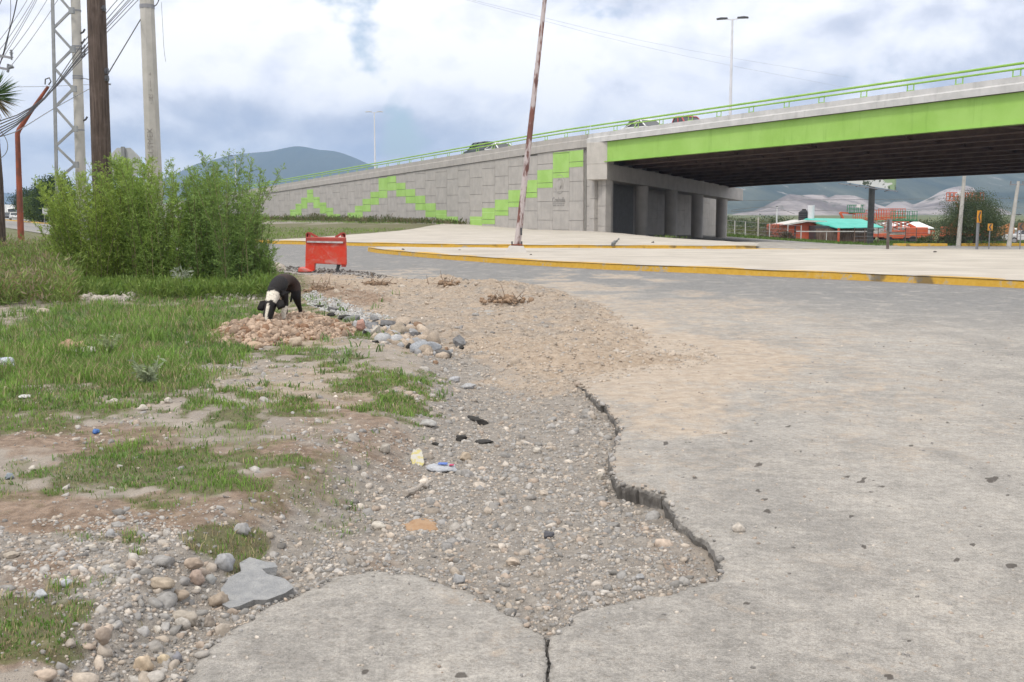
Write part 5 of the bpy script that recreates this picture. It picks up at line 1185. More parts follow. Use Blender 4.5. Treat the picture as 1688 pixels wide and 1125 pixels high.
def dog():
    V = [(-.30, 0, .52, .095), (-.16, 0, .555, .098), (.02, 0, .545, .112), (.17, 0, .495, .125), (.27, 0, .42, .105), (.36, 0, .33, .075), (.425, -.005, .235, .07), (.475, -.01, .155, .062), (.505, -.015, .085, .038), (.525, -.018, .035, .028)]
    E_ = [(i, i + 1) for i in range(9)]
    def chain(root, pts):
        k = root
        for p in pts: V.append(p); E_.append((k, len(V) - 1)); k = len(V) - 1
    chain(0, [(-.385, 0, .475, .034), (-.43, -.02, .40, .024), (-.425, -.04, .31, .018), (-.40, -.05, .24, .012)])
    for s, fx in ((1, .02), (-1, 0)):
        chain(0, [(-.30 + fx, .085 * s, .42, .085), (-.225 + fx, .095 * s, .315, .056), (-.30 + fx, .095 * s, .225, .034), (-.36 + fx, .095 * s, .155, .025), (-.335 + fx, .095 * s, .075, .020), (-.315 + fx, .095 * s, .022, .024), (-.265 + fx, .095 * s, .018, .02)])
        chain(3, [(.17 + fx * 3, .095 * s, .38, .068), (.12 + fx * 3, .098 * s, .285, .044), (.165 + fx * 3, .09 * s, .17, .029), (.175 + fx * 3, .088 * s, .08, .022), (.185 + fx * 3, .088 * s, .024, .025), (.23 + fx * 3, .088 * s, .018, .021)])
    me = bpy.data.meshes.new('dog'); me.from_pydata([v[:3] for v in V], E_, []); ob = bpy.data.objects.new('dog', me); COL.objects.link(ob)
    sk = ob.modifiers.new('skin', 'SKIN'); sk.use_smooth_shade = True; sk.branch_smoothing = .6
    for i, v in enumerate(V): d = me.skin_vertices[0].data[i]; d.radius = (v[3], v[3]); d.use_root = (i == 0)
    sb = ob.modifiers.new('sub', 'SUBSURF'); sb.levels = 3; sb.render_levels = 3
    dg = bpy.context.evaluated_depsgraph_get(); m2 = bpy.data.meshes.new_from_object(ob.evaluated_get(dg)); bpy.data.objects.remove(ob)
    co = np.array([v.co[:] for v in m2.vertices])
    # deepen the chest, tuck the belly
    # ears folded over beside the head, in the same mesh
    NB = len(m2.vertices); bm = bmesh.new(); bm.from_mesh(m2)
    for s in (1, -1):
        b = np.array((.385, .052 * s, .285)); k = [b, b + np.array((-.055, .02 * s, .035)), b + np.array((-.035, .085 * s, .035)), b + np.array((.035, .125 * s, -.015)), b + np.array((.055, .05 * s, -.045))]
        if s < 0: k = [b, b + np.array((-.05, .02 * s, .03)), b + np.array((-.0, .075 * s, .02)), b + np.array((.075, .085 * s, -.05)), b + np.array((.065, .03 * s, -.06))]
        th = np.array((.010, 0, .014)); vs = [bm.verts.new(p + th) for p in k] + [bm.verts.new(p - th) for p in k]; n = 5
        fs = [bm.faces.new(vs[:5]), bm.faces.new(vs[9:4:-1])] + [bm.faces.new((vs[i], vs[n + i], vs[n + (i + 1) % n], vs[(i + 1) % n])) for i in range(n)]
    for s in (1, -1):   # eyes and nose
        r = bmesh.ops.create_uvsphere(bm, u_segments=8, v_segments=6, radius=.010, matrix=Matrix.Translation((.487, -.01 + .042 * s, .175)))
    bmesh.ops.create_uvsphere(bm, u_segments=8, v_segments=6, radius=.019, matrix=Matrix.Translation((.540, -.018, .026)))
    bmesh.ops.recalc_face_normals(bm, faces=bm.faces); bm.to_mesh(m2); bm.free(); m2.name = 'dog'
    co = np.array([v.co[:] for v in m2.vertices]); x, y, z = co.T
    blk = np.array((.012, .010, .010)); brn = np.array((.040, .024, .019)); wht = np.array((.62, .57, .48))
    c = np.where((x[:, None] < .08) & (z[:, None] > .4), brn, blk)
    ax = np.array((.165, 0, -.185)); ax /= np.linalg.norm(ax); u_ = (co - np.array((.26, 0, .43))) @ ax; jag = .008 * np.sin(y * 70) + .005 * np.sin(z * 90 + y * 40)
    neck = (u_ + jag > .055) & (u_ + jag < .185) & (x > .24) & (z > .20) & (np.abs(y) < .078) & (np.arange(len(co)) < NB)
    c = np.where(neck[:, None], wht, c)
    blaze = (x > .38) & (np.abs(y + .01) < .018 + .012 * np.clip((.15 - z) / .1, 0, 1)) & (z < .30); muz = (x > .47) & (z < .075) & (z > .02)
    c = np.where((blaze | muz)[:, None], wht * .92, c)
    fl = (z < .27) & (x > .08) & (x < .32) & (np.abs(y) > .05); c = np.where((fl & (z < .25))[:, None], wht, c); c = np.where(((x < -.2) & (z < .045))[:, None], wht * .6, c)
    c = np.where((np.linalg.norm(co - np.array((.540, -.018, .026)), axis=1) < .021)[:, None], np.array((.02, .015, .015)), c)
    at = m2.attributes.new('Col', 'FLOAT_COLOR', 'POINT'); cc = np.ones((len(co), 4), np.float32); cc[:, :3] = c; at.data.foreach_set('color', cc.ravel())
    m2.materials.clear(); m2.materials.append(colmat('dog_coat', .7, .3, 45, .5, 160, .006, .25)); m2.polygons.foreach_set('use_smooth', np.ones(len(m2.polygons), bool))
    o = put('dog', m2); p = hz(480, 538); S = 1.12
    o.location = (p[0] - .13, p[1] + .12 * S, p[2] - .01); o.scale = (S, S, S * 1.02); o.rotation_euler = (0, 0, rad(-90 - 8))
    tag(o, 'black dog with a white fur collar and white front legs, sniffing the soil heap', 'dog')
dog()

def rock_mesh(name, size, seed, col, ang=.0, sub=3):
    rng = np.random.default_rng(seed); v, f = ICO3 if sub == 3 else ICO2; v = v.copy()
    n = sum(a * fbm(v[:, 0] * k + seed, v[:, 1] * k + v[:, 2] * 1.7 * k, 1, 2, seed) for a, k in ((.55, 1.1), (.25, 2.6), (.10, 6)))
    for _ in range(int(3 + 12 * ang)):      # flats broken off
        d = rng.normal(0, 1, 3); d /= np.linalg.norm(d); h = rng.uniform(.62 - .22 * (ang > .5), .88 - .16 * (ang > .5)); k = v @ d - h; v = v - np.maximum(k, 0)[:, None] * d
    v = v * (1 + .9 * n)[:, None] * np.array(size)[None] / 2; v[:, 2] += size[2] * .28
    c = np.tile(np.array(col), (len(v), 1)) * (1 + .5 * fbm(v[:, 0] * 25 + seed, v[:, 1] * 25 + v[:, 2] * 20, 1, 4, seed))[:, None]
    return mesh_np(name, v, f, ang < .5, {'Col': c})
def rock(px, py, w, h, col, seed, label, group=None, ang=.3, name='rock', cat='rock', depth=None, rz=0, tilt=0.0):
    b = hz(px, py); k = b[1] / F * 1.02; sx = w * k; sz = h * k * 1.25
    o = put(name, rock_mesh(name, (sx, (depth or .8) * sx, sz), seed, col, ang), MST); o.location = b; o.rotation_euler = (tilt, tilt * .5, rz); return tag(o, label, cat, group)
BEI, GRY, DGR, TANC, PALE, BRN = (.40, .34, .27), (.28, .275, .27), (.15, .155, .165), (.40, .29, .20), (.48, .44, .38), (.27, .18, .12)
R_ = [(70, 520, 27, 13, BEI, 'flat-topped beige boulder lying in the grass below the left end of the shrubs'), (92, 494, 18, 6, PALE, 'pale low stone in the grass just behind the beige boulder'), (72, 494, 14, 6, PALE, 'small pale stone left of the low stone behind the beige boulder'),
      (488, 571, 22, 17, (.42, .34, .26), 'rounded beige stone at the front of the soil heap'), (420, 575, 26, 12, (.42, .31, .22), 'long tan clod at the left front of the soil heap'),
      (688, 546, 20, 12, BRN, 'round reddish brown cobble at the far right of the rubble row'), (662, 557, 30, 22, (.38, .32, .25), 'largest beige boulder in the rubble row along the broken edge'), (641, 561, 26, 14, (.40, .31, .23), 'cracked tan stone left of the largest boulder in the rubble row'),
      (619, 555, 24, 14, PALE, 'pale stone in the middle of the rubble row, beside the tan one'), (592, 546, 15, 20, (.45, .27, .22), 'pinkish stone at the left end of the rubble row'), (655, 570, 20, 8, (.22, .21, .14), 'mossy olive stone below the largest boulder in the rubble row'),
      (701, 582, 40, 19, (.33, .345, .365), 'blue-grey flat rock at the near end of the rubble row'), (735, 582, 13, 10, BRN, 'small rusty brown stone right of the blue-grey flat rock'), (718, 600, 10, 6, BRN, 'brown pebble on the slope below the blue-grey flat rock'),
      (635, 745, 18, 16, (.34, .31, .27), 'long grey-beige stone lying above the stick'), (618, 712, 12, 6, GRY, 'small grey stone at the corner of the grass tuft'),
      (1218, 876, 22, 14, (.42, .38, .33), 'lone angular stone on the asphalt right of the broken edge'), (625, 872, 24, 14, PALE, 'pale stone left of the round orange patch of earth'), (640, 960, 0, 0, GRY, ''),
      (183, 885, 16, 15, (.36, .36, .36), 'light grey angular stone alone on the brown soil'), (320, 935, 32, 17, (.36, .29, .23), 'rounded brown cobble up left of the broken asphalt slab'), (324, 960, 25, 22, (.36, .28, .23), 'brown cobble left of the broken asphalt slab, touching the grey one'),
      (347, 962, 20, 18, (.28, .28, .27), 'grey round cobble against the left side of the broken asphalt slab'), (268, 968, 44, 18, (.36, .30, .23), 'long flat beige stone left of the cobbles'), (295, 987, 32, 16, (.33, .27, .21), 'tan flat stone under the long beige one'),
      (310, 992, 18, 14, PALE, 'small pale stone right of the tan flat one'), (325, 980, 15, 14, PALE, 'small pale stone directly below the brown cobble'), (360, 1000, 34, 26, (.34, .28, .22), 'half-buried brown stone beneath the broken asphalt slab'), (372, 938, 36, 26, (.30, .30, .30), 'grey boulder tucked behind the left corner of the broken asphalt slab'),
      (305, 1028, 48, 24, (.35, .31, .26), 'largest flat beige cobble near the lower slab edge'), (345, 1033, 24, 22, (.31, .27, .23), 'brownish stone right of the largest flat cobble'), (171, 1058, 26, 28, (.33, .27, .22), 'upright brown stone beside the lowest grass patch'), (236, 1107, 34, 28, (.46, .37, .27), 'bright sandy angular stone at the bottom edge'),
      (271, 1094, 22, 16, (.46, .38, .27), 'sandy yellow round stone right of the bright angular one'), (292, 1092, 19, 18, (.22, .22, .24), 'dark grey stone next to the sandy yellow round one'), (75, 1118, 44, 18, (.42, .34, .27), 'long sandy stone at the lower left corner'), (259, 1045, 16, 16, PALE, 'pale square stone above the sandy yellow round one'),
      (190, 938, 22, 12, PALE, 'pale pebble in the gravel above the beige cobbles'), (110, 966, 20, 12, (.33, .34, .36), 'grey pebble in the gravel by the left edge'), (66, 986, 24, 13, (.36, .37, .38), 'bluish pale pebble at the left edge gravel'), (150, 905, 20, 8, PALE, 'pale chip on the brown soil at the left'), (20, 918, 26, 8, (.38, .33, .27), 'flat beige chip at the far left on the soil'), (53, 700 + 75, 14, 8, PALE, 'white stone on the bare track at the left'), (15, 790, 16, 10, (.24, .27, .3), 'blue-grey stone at the left edge of the bare track'),
      (370, 664, 14, 6, PALE, 'small white stone on the edge of the bare patch'), (236, 676, 18, 9, PALE, 'pale stone at the lower edge of the long grass'), (278, 664, 13, 8, PALE, 'pale stone just right of the one at the lower edge of the grass'), (188, 664, 13, 8, PALE, 'white lump in the lower grass left of the pale stones'), (9, 645, 16, 8, (.47, .40, .32), 'cream stone in the grass at the left edge'),
      (400, 880, 28, 20, (.33, .32, .31), 'grey angular stone above the grass tuft near the slab'), (845, 930, 24, 12, (.43, .36, .29), 'beige stone in the middle of the gravel pit'), (905, 886, 18, 12, (.10, .10, .11), 'black stone in the middle of the gravel pit'), (745, 1040 - 95, 0, 0, GRY, ''), (756, 962, 22, 18, (.30, .30, .30), 'grey stone at the top edge of the left slab'),
      (705, 702, 30, 10, (.36, .35, .33), 'flat grey stone right of the grass tuft'), (768, 758, 22, 14, (.40, .33, .25), 'tan stone under the black asphalt lumps'), (772, 640, 26, 9, (.36, .36, .36), 'flat grey slab of rubble on the slope'), (750, 628, 22, 8, (.38, .38, .39), 'pale grey chip of rubble on the slope above the flat slab'),
      (1195, 715, 9, 6, PALE, 'white chip on the dusty asphalt'), (885, 745, 16, 8, PALE, 'pale stone on the fine gravel by the broken edge'), (990, 790, 14, 14, PALE, 'pale stone close to the step of the broken asphalt'), (1055, 955, 16, 9, (.34, .34, .34), 'grey chip in the corner of the pit by the broken edge'), (1170, 908, 9, 9, (.5, .36, .31), 'pink pebble at the right tip of the pit')]
for i, (px, py, w, h, col, lab) in enumerate(R_):
    row = 540 < py < 584 and 580 < px < 745; q = 1.3 if row else 1.0
    if lab: rock(px, py, w * q, h * q, tuple(c * .85 for c in col) if row else col, 700 + i, lab, None, .85 if row else .25 if w > 24 else .35, rz=random.uniform(-.5, .5))
def black_lump(px, py, w, h, seed, label): rock(px, py, w, h, (.045, .043, .040), seed, label, None, .9, 'asphalt_chunk', 'asphalt chunk', depth=.7, rz=random.uniform(-.6, .6))
for i, (px, py, w, h, lab) in enumerate(((780, 693, 26, 10, 'black tar-coated lump on the slope above the other black lumps'), (797, 700, 22, 12, 'black lump of tar just right of the topmost one'), (760, 727, 26, 14, 'black asphalt lump left of its neighbour on the gravel'), (802, 731, 34, 10, 'long black asphalt lump beside the pale tan stone'),
                                        (720, 735, 18, 7, 'small dark lump nearest to the grass tuft'), (568, 527, 36, 9, 'long black asphalt piece at the end of the ash strip'), (545, 521, 20, 8, 'black asphalt crumb left of the long piece on the ash strip'), (528, 507, 26, 6, 'thin dark asphalt piece on the pale ash strip behind the dog'),
                                        (628, 541, 24, 9, 'dark asphalt lump behind the pale stones of the rubble row'), (660, 537, 20, 10, 'black upright asphalt lump behind the largest boulder'), (675, 543, 14, 16, 'black ragged lump left of the round reddish cobble'), (676, 577, 18, 14, 'dark lump wedged against the blue-grey flat rock'), (762, 577, 14, 10, 'black flake right of the rusty brown stone'), (602, 552, 12, 9, 'black crumb under the pinkish stone'), (620, 566, 14, 7, 'black crumb under the pale stone of the rubble row'))):
    black_lump(px, py, w, h, 820 + i, lab)
# strip of pale ash-grey crushed stone behind the dog, and the heap of clods
def scatter_patch(name, label, polys, n, seed, r0, col, kind='stuff', sig=.4, lift=None, base=ICO1, jit=.25, thingcat='rubble'):
    rng = np.random.default_rng(seed); Xs, Ys = [], []
    pp = [tuple(G(x, y)[:2]) for x, y in polys]; xs = [p[0] for p in pp]; ys = [p[1] for p in pp]; X = rng.uniform(min(xs), max(xs), n); Y = rng.uniform(min(ys), max(ys), n)
    d = sdf(X + .12 * fbm(X, Y, 4, 3, seed), Y + .25 * fbm(X, Y, 4, 3, seed + 1), pp); k = d < 0; X, Y, d = X[k], Y[k], d[k]; R = np.exp(rng.normal(math.log(r0), sig, len(X))); Z = hground(X, Y)
    if lift is not None: Z = Z + lift(X, Y, d) - R * .3
    c = np.tile(np.array(col), (len(X), 1)) * rng.uniform(.7, 1.25, (len(X), 1)); v, f, cc = stones_mesh(X, Y, Z, R, base, rng, c, jit, (.6, 1)); me = mesh_np(name, v, f, False, {'Col': cc}); return me
tag(put('crushed_stone', scatter_patch('crushed_stone', '', [(498, 495), (520, 492), (560, 505), (600, 518), (650, 532), (690, 548), (665, 556), (610, 548), (560, 532), (510, 512)], 14000, 901, .014, (.42, .415, .40)), MST), 'strip of pale ash-grey crushed stone behind the dog', 'rubble', kind='stuff')
tag(put('rubble', scatter_patch('rubble', '', [(120, 497), (190, 487), (225, 492), (215, 505), (150, 508)], 900, 902, .05, (.42, .38, .33)), MST), 'pale stone rubble in the grass before the shrubs', 'rubble', kind='stuff')
tag(put('rubble', scatter_patch('rubble', '', [(300, 490), (345, 480), (430, 492), (425, 505), (330, 500)], 800, 903, .045, (.40, .36, .31)), MST), 'scattered stone chips in the grass left of the dog', 'rubble', kind='stuff')
for sd, cc, nn, rr in ((904, (.40, .33, .26), 120, .055), (905, (.33, .33, .33), 150, .04), (906, (.10, .095, .09), 70, .035)):
    tag(put('rubble', scatter_patch('rubble', '', [(585, 545), (610, 538), (660, 545), (700, 558), (745, 580), (735, 592), (690, 588), (640, 575), (600, 562)], nn * 3, sd, rr, cc, base=CHIPS, jit=.05), MST), {904: 'beige broken stones along the torn edge right of the soil heap', 905: 'grey broken stones along the torn edge right of the soil heap', 906: 'black crumbs among the stones right of the soil heap'}[sd], 'rubble', kind='stuff')  # last set scatters black chips among the beige and grey ones
tag(put('rubble', scatter_patch('rubble', '', [(468, 440), (500, 441), (560, 444.5), (610, 450), (650, 457), (620, 460), (560, 452), (500, 450), (470, 447)], 2600, 907, .016, (.13, .115, .10), base=ICO1, jit=.4), MST), 'dark crumbs and soil spilt on the road around the foot of the red barrier', 'rubble', kind='stuff')
for px, py, w, lab in ((1076, 401, 7, 'small dark stone on the paved apron beneath the bridge end'), (1541, 417, 8, 'small dark stone alone on the traffic island at the right'), (875, 421, 5, 'dark pebble on the traffic island right of the leaning pole'), (664, 412, 7, 'brown clod near the left tip of the traffic island'), (758, 413, 5, 'dark pebble on the traffic island left of the leaning pole')):
    q = G(px, py, .18); k = q[1] / F; o = put('rock', rock_mesh('rock', (w * k, w * k * .8, w * k * .5), int(px), (.10, .09, .08), .6, 2), MST); o.location = q; tag(o, lab, 'rock')
def soil_heap():
    poly = [(345, 578), (365, 558), (400, 548), (440, 541), (490, 534), (535, 538), (570, 550), (585, 562), (560, 572), (500, 577), (420, 584)]
    pp = [tuple(G(x, y)[:2]) for x, y in poly]; xs = [p[0] for p in pp]; ys = [p[1] for p in pp]; c = np.array((np.mean(xs), np.mean(ys)))
    nx, ny = 150, 110; Yg, Xg = np.meshgrid(np.linspace(min(ys) - .2, max(ys) + .2, ny), np.linspace(min(xs) - .2, max(xs) + .2, nx), indexing='ij'); X, Y = Xg.ravel(), Yg.ravel()
    d = -sdf(X + .15 * fbm(X, Y, 3, 3, 911), Y + .2 * fbm(X, Y, 3, 3, 912), pp); prof = lambda X, Y, d: .11 * sm(-.02, .5, d) * (.75 + .9 * (fbm(X, Y, 2.2, 3, 913))) + .03 * sm(0, .1, d)
    Z = hground(X, Y) + prof(X, Y, d) + .05 * fbm(X, Y, 14, 4, 914) * sm(0, .2, d) - .03 * (d < 0); keep = d > -.06; f = grid_faces(ny, nx); f = f[keep[f].all(1)]
    us = np.unique(f); mp = np.full(len(X), -1); mp[us] = np.arange(len(us)); z0 = float(hground(c[0], c[1])[0]); o = np.array((c[0], c[1], z0))
    rng = np.random.default_rng(5); V = np.stack([X, Y, Z], 1)[us] - o; col = np.tile((.42, .30, .21), (len(V), 1)) * (1 + .8 * fbm(V[:, 0], V[:, 1], 8, 4, 3))[:, None]
    t = thing('soil_heap', 'low heap of crumbly tan soil clods in front of the dog', 'soil heap', tuple(o)); ms = colmat('soil_clod', .95, .25, 30, .6, 90, .01, .15); put('mound', mesh_np('mound', V, mp[f], True, {'Col': col}), ms, t)
    n = 12000; X = rng.uniform(min(xs) - .1, max(xs) + .1, n); Y = rng.uniform(min(ys) - .1, max(ys) + .1, n); d = -sdf(X + .15 * fbm(X, Y, 3, 3, 911), Y + .2 * fbm(X, Y, 3, 3, 912), pp); k = d > -.05; X, Y, d = X[k], Y[k], d[k]
    R = np.clip(np.exp(rng.normal(math.log(.0125), .65, len(X))),   .008, .06); Z = hground(X, Y) + prof(X, Y, d); cc = np.tile((.42, .315, .235), (len(X), 1)) * rng.uniform(.5, 1.2, (len(X), 1)); cc = np.where(rng.uniform(0, 1, (len(X), 1)) < .15, np.array((.25, .155, .10)), cc)
    v, f, c2 = stones_mesh(X, Y, Z, R, CHIPS, rng, cc, .06, (.6, 1)); o2 = put('clods', mesh_np('clods', v - o, f, False, {'Col': c2}), ms, t); o2['kind'] = 'stuff'
soil_heap()
def pavement_chunk(px, py, w, d, th, seed, tilt, label):
    b = hz(px, py); k = b[1] / F; rng = np.random.default_rng(seed); n = 7; a = np.sort(rng.uniform(0, 6.283, n)); a = np.arange(n) * 6.283 / n + rng.uniform(-.3, .3, n); r = rng.uniform(.65, 1.1, n); m = MB(); x, y = np.cos(a) * r * w * k / 2, np.sin(a) * r * d / 2
    V = [(x[i], y[i], 0) for i in range(n)] + [(x[i] * .94 + rng.normal(0, .008), y[i] * .94 + rng.normal(0, .008), th + rng.normal(0, .006)) for i in range(n)]
    m.add(V, [tuple(range(n)), tuple(range(2 * n - 1, n - 1, -1))] + [(i, (i + 1) % n, n + (i + 1) % n, n + i) for i in range(n)]); o = m.build('asphalt_chunk', simple('chunk_grey' + str(seed), (.20, .20, .205), (.10, .098, .095), 9, .95, .7, 70, .01), loc=(b[0], b[1], b[2] + .01)); o.rotation_euler = (tilt, tilt * .6, rng.uniform(0, 3)); tag(o, label, 'asphalt chunk')
for a in ((642, 541, 34, .34, .07, 21, .35, 'grey broken pavement plate leaning at the back of the rubble row, behind the tan stone'), (612, 545, 26, .3, .06, 22, -.3, 'grey pavement plate tilted behind the pale stone of the rubble row'), (678, 560, 30, .3, .07, 23, .25, 'grey pavement plate between the largest boulder and the blue-grey flat rock'), (550, 514, 40, .3, .05, 24, .15, 'flat grey pavement plate on the ash strip right of the dog'), (580, 530, 32, .3, .05, 25, -.2, 'grey pavement plate on the ash strip above the pinkish stone'), (757, 568, 26, .24, .05, 26, .5, 'thin upturned grey pavement flake alone in the dirt right of the rubble row')):
    pavement_chunk(*a)
def slab():
    """broken piece of asphalt lying on the stones"""
    out = [(366, 986), (364, 966), (376, 950), (398, 941), (395, 930), (412, 924), (452, 930), (458, 938), (432, 939), (440, 945), (463, 950), (484, 962), (470, 970), (440, 978), (418, 980), (395, 990), (378, 992)]
    b = hz(410, 968); pp = [G(x, y, b[2] + .05)[:2] - b[:2] for x, y in out]; n = len(pp); rng = random.Random(4); bm = bmesh.new()
    top = [bm.verts.new((p[0], p[1], .045 + .05 * p[1] + rng.uniform(-.004, .004))) for p in pp]; bot = [bm.verts.new((p[0] * .97 + rng.uniform(-.006, .006), p[1] * .97, .005 + .05 * p[1] + rng.uniform(-.004, .004))) for p in pp]
    ft = bm.faces.new(top); bm.faces.new(bot[::-1])
    for i in range(n): bm.faces.new((top[i], bot[i], bot[(i + 1) % n], top[(i + 1) % n]))
    bmesh.ops.triangulate(bm, faces=[ft]); bmesh.ops.subdivide_edges(bm, edges=[e for e in bm.edges if e.calc_length() > .12], cuts=2, use_grid_fill=True)
    for v in bm.verts: v.co.z += .008 * math.sin(v.co.x * 31 + v.co.y * 17) * math.sin(v.co.y * 40)
    bmesh.ops.recalc_face_normals(bm, faces=bm.faces); me = bpy.data.meshes.new('asphalt_slab'); bm.to_mesh(me); bm.free()
    t = NT('slab_asphalt'); v = t.pos(); n1 = t.noise(v, 16, 6, .7); n2 = t.noise(v, 200, 3, .6); c = t.mix(t.rng(n1, .3, .7), (.25, .255, .26), (.35, .35, .345)); c = t.mix(.6, c, t.ramp(n2, [(.3, (.7,) * 3), (.7, (1.3,) * 3)]), 'MULTIPLY'); t.bump(t.mth('ADD', n1, t.mth('MULTIPLY', n2, .3)), .8, .015)
    o = put('asphalt_slab', me, t.done(c, .9, 0, .2)); o.location = b; o.rotation_euler = (rad(2), 0, 0); tag(o, 'torn flat slab of grey asphalt with jagged outline lying on the cobbles', 'asphalt slab')
slab()
def crumpled(name, label, cat, px, py, w, h, d, m, seed, rz=0.0, amp=.25, flat=False):
    rng = np.random.default_rng(seed); b = hz(px, py); k = b[1] / F; sx, sz = w * k, h * k * 1.15; nx, ny = 26, 18; U, Vv = np.meshgrid(np.linspace(-1, 1, nx), np.linspace(-1, 1, ny)); u, v = U.ravel(), Vv.ravel(); U0, V0 = u.copy(), v.copy(); du = u * np.sqrt(1 - v * v / 2); dv = v * np.sqrt(1 - u * u / 2); an = np.arctan2(dv, du); ro = 1 + .75 * fbm(np.cos(an) * 2.2 + seed * 3.7, np.sin(an) * 2.2, 1, 4, seed + 9); u, v = du * ro, dv * ro
    rr = np.clip(1 - np.maximum(np.abs(U0) ** 3, np.abs(V0) ** 3), 0, 1); z = sz * (rr ** .5 * .55 + amp * fbm(u + seed, v, 2.4, 4, seed) + .15 * np.abs(fbm(u, v + seed, 3.5, 3, seed + 1))) if not flat else sz * (.3 + .5 * v + amp * fbm(u + seed, v, 1.5, 3, seed))
    x = u * sx / 2 * (1 + .15 * fbm(u, v, 2, 3, seed + 2)); y = v * d / 2 * (1 + .2 * fbm(u, v, 2, 3, seed + 3)); top = np.stack([x, y, z], 1); bot = top - np.array((0, 0, max(.004, sz * .06)))
    f = grid_faces(ny, nx); n = nx * ny; ring = list(range(nx)) + [nx * i + nx - 1 for i in range(1, ny)] + [n - 2 - i for i in range(nx - 1)] + [nx * (ny - 2 - i) for i in range(ny - 2)]
    sd = np.array([(ring[i], ring[(i + 1) % len(ring)], ring[(i + 1) % len(ring)] + n, ring[i] + n) for i in range(len(ring))]); me = mesh_np(name, np.concatenate([top, bot]), np.concatenate([f, f[:, ::-1] + n, sd]), False); o = put(name, me, m); o.location = b + np.array((0, 0, .01)); o.rotation_euler = (0, 0, rz); return tag(o, label, cat)
crumpled('plastic_bag', 'crumpled white and bluish plastic bag in the grass at the left edge', 'plastic bag', 6, 606, 30, 22, .26, simple('bag_plastic', (.55, .57, .62), (.25, .29, .45), 9, .35), 31)
crumpled('cardboard', 'torn brown cardboard lying in the grass', 'cardboard', 118, 581, 46, 18, .34, simple('cardboard', (.30, .18, .12), (.38, .25, .17), 9, .85), 32, .3, .12, True)
crumpled('paper_sheet', 'torn white paper bag under the brown cardboard', 'paper', 142, 580, 44, 10, .3, simple('dirty_paper', (.62, .60, .55), (.42, .38, .32), 14, .8), 33, .25, .3)
crumpled('plastic_bag', 'dirty crumpled pale bag at the right end of the shrubs by the road', 'plastic bag', 456, 446, 26, 18, .5, simple('dirty_bag', (.50, .45, .38), (.33, .28, .22), 6, .7), 34)
crumpled('food_wrapper', 'flattened clear wrapper with a blue and red print on the gravel', 'wrapper', 728, 776, 52, 12, .16, simple('wrapper_film', (.42, .43, .45), (.30, .31, .33), 14, .3), 35, -.1, .3)
def wrapper_print():
    b = hz(727, 773); m = MB(); m.box((0, 0, .045), (.06, .045, .004)); o = m.build('wrapper_print', simple('print_blue', (.04, .11, .42), (.07, .16, .5), 30, .4)); 
    w = [x for x in COL.objects if x.name.startswith('food_wrapper')][0]; o.parent = w; o.location = (.01, -.01, -.005); KIDS.setdefault(w.name, []).append(o)
    m = MB(); m.box((0, 0, .04), (.03, .03, .004)); o = m.build('red_print', simple('print_red', (.45, .05, .12)), w, loc=(.07, -.02, -.005))
wrapper_print()
crumpled('snack_packet', 'faded yellow and white packet on the gravel', 'packet', 688, 764, 22, 20, .16, simple('packet_print', (.46, .40, .16), (.46, .44, .38), 26, .5, lo=.45, hi=.52), 36, .1, .15, True)
crumpled('bottle_cap', 'small blue scrap of plastic on the bare track at the left', 'plastic scrap', 158, 715, 11, 8, .07, simple('scrap_blue', (.03, .10, .32), (.05, .16, .4), 20, .4), 37)
crumpled('paper_scrap', 'thin white scrap of paper in the lower grass at the left', 'paper', 42, 656, 22, 4, .1, simple('scrap_white', (.6, .6, .58), (.45, .44, .42), 14), 38)
def stick(px0, py0, px1, py1, r, label, m, name='stick', lift=.015):
    a, b = hz(px0, py0), hz(px1, py1); mb = MB(); k = 9; rng = np.random.default_rng(int(px0)); pts = [(b - a) * i / k + np.array((0, 0, lift + .004 * rng.normal())) + rng.normal(0, r * .3, 3) * (0 < i < k) for i in range(k + 1)]
    mb.tube(pts, [r * (1.25 - .7 * i / k) for i in range(k + 1)], 7); o = mb.build(name, m, loc=tuple(a), smooth=True); tag(o, label, 'stick')
M_DRIFT = simple('bleached_wood', (.32, .28, .24), (.42, .38, .33), 30, .85, .4, 60)
stick(668, 822, 713, 800, .016, 'bleached forked stick lying on the gravel', M_DRIFT, lift=.03)
stick(1010, 412, 1020, 400.5, .06, 'short dark post lying across the edge of the traffic island', simple('grey_plank', (.10, .11, .11), (.16, .16, .15), 4), 'plank', lift=.22)
crumpled('earth_patch', 'round flat patch of orange earth on the gravel', 'earth', 694, 866, 64, 9, .26, simple('orange_earth', (.33, .20, .11), (.38, .25, .15), 22, .95, .6, 90), 39, 0, .5).location.z -= .018
# dry roots and rubbish on the dirt ridge
def debris(px, py, w, h, seed, label):
    b = hz(px, py); k = b[1] / F; rng = np.random.default_rng(seed); mb = MB()
    for _ in range(34):
        a = rng.normal(0, 1, 3) * np.array((w * k * .28, .2, h * k * .3)); a[2] = abs(a[2]); d = rng.normal(0, 1, 3); d /= np.linalg.norm(d); L = rng.uniform(.08, .3); mb.tube([a, a + d * L * .5 + rng.normal(0, .02, 3), a + d * L], [.008, .006, .003], 4, False)
    t = thing('root_tangle', label, 'roots', tuple(b)); mb.build('roots', simple('dry_root', (.16, .105, .07), (.26, .18, .12), 12), t, fix=False); v, f, c = stones_mesh(rng.normal(0, w * k * .25, 60), rng.normal(0, .18, 60), np.abs(rng.normal(0, h * k * .2, 60)), rng.uniform(.02, .07, 60), ICO1, rng, np.tile((.26, .18, .12), (60, 1)) * rng.uniform(.5, 1.3, (60, 1))); put('clods', mesh_np('clods', v, f, False, {'Col': c}), MST, t)['kind'] = 'stuff'
debris(738, 472, 34, 14, 41, 'small heap of roots and soil on the far edge of the dirt, nearest the road')
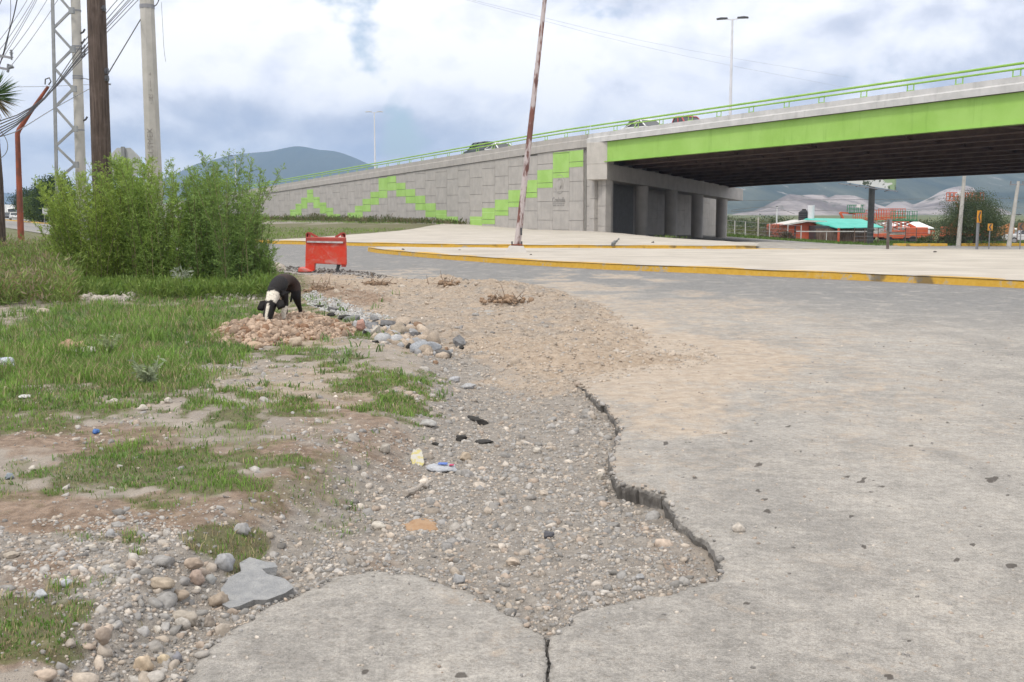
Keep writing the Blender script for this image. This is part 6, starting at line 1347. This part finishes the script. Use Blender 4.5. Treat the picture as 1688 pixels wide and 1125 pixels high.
debris(835, 498, 70, 16, 42, 'wide tangle of roots and clods in the middle of the dirt')
debris(530, 480, 50, 12, 43, 'brown tangle of roots right behind the dog')
debris(620, 470, 40, 10, 44, 'thin line of roots on the dirt below the barrier')

# ------------------------------------------------------------------ beyond the overpass
def zb_(px, Y): X = (px - 844) / F * Y; return float(zt(X, Y)) - .05
def at0(px, Y, dz=0.0): q = P(px, 400, Y); return (q[0], Y, zb_(px, Y) + dz)
M_ORANGE = simple('orange_wall', (.46, .085, .04), (.56, .13, .07), 1.3, .8); M_ROOFW = simple('white_roof', (.52, .50, .47), (.62, .6, .56), 2)
M_TEAL = simple('teal_sheet', (.05, .42, .33), (.08, .48, .39), 1.0, .5); M_SLAT = simple('brown_slats', (.10, .065, .05), (.22, .16, .13), 9, .9, stretch=(1, 1, .12))
M_LIFTO = simple('lift_orange', (.55, .10, .04), (.60, .14, .06), 3, .5); M_LIFTG = simple('lift_green', (.02, .20, .09), (.04, .25, .12), 3, .5); M_LIFTW = simple('lift_white', (.5, .5, .48), (.6, .6, .58), 3, .5)
def wpx(px, py, Y, o): q = P(px, py, Y) - np.array(o); return (q[0], q[2])
def store():
    Y = 131; o = at0(1325, Y); t = thing('store', 'low orange-red shop hut with a sloping white roof slab', 'shop', o); q = lambda a, b: wpx(a, b, Y, o)
    m = MB(); m.prism([(q(1291, 0)[0], 0), (q(1291, 0)[0], q(1291, 371)[1]), (q(1325, 0)[0], q(1325, 367.5)[1]), (q(1358, 0)[0], q(1358, 367)[1]), (q(1358, 0)[0], 0)], 0, 5); m.build('wall', M_ORANGE, t)
    m = MB(); m.prism([q(1283, 371.5), q(1302, 368), q(1328, 363), q(1361, 364.5), q(1361, 367.5), q(1328, 366), q(1302, 370.8)], -.6, 5.6); m.build('roof', M_ROOFW, t)
    for a, b, c, d in ((1309, 394, 1312, 372), (1338, 390, 1344, 377)): m = MB(); x0, z0 = q(a, b); x1, z1 = q(c, d); m.box(((x0 + x1) / 2, -.02, (z0 + z1) / 2), (x1 - x0, .06, z1 - z0)); m.build('door' if a < 1320 else 'window', M_DARK, t)
    x, z = q(1342, 362.5); m = MB(); m.cyl((x, 1.5, z - .2), (x, 1.5, q(1342, 338.5)[1]), .42, n=14); m.build('flue', M_LAMPW, t, smooth=True)
    o2 = (P(1325, 362, Y + 2)[0], Y + 2.0, o[2] + q(1325, 364)[1]); tk = thing('water_tank', 'black plastic water tank with a lid on the shop roof', 'water tank', o2); m = MB(); r = .66; h = 1.0
    m.tube([(0, 0, 0), (0, 0, h), (0, 0, h + .22), (0, 0, h + .3)], [r, r, r * .55, r * .3], 20); m.build('tank', M_TYRE, tk, smooth=True); m = MB(); m.cyl((0, 0, h + .28), (0, 0, h + .42), .24, n=14); m.build('lid', M_TYRE, tk)
    for zz in (.2, .45, .7): m = MB(); m.cyl((0, 0, zz), (0, 0, zz + .06), r + .02, n=20); m.build('band', M_DARK, tk)
store()
def shed():
    Y = 128; o = at0(1400, Y); t = thing('market_shed', 'long low shed of brown slats under a turquoise sheet roof', 'shed', o); q = lambda a, b: wpx(a, b, Y, o)
    m = MB(); rng = random.Random(2); x0, x1 = q(1358, 0)[0], q(1450, 0)[0]; n = 60
    for i in range(n): a = x0 + (x1 - x0) * i / n; m.box((a + (x1 - x0) / n / 2, rng.uniform(0, .03), q(1400, 377)[1] / 2 * rng.uniform(.96, 1.02)), ((x1 - x0) / n * .9, .06, q(1400, 377)[1]))
    m.build('slat_wall', M_SLAT, t)
    m = MB(); pts0 = [q(1344, 360), q(1440, 361.5), q(1453, 374.5), q(1376, 376)]; ys = [4.5, 4.5, -.8, -.8]
    top = [(p[0], y, p[1]) for p, y in zip(pts0, ys)]; m.hexa([(a, b, c - .06) for a, b, c in top] + top); m.build('roof', M_TEAL, t)
    m = MB(); a, b = q(1344, 360), q(1376, 376); c = q(1360, 366); m.hexa([(a[0], 4.5, a[1] - .07), (b[0], -.8, b[1] - .07), (b[0] - .6, 1.0, c[1] - .3), (a[0] - .3, 4.5, a[1] - .3), (a[0], 4.5, a[1] + .0), (b[0], -.8, b[1]), (b[0] - .6, 1.0, c[1] - .2), (a[0] - .3, 4.5, a[1] - .2)]); m.build('roof_wing', M_TEAL, t)
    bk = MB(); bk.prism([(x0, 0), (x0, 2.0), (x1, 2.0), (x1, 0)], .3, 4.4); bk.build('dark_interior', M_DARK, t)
    m = MB(); z = q(1380, 381.5)[1]; m.bar((q(1320, 0)[0], -1.3, z), (q(1447, 0)[0], -1.3, z), .14, .12); m.build('white_beam', M_LIFTW, t)
    for px in (1391, 1371): m = MB(); x = q(px, 0)[0]; m.bar((x, -1.25, 0), (x, -1.25, q(px, 376 if px == 1391 else 381)[1]), .22 if px == 1391 else .08); m.build('post', M_ORANGE if px == 1391 else M_LIFTW, t)
shed()
def billboard():
    Y = 122; o = at0(1434, Y); t = thing('billboard', 'tall billboard on a thick dark pole, seen under the bridge', 'billboard', o); q = lambda a, b: wpx(a, b, Y, o)
    m = MB(); m.tube([(0, 0, 0), (q(1438, 300)[0], 0, q(1438, 300)[1]), (q(1438, 296)[0], 0, q(1438, 288)[1])], .35, 18); m.build('pole', simple('billboard_pole', (.055, .06, .06), (.09, .09, .085), 1.5, .6), t, smooth=True)
    c = np.array((q(1438, 0)[0], 0, 0)); a = P(1396, 301, Y - 1) - np.array(o); b = P(1474, 313.5, Y - 4.5) - np.array(o); h = 5.0
    m = MB(); nrm = np.cross(b - a, (0, 0, 1)); nrm /= np.linalg.norm(nrm); m.hexa([a, b, b - nrm * .5, a - nrm * .5] + [x + np.array((0, 0, h)) for x in (a, b, b - nrm * .5, a - nrm * .5)])
    def bb():
        tt = NT('billboard_print'); v = tt.pos(); cc = tt.mix(tt.rng(tt.noise(tt.scale(v, (1, 1, 2.5)), .35, 2), .50, .53), (.60, .61, .58), (.26, .36, .20)); cc = tt.mix(tt.rng(tt.noise(v, 1.3, 5), .56, .6), cc, (.06, .08, .05)); return tt.done(cc, .6)
    m.build('panel', bb(), t)
    m = MB(); m.bar(a + nrm * .5 + np.array((-.6, 0, -.15)), b + nrm * .5 + np.array((.5, 0, -.15)), .9, .08); m.build('catwalk', M_BAND, t)
    for k in range(5): m = MB(); p = a + (b - a) * (k + .5) / 5; m.bar(p + nrm * .2 - np.array((0, 0, .1)), p + nrm * 1.3 - np.array((0, 0, .25)), .08); m.build('lamp_arm', M_DARK, t)
    m = MB(); zc = 3.0; m.box((q(1437, 0)[0] , -.44, zc + 1.2), (.14, .03, .5)); m.build('sticker', M_WHITE, t)
billboard()
def scissor_lift(px, pyb, pyt, Y, mc, ms, label, w=2.4):
    o = at0(px, Y); zb = P(px, pyb, Y)[2] - o[2]; t = thing('scissor_lift', label, 'scissor lift', (o[0], Y, o[2])); h = P(px, pyt, Y)[2] - o[2]; m = MB(); m.box((0, 0, .62), (w, 1.1, .45)); m.build('chassis', mc, t, bevel=.04)
    for x in (-w * .36, w * .36):
        for y in (-.5, .5): m = MB(); m.cyl((x, y - .1, .3), (x, y + .1, .3), .3, n=14); m.build('wheel', M_TYRE, t)
    z0, z1 = .9, h - 1.25; n = max(2, int((z1 - z0) / .75)); m = MB(); dz = (z1 - z0) / n
    for k in range(n):
        for y in (-.36, .36): m.bar((-w * .42, y, z0 + k * dz), (w * .42, y + .02, z0 + (k + 1) * dz), .09, .12, (0, 1, 0)); m.bar((w * .42, y * .8, z0 + k * dz), (-w * .42, y * .8, z0 + (k + 1) * dz), .09, .12, (0, 1, 0))
    m.build('scissor_arms', ms, t)
    m = MB(); m.box((0, 0, h - 1.15), (w * 1.05, 1.1, .14)); m.build('platform', mc, t); m = MB()
    for zz in (h - .6, h): 
        for a, b in (((-w / 2, -.5), (w / 2, -.5)), ((w / 2, -.5), (w / 2, .5)), ((w / 2, .5), (-w / 2, .5)), ((-w / 2, .5), (-w / 2, -.5))): m.bar((*a, zz), (*b, zz), .07)
    for i in range(6):
        for y in (-.5, .5): m.bar((-w / 2 + w * i / 5, y, h - 1.1), (-w / 2 + w * i / 5, y, h), .06)
    m.build('guard_rail', mc, t)
scissor_lift(1449, 398, 347, 139, M_LIFTO, M_LIFTW, 'orange scissor lift with pale arms just right of the billboard pole', 3.4)
scissor_lift(1468, 398, 344.5, 142, M_LIFTO, simple('lift_cream', (.42, .36, .25), (.5, .44, .32), 3), 'tallest orange scissor lift with cream arms behind the thin brown post', 3.2)
scissor_lift(1488, 398, 348.5, 138, M_LIFTG, simple('lift_black', (.04, .04, .045), (.3, .3, .3), 2, lo=.45, hi=.55), 'green scissor lift with black arms, rightmost of the raised ones', 3.0)
scissor_lift(1477, 398, 366, 133, M_LIFTO, M_LIFTW, 'lower orange scissor lift with white arms in front of the green one', 2.6)
scissor_lift(1424, 392, 352, 141, M_LIFTO, M_LIFTO, 'orange scissor lift above the turquoise roof, left of the billboard pole', 2.8)
def boom_lift(px, Y, basket, base_dx, mc, mb_, label, cab=True):
    o = at0(px, Y); t = thing('boom_lift', label, 'boom lift', o); m = MB(); m.box((0, 0, .8), (2.6, 1.8, .5)); m.build('chassis', mc, t, bevel=.05); m = MB(); m.box((-.2, 0, 1.45), (2.1, 1.7, .8)); m.build('turret', mc, t, bevel=.08)
    for x in (-.95, .95):
        for y in (-.85, .85): m = MB(); m.cyl((x, y - .14, .42), (x, y + .14, .42), .42, n=16); m.build('wheel', M_TYRE, t)
    bx, bz = wpx(basket[0], basket[1], Y, o); el = np.array((base_dx, 0, 3.6 if bz > 4 else 2.2)); m = MB(); m.bar((-.4, 0, 1.8), el, .26, .3, (0, 1, 0)); m.bar(el, (bx, 0, bz - 1.15), .2, .22, (0, 1, 0)); m.build('boom', mb_, t)
    m = MB(); w = 2.0; m.box((bx, 0, bz - 1.0), (w, .9, .1))
    for zz in (bz - .5, bz):
        for a, b in (((-w / 2, -.45), (w / 2, -.45)), ((w / 2, -.45), (w / 2, .45)), ((w / 2, .45), (-w / 2, .45)), ((-w / 2, .45), (-w / 2, -.45))): m.bar((bx + a[0], a[1], zz), (bx + b[0], b[1], zz), .09)
    for i in range(5):
        for y in (-.45, .45): m.bar((bx - w / 2 + w * i / 4, y, bz - 1), (bx - w / 2 + w * i / 4, y, bz), .07)
    m.build('basket', mc, t); m = MB(); m.box((bx + .2, -.5, bz - .1), (.5, .1, .4)); m.build('control_box', M_DARK if px > 1590 else M_WHITE, t)
boom_lift(1570, 133, (1576, 318), .9, M_LIFTO, M_LIFTO, 'orange boom lift with its basket raised left of the pole above the tree')
boom_lift(1612, 134, (1606, 318.5), -.6, M_LIFTO, M_LIFTO, 'orange boom lift with its basket raised right of the pole above the tree')
boom_lift(1400, 142, (1411, 338.5), -1.4, M_LIFTG, M_LIFTO, 'boom lift with a green basket on an orange arm above the turquoise roof')
boom_lift(1513, 128, (1524, 381), -1.2, M_LIFTO, M_LIFTO, 'orange boom lift folded low in front of the white sheds')
boom_lift(1625, 133, (1634, 383), -1.0, M_LIFTO, M_LIFTO, 'orange boom lift folded low behind the tree, right of its trunk')
boom_lift(1655, 131, (1648, 377), .8, simple('lift_amber', (.45, .18, .05), (.5, .22, .07), 3), simple('lift_amber_arm', (.45, .18, .05)), 'amber lift standing between the small arrow sign and the leaning pole')
def white_shed(px0, px1, pyt, pyb, Y, label, roofm=None, eave=.5, dark=None):
    o = at0((px0 + px1) / 2, Y); t = thing('shed', label, 'shed', o); q = lambda a, b: wpx(a, b, Y, o); x0, x1 = q(px0, 0)[0], q(px1, 0)[0]; zt_ = q(0, pyt)[1]; zr = q(0, pyb)[1]
    m = MB(); m.prism([(x0, -.2), (x0, zr), (x1, zr), (x1, -.2)], .4, 8); m.build('wall', M_PARA, t); m = MB(); m.hexa([(x0 - eave, 0, zr - .05), (x1 + eave, 0, zr - .05), (x1 + eave, 6, zt_ - .1), (x0 - eave, 6, zt_ - .1), (x0 - eave, 0, zr + .07), (x1 + eave, 0, zr + .07), (x1 + eave, 6, zt_), (x0 - eave, 6, zt_)]); m.build('roof', roofm or M_WHITE, t)
    for a, b in (dark or []): m = MB(); xa, xb = q(a, 0)[0], q(b, 0)[0]; m.box(((xa + xb) / 2, .36, zr * .42), (xb - xa, .1, zr * .8)); m.build('door', M_DARK, t)
white_shed(1517, 1552, 366.5, 377, 158, 'white shed with a pale metal roof left of the big tree', dark=[(1536, 1550)])
white_shed(1486, 1516, 368, 375, 170, 'lower white shed directly left of the bigger one, behind the lifts', dark=[(1507, 1512)])
white_shed(1648, 1700, 373, 379, 170, 'long white shed behind the leaning pole at the right edge')
tree('broad grey-green willow-like tree in front of the lifts', 1604, 403, 117, 5.2, 6.6, 611, (.055, .08, .035), (.12, .155, .07), zb=zb_(1604, 117), leaf=.13, ncl=420, trunk=.22, droop=.35, multi=2)
def shrub(px, Y, w, h, seed, c0, c1, label):
    rng = np.random.default_rng(seed); o = at0(px, Y); n = 900; d = rng.normal(0, 1, (n, 3)); d /= np.linalg.norm(d, axis=1, keepdims=True); d[:, 2] = np.abs(d[:, 2]); r = rng.uniform(.3, 1, (n, 1)) ** .5 * (1 + .5 * fbm(d[:, 0] * 2 + seed, d[:, 1] * 2, 1, 3, seed))[:, None]
    B = d * r * np.array((w / 2, w / 2.4, h)); dd = d + rng.normal(0, .6, (n, 3)); dd /= np.linalg.norm(dd, axis=1, keepdims=True); f = rng.uniform(0, 1, (n, 1)); V, Fq, C = leaf_quads(B, dd, rng.uniform(.12, .3, n), rng.uniform(.05, .1, n), rng, np.array(c0) * f + np.array(c1) * (1 - f))
    t = thing('shrub', label, 'shrub', o); put('foliage', mesh_np('foliage', V, Fq, False, {'Col': C}), MLF, t); sm_ = MB()
    for k in range(9): a = rng.uniform(0, 6.28); sm_.tube([(0, 0, 0), (math.cos(a) * w * .2, math.sin(a) * w * .2, h * .6)], [.03, .012], 5, False)
    sm_.build('stems', M_WOOD, t, fix=False)
shrub(1544, 119, 3.4, 1.5, 621, (.09, .11, .04), (.14, .14, .07), 'olive shrub left of the big tree, below the white shed')
shrub(1522, 121, 1.8, .8, 622, (.06, .11, .03), (.10, .14, .05), 'small green shrub under the folded orange lift')
shrub(1277, 122, 4.0, 1.7, 623, (.13, .10, .075), (.19, .15, .11), 'brown leafless shrub in front of the left end of the shop')
shrub(1252, 124, 3.0, 1.2, 624, (.12, .11, .06), (.17, .15, .09), 'dull brown shrub left of the bigger brown one')
shrub(1222, 121, 4.0, 1.1, 625, (.10, .12, .045), (.17, .18, .07), 'yellowish bush behind the wire fence by the last column')
shrub(1296, 120, 2.0, 1.0, 626, (.10, .09, .06), (.15, .12, .09), 'low brown bush against the corner of the shop')
shrub(1575, 121, 2.6, 1.1, 627, (.11, .08, .06), (.16, .12, .09), 'reddish dry bush left of the pole in front of the tree')
# treeline far behind the fence
def treeline():
    rng = np.random.default_rng(88); B, D, LL, Cc = [], [], [], []
    for k in range(900):
        px = rng.uniform(1150, 1760); Y = rng.uniform(190, 320); o = at0(px, Y); h = rng.uniform(.6, 2.4) * (1.15 if px < 1300 else .7); m = 22; B.append(np.array(o) + rng.normal(0, 1, (m, 3)) * np.array((1.0, 1, .15)) + np.array((0, 0, 1)) * rng.uniform(0, h, (m, 1))); d = rng.normal(0, 1, (m, 3)); D.append(d / np.linalg.norm(d, axis=1, keepdims=True)); LL.append(rng.uniform(.3, .7, m)); c = np.array([(.06, .085, .035), (.10, .12, .05), (.13, .13, .06), (.05, .07, .035)])[rng.integers(4)]; Cc.append(np.tile(c, (m, 1)))
    B, D, LL, Cc = (np.concatenate(x) for x in (B, D, LL, Cc)); V, Fq, C = leaf_quads(B, D, LL, LL * .45, rng, Cc); tag(put('woods', mesh_np('woods', V, Fq, False, {'Col': C}), MLF), 'far line of low trees and scrub behind the fence', 'woods', kind='stuff')
treeline()
def roadside_grass():
    rng = np.random.default_rng(89); n = 16000; px = rng.uniform(1190, 1720, n); Y = rng.uniform(105, 135, n); X = (px - 844) / F * Y; edge = np.interp(X, [12, 22, 40, 62, 110], [104.5, 108, 114.6, 116.4, 117.5]); k = Y > edge; X, Y = X[k], Y[k]; n = len(X)
    B = np.stack([X, Y, zt(X, Y) - .08], 1); d = rng.normal(0, .5, (n, 3)); d[:, 2] = 1; d /= np.linalg.norm(d, axis=1, keepdims=True); V, Fq, C = leaf_quads(B, d, rng.uniform(.15, .4, n), rng.uniform(.05, .1, n), rng, np.array((.12, .20, .045)) * rng.uniform(.6, 1.3, (n, 1))); tag(put('roadside_grass', mesh_np('roadside_grass', V, Fq, False, {'Col': C}), MLF), 'strip of green grass in front of the shop and the lift yard', 'grass', kind='stuff')
    V = []; xs = np.linspace(8, 120, 113)
    for x in xs:
        y0 = np.interp(x, [8, 12, 22, 40, 62, 110, 120], [103.5, 104.3, 107.8, 114.3, 116.2, 117.3, 117.5]) + .2
        for y in np.linspace(y0, 175, 14): V.append((x, y, float(zt(x, y)) - .06))
    V = np.array(V); z0 = np.zeros(len(V)); g = np.clip(.65 + fbm(V[:, 0], V[:, 1], .25, 3, 3) * 2, 0, 1); tag(put('yard_ground', mesh_np('yard_ground', V, grid_faces(len(xs), 14)[:, ::-1], True, {'grs': g, 'tan': z0, 'soil': z0, 'grv': 1 - g, 'far': z0}), MG), kind='structure')
roadside_grass()
def fence():
    t = thing('wire_fence', 'wire fence on thin pale posts along the field beside the last bridge column', 'fence', at0(1240, 118)); o = np.array(t.location)
    for px in (1197, 1210.5, 1228, 1249, 1268, 1298, 1320): m = MB(); Y = 118 + (px - 1197) * .02; a = np.array(at0(px, Y)) - o; m.bar(a, a + np.array((0, 0, 1.75 if px != 1249 else 2.3)), .09 if px != 1249 else .14); m.build('post', M_PARA if px != 1249 else M_PIER, t)
    for h in (.4, .8, 1.2, 1.7): m = MB(); m.tube([np.array(at0(px, 118 + (px - 1197) * .02)) - o + np.array((0, 0, h)) for px in (1190, 1228, 1268, 1320)], .018, 4); m.build('wire', M_BAND, t)
    t = thing('wire_fence', 'dark post and wire fence around the lift yard, behind the arrow signs', 'fence', at0(1560, 120)); o = np.array(t.location); P2 = (1408, 1425, 1447, 1492, 1510, 1560, 1566, 1592, 1618, 1640, 1655, 1676, 1690)
    for px in P2: m = MB(); a = np.array(at0(px, 121)) - o; m.bar(a, a + np.array((0, 0, 1.9)), .08); m.build('post', M_SLAT, t)
    for h in (.5, .9, 1.3, 1.75): m = MB(); m.tube([np.array(at0(px, 121)) - o + np.array((0, 0, h)) for px in (1408, 1500, 1600, 1700)], .016, 4); m.build('wire', M_BAND, t)
fence()
def chevron_sign(px, pyt, pyb, w, foot, Y, label, col, ang):
    o = at0(px, Y, .05); t = thing('chevron_sign', label, 'road sign', o, ang); zt_ = P(px, pyt, Y)[2] - o[2]; zb2 = P(px, pyb, Y)[2] - o[2]; ww = w / F * Y / max(.3, math.cos(ang)); m = MB(); m.bar((0, .04, 0), (0, .04, zt_ - .1), .08); m.build('post', M_BAND, t)
    m = MB(); m.box((0, 0, (zt_ + zb2) / 2), (ww, .03, zt_ - zb2)); m.build('sign_plate', simple('sign_amber' + str(px), col, tuple(c * .85 for c in col), 3, .5), t, bevel=.01)
    cz = (zt_ + zb2) / 2; h = (zt_ - zb2) * .42; x = ww * .32; s = ww * .3; m = MB(); m.prism([(-x, cz), (x - s, cz + h), (x, cz + h), (-x + s, cz), (x, cz - h), (x - s, cz - h)], -.022, -.016); m.build('arrow', M_DARK, t)
chevron_sign(1612, 347.5, 367.5, 8.8, 408, 43.5, 'tall orange sign with a black left arrow, nearest of the three arrow signs', (.72, .30, .02), .5)
chevron_sign(1631, 369, 380.5, 9.2, 404, 104, 'small orange sign with a black left arrow against the tree', (.66, .30, .03), .25)
chevron_sign(1682, 367.5, 380, 10.5, 407, 100, 'dull brown sign with a black left arrow at the right edge', (.24, .12, .05), -.1)
def sign_post(px, pyt, Y, label):
    o = at0(px, Y, .1); t = thing('sign_post', label, 'sign post', o); h = P(px, pyt, Y)[2] - o[2]; m = MB(); m.bar((0, 0, 0), (0, 0, h), .10, .07); m.build('post', simple('brown_post', (.10, .075, .065), (.16, .13, .11), 3), t); m = MB(); m.box((.03, 0, h * .8), (.05, .5, h * .42)); m.build('sign_plate', M_BAND, t)
sign_post(1463.5, 362, 43.5, 'thin brown sign post seen edge-on at the rim of the paved island')
def far_pole(pa, pb, Y, label, arm=None):
    A = P(*pa, Y); B = P(*pb, Y); z0 = zb_(pb[0], Y); d = (A - B) / (A[2] - B[2]); b = B + d * (z0 - B[2]); t = thing('utility_pole', label, 'utility pole', tuple(b)); m = MB(); m.tube([(0, 0, 0), A - b], [.25, .15], 12); m.build('shaft', M_POLE, t, smooth=True)
    if arm is not None: m = MB(); c = A - b - np.array((0, 0, .35)); m.bar(c + np.array((-arm, 0, 0)), c + np.array((arm, 0, 0)), .14); m.build('crossarm', M_BAND, t); 
    if arm is not None:
        for x in (-.9 * arm, .5 * arm, .9 * arm): m = MB(); m.cyl(c + np.array((x, 0, .05)), c + np.array((x, 0, .35)), .09, n=8); m.build('insulator', M_INS, t)
far_pole((1594, 240), (1580, 404), 115, 'pale concrete pole standing in front of the broad tree')
far_pole((1679, 299), (1663, 405), 113, 'pale leaning pole with a crossarm at the right edge', .9)
vehicle('pickup_truck', 'white truck parked behind the brown arrow sign at the right edge', 'pickup truck', at0(1692, 124, .0), math.pi * .92, TRK, TRKC, 1.9, (.62, .62, .62), (.9, 4.0), .38, L=5.0)
street_lamp(1671, 355, 150, -2, 'low white lamp with a slanted arm right of the leaning pole', (1,), (.95, .3))
street_lamp(1281, 342, 160, -2, 'thin white lamp post behind the shop, left of the water tank', (1,), (.2, 1))
# stop sign seen from behind, sign board on the median
def stop_sign():
    Y = 28; c = P(205, 271, Y); z0 = float(hground(c[0], Y)[0]); t = thing('stop_sign', 'grey back of an octagonal sign rising behind the thicket, between two poles', 'road sign', (c[0], Y, z0)); h = c[2] - z0; r = .455; m = MB(); m.prism([(math.cos(a) * r * 1.0, h + math.sin(a) * r) for a in np.arange(8) * math.pi / 4 + math.pi / 8], 0, .02); m.build('sign_plate', simple('sign_back', (.36, .38, .38), (.45, .46, .46), 3, .45), t)
    m = MB(); m.box((.0, -.05, (h + r) / 2), (.085, .06, h + r - .02)); m.build('post', simple('sign_post_steel', (.20, .21, .21), (.26, .27, .27), 3), t)
stop_sign()
def sign_board():
    Y = 120; c = P(76.5, 348.5, Y); z0 = float(zt(c[0], Y)) + .1; t = thing('sign_board', 'small blank grey sign board on two legs on the far median', 'sign', (c[0], Y, z0)); h = c[2] - z0; m = MB(); m.box((0, 0, h), (.9, .04, .75)); m.build('sign_plate', simple('board_grey', (.42, .43, .44), (.5, .5, .5), 2), t)
    for x in (-.28, .3): m = MB(); m.bar((x, .03, 0), (x, .03, h), .05); m.build('leg', M_BAND, t)
sign_board()

# ------------------------------------------------------------------ mountains and air
def mountain(name, prof, D, depth, m, seed, z0=-3, front=.55, rough=.22, nx=260, ny=90):
    pxs = np.linspace(prof[0][0], prof[-1][0], nx); H = np.interp(pxs, *zip(*prof)) + 5 * fbm(pxs / 40, pxs * 0 + seed, 1, 4, seed); Hs = np.convolve(np.pad(H, 2, 'edge'), np.ones(5) / 5, 'same')[2:-2]
    V = []
    for j in range(ny):
        q = j / (ny - 1); Yd = D + depth * (q - front); k = q / front if q < front else (1 - q) / (1 - front)
        X = (pxs - 844) / F * Yd; topz = np.array([(P(px, h, D)[2] - z0) for px, h in zip(pxs, Hs)])
        k = k ** 1.15
        ridg = 1 - 2 * np.abs(fbm(X / D * 22, np.full(nx, q * 2.4 + seed), 1, 5, seed)); nz = fbm(X / D * 30, np.full(nx, q * 6.), 1, 5, seed + 3)
        z = topz * k * (1 + rough * (ridg - .85) * (1 - k ** 4) + rough * .6 * nz * (1 - k ** 6)); V.append(np.stack([X, np.full(nx, Yd), z0 + np.maximum(z, -5)], 1))
    tag(put(name, mesh_np(name, np.concatenate(V), grid_faces(ny, nx), True), m), kind='structure')
def mount_mat(name, a, b, rock, sc, rk=.6, off=.0):
    t = NT(name); v = t.scale(t.pos(), (1, .22, .6)); n = t.noise(v, sc, 9, .65, .6); n2 = t.noise(v, sc * 3, 8, .7, .8); c = t.mix(t.rng(n, .35, .65), a, b); c = t.mix(t.rng(n2, rk, rk + .1), c, rock); t.bump(n2, .8, 3 / sc * .01); return t.done(c, .95, 0, .1)
MM1 = mount_mat('mountain_scrub', (.045, .06, .035), (.085, .095, .055), (.16, .145, .125), .0016)
MM2 = mount_mat('mountain_scrub_near', (.03, .045, .028), (.11, .12, .08), (.28, .26, .24), .006, .60)
MQ = mount_mat('quarry_rock', (.15, .13, .125), (.40, .36, .345), (.12, .12, .095), .014, .55)
mountain('mountain', [(90, 345), (180, 330), (270, 298), (330, 270), (380, 257), (420, 252), (452, 249), (475, 245), (490, 242), (508, 243), (525, 247), (550, 249), (575, 256), (600, 266), (640, 285), (700, 312), (760, 330), (860, 346)], 6200, 3400, MM1, 3)
mountain('far_hills', [(-500, 345), (-200, 330), (-80, 322), (10, 318), (60, 326), (130, 340), (260, 346)], 8200, 1500, MM1, 9)
mountain('east_mountain', [(960, 345), (1040, 315), (1100, 290), (1160, 268), (1240, 250), (1330, 244), (1450, 246), (1560, 240), (1700, 236), (1850, 250), (2100, 300)], 3600, 2600, MM2, 5, z0=-3)
def quarry(name, prof, D, depth, seed): mountain(name, prof, D, depth, MQ, seed, z0=-3, front=.7, rough=.34)
quarry('quarry_terrace', [(1205, 352), (1240, 346), (1262, 338), (1280, 330), (1296, 321), (1330, 320.5), (1354, 322), (1362, 327), (1374, 323), (1405, 323), (1422, 330), (1440, 338), (1470, 346), (1500, 352)], 1500, 420, 12)
quarry('quarry_mound', [(1430, 352), (1452, 343), (1468, 334), (1486, 333), (1500, 339), (1520, 330), (1545, 316), (1566, 308), (1585, 306.5), (1598, 311), (1606, 322), (1622, 338), (1660, 350)], 1750, 460, 14)
def haze():
    m = bpy.data.materials.new('haze_air'); m.use_nodes = True; N = m.node_tree.nodes; N.remove(N['Principled BSDF']); v = N.new('ShaderNodeVolumePrincipled'); v.inputs['Color'].default_value = (.47, .68, 1, 1); v.inputs['Density'].default_value = HAZE; v.inputs['Anisotropy'].default_value = .0
    m.node_tree.links.new(v.outputs[0], N['Material Output'].inputs['Volume']); mb = MB(); mb.box((0, 4300, 258), (21500, 9000, 540)); tag(mb.build('haze', m), 'pale blue air between the camera and the mountains', 'haze', kind='stuff')
HAZE = .00014
haze()
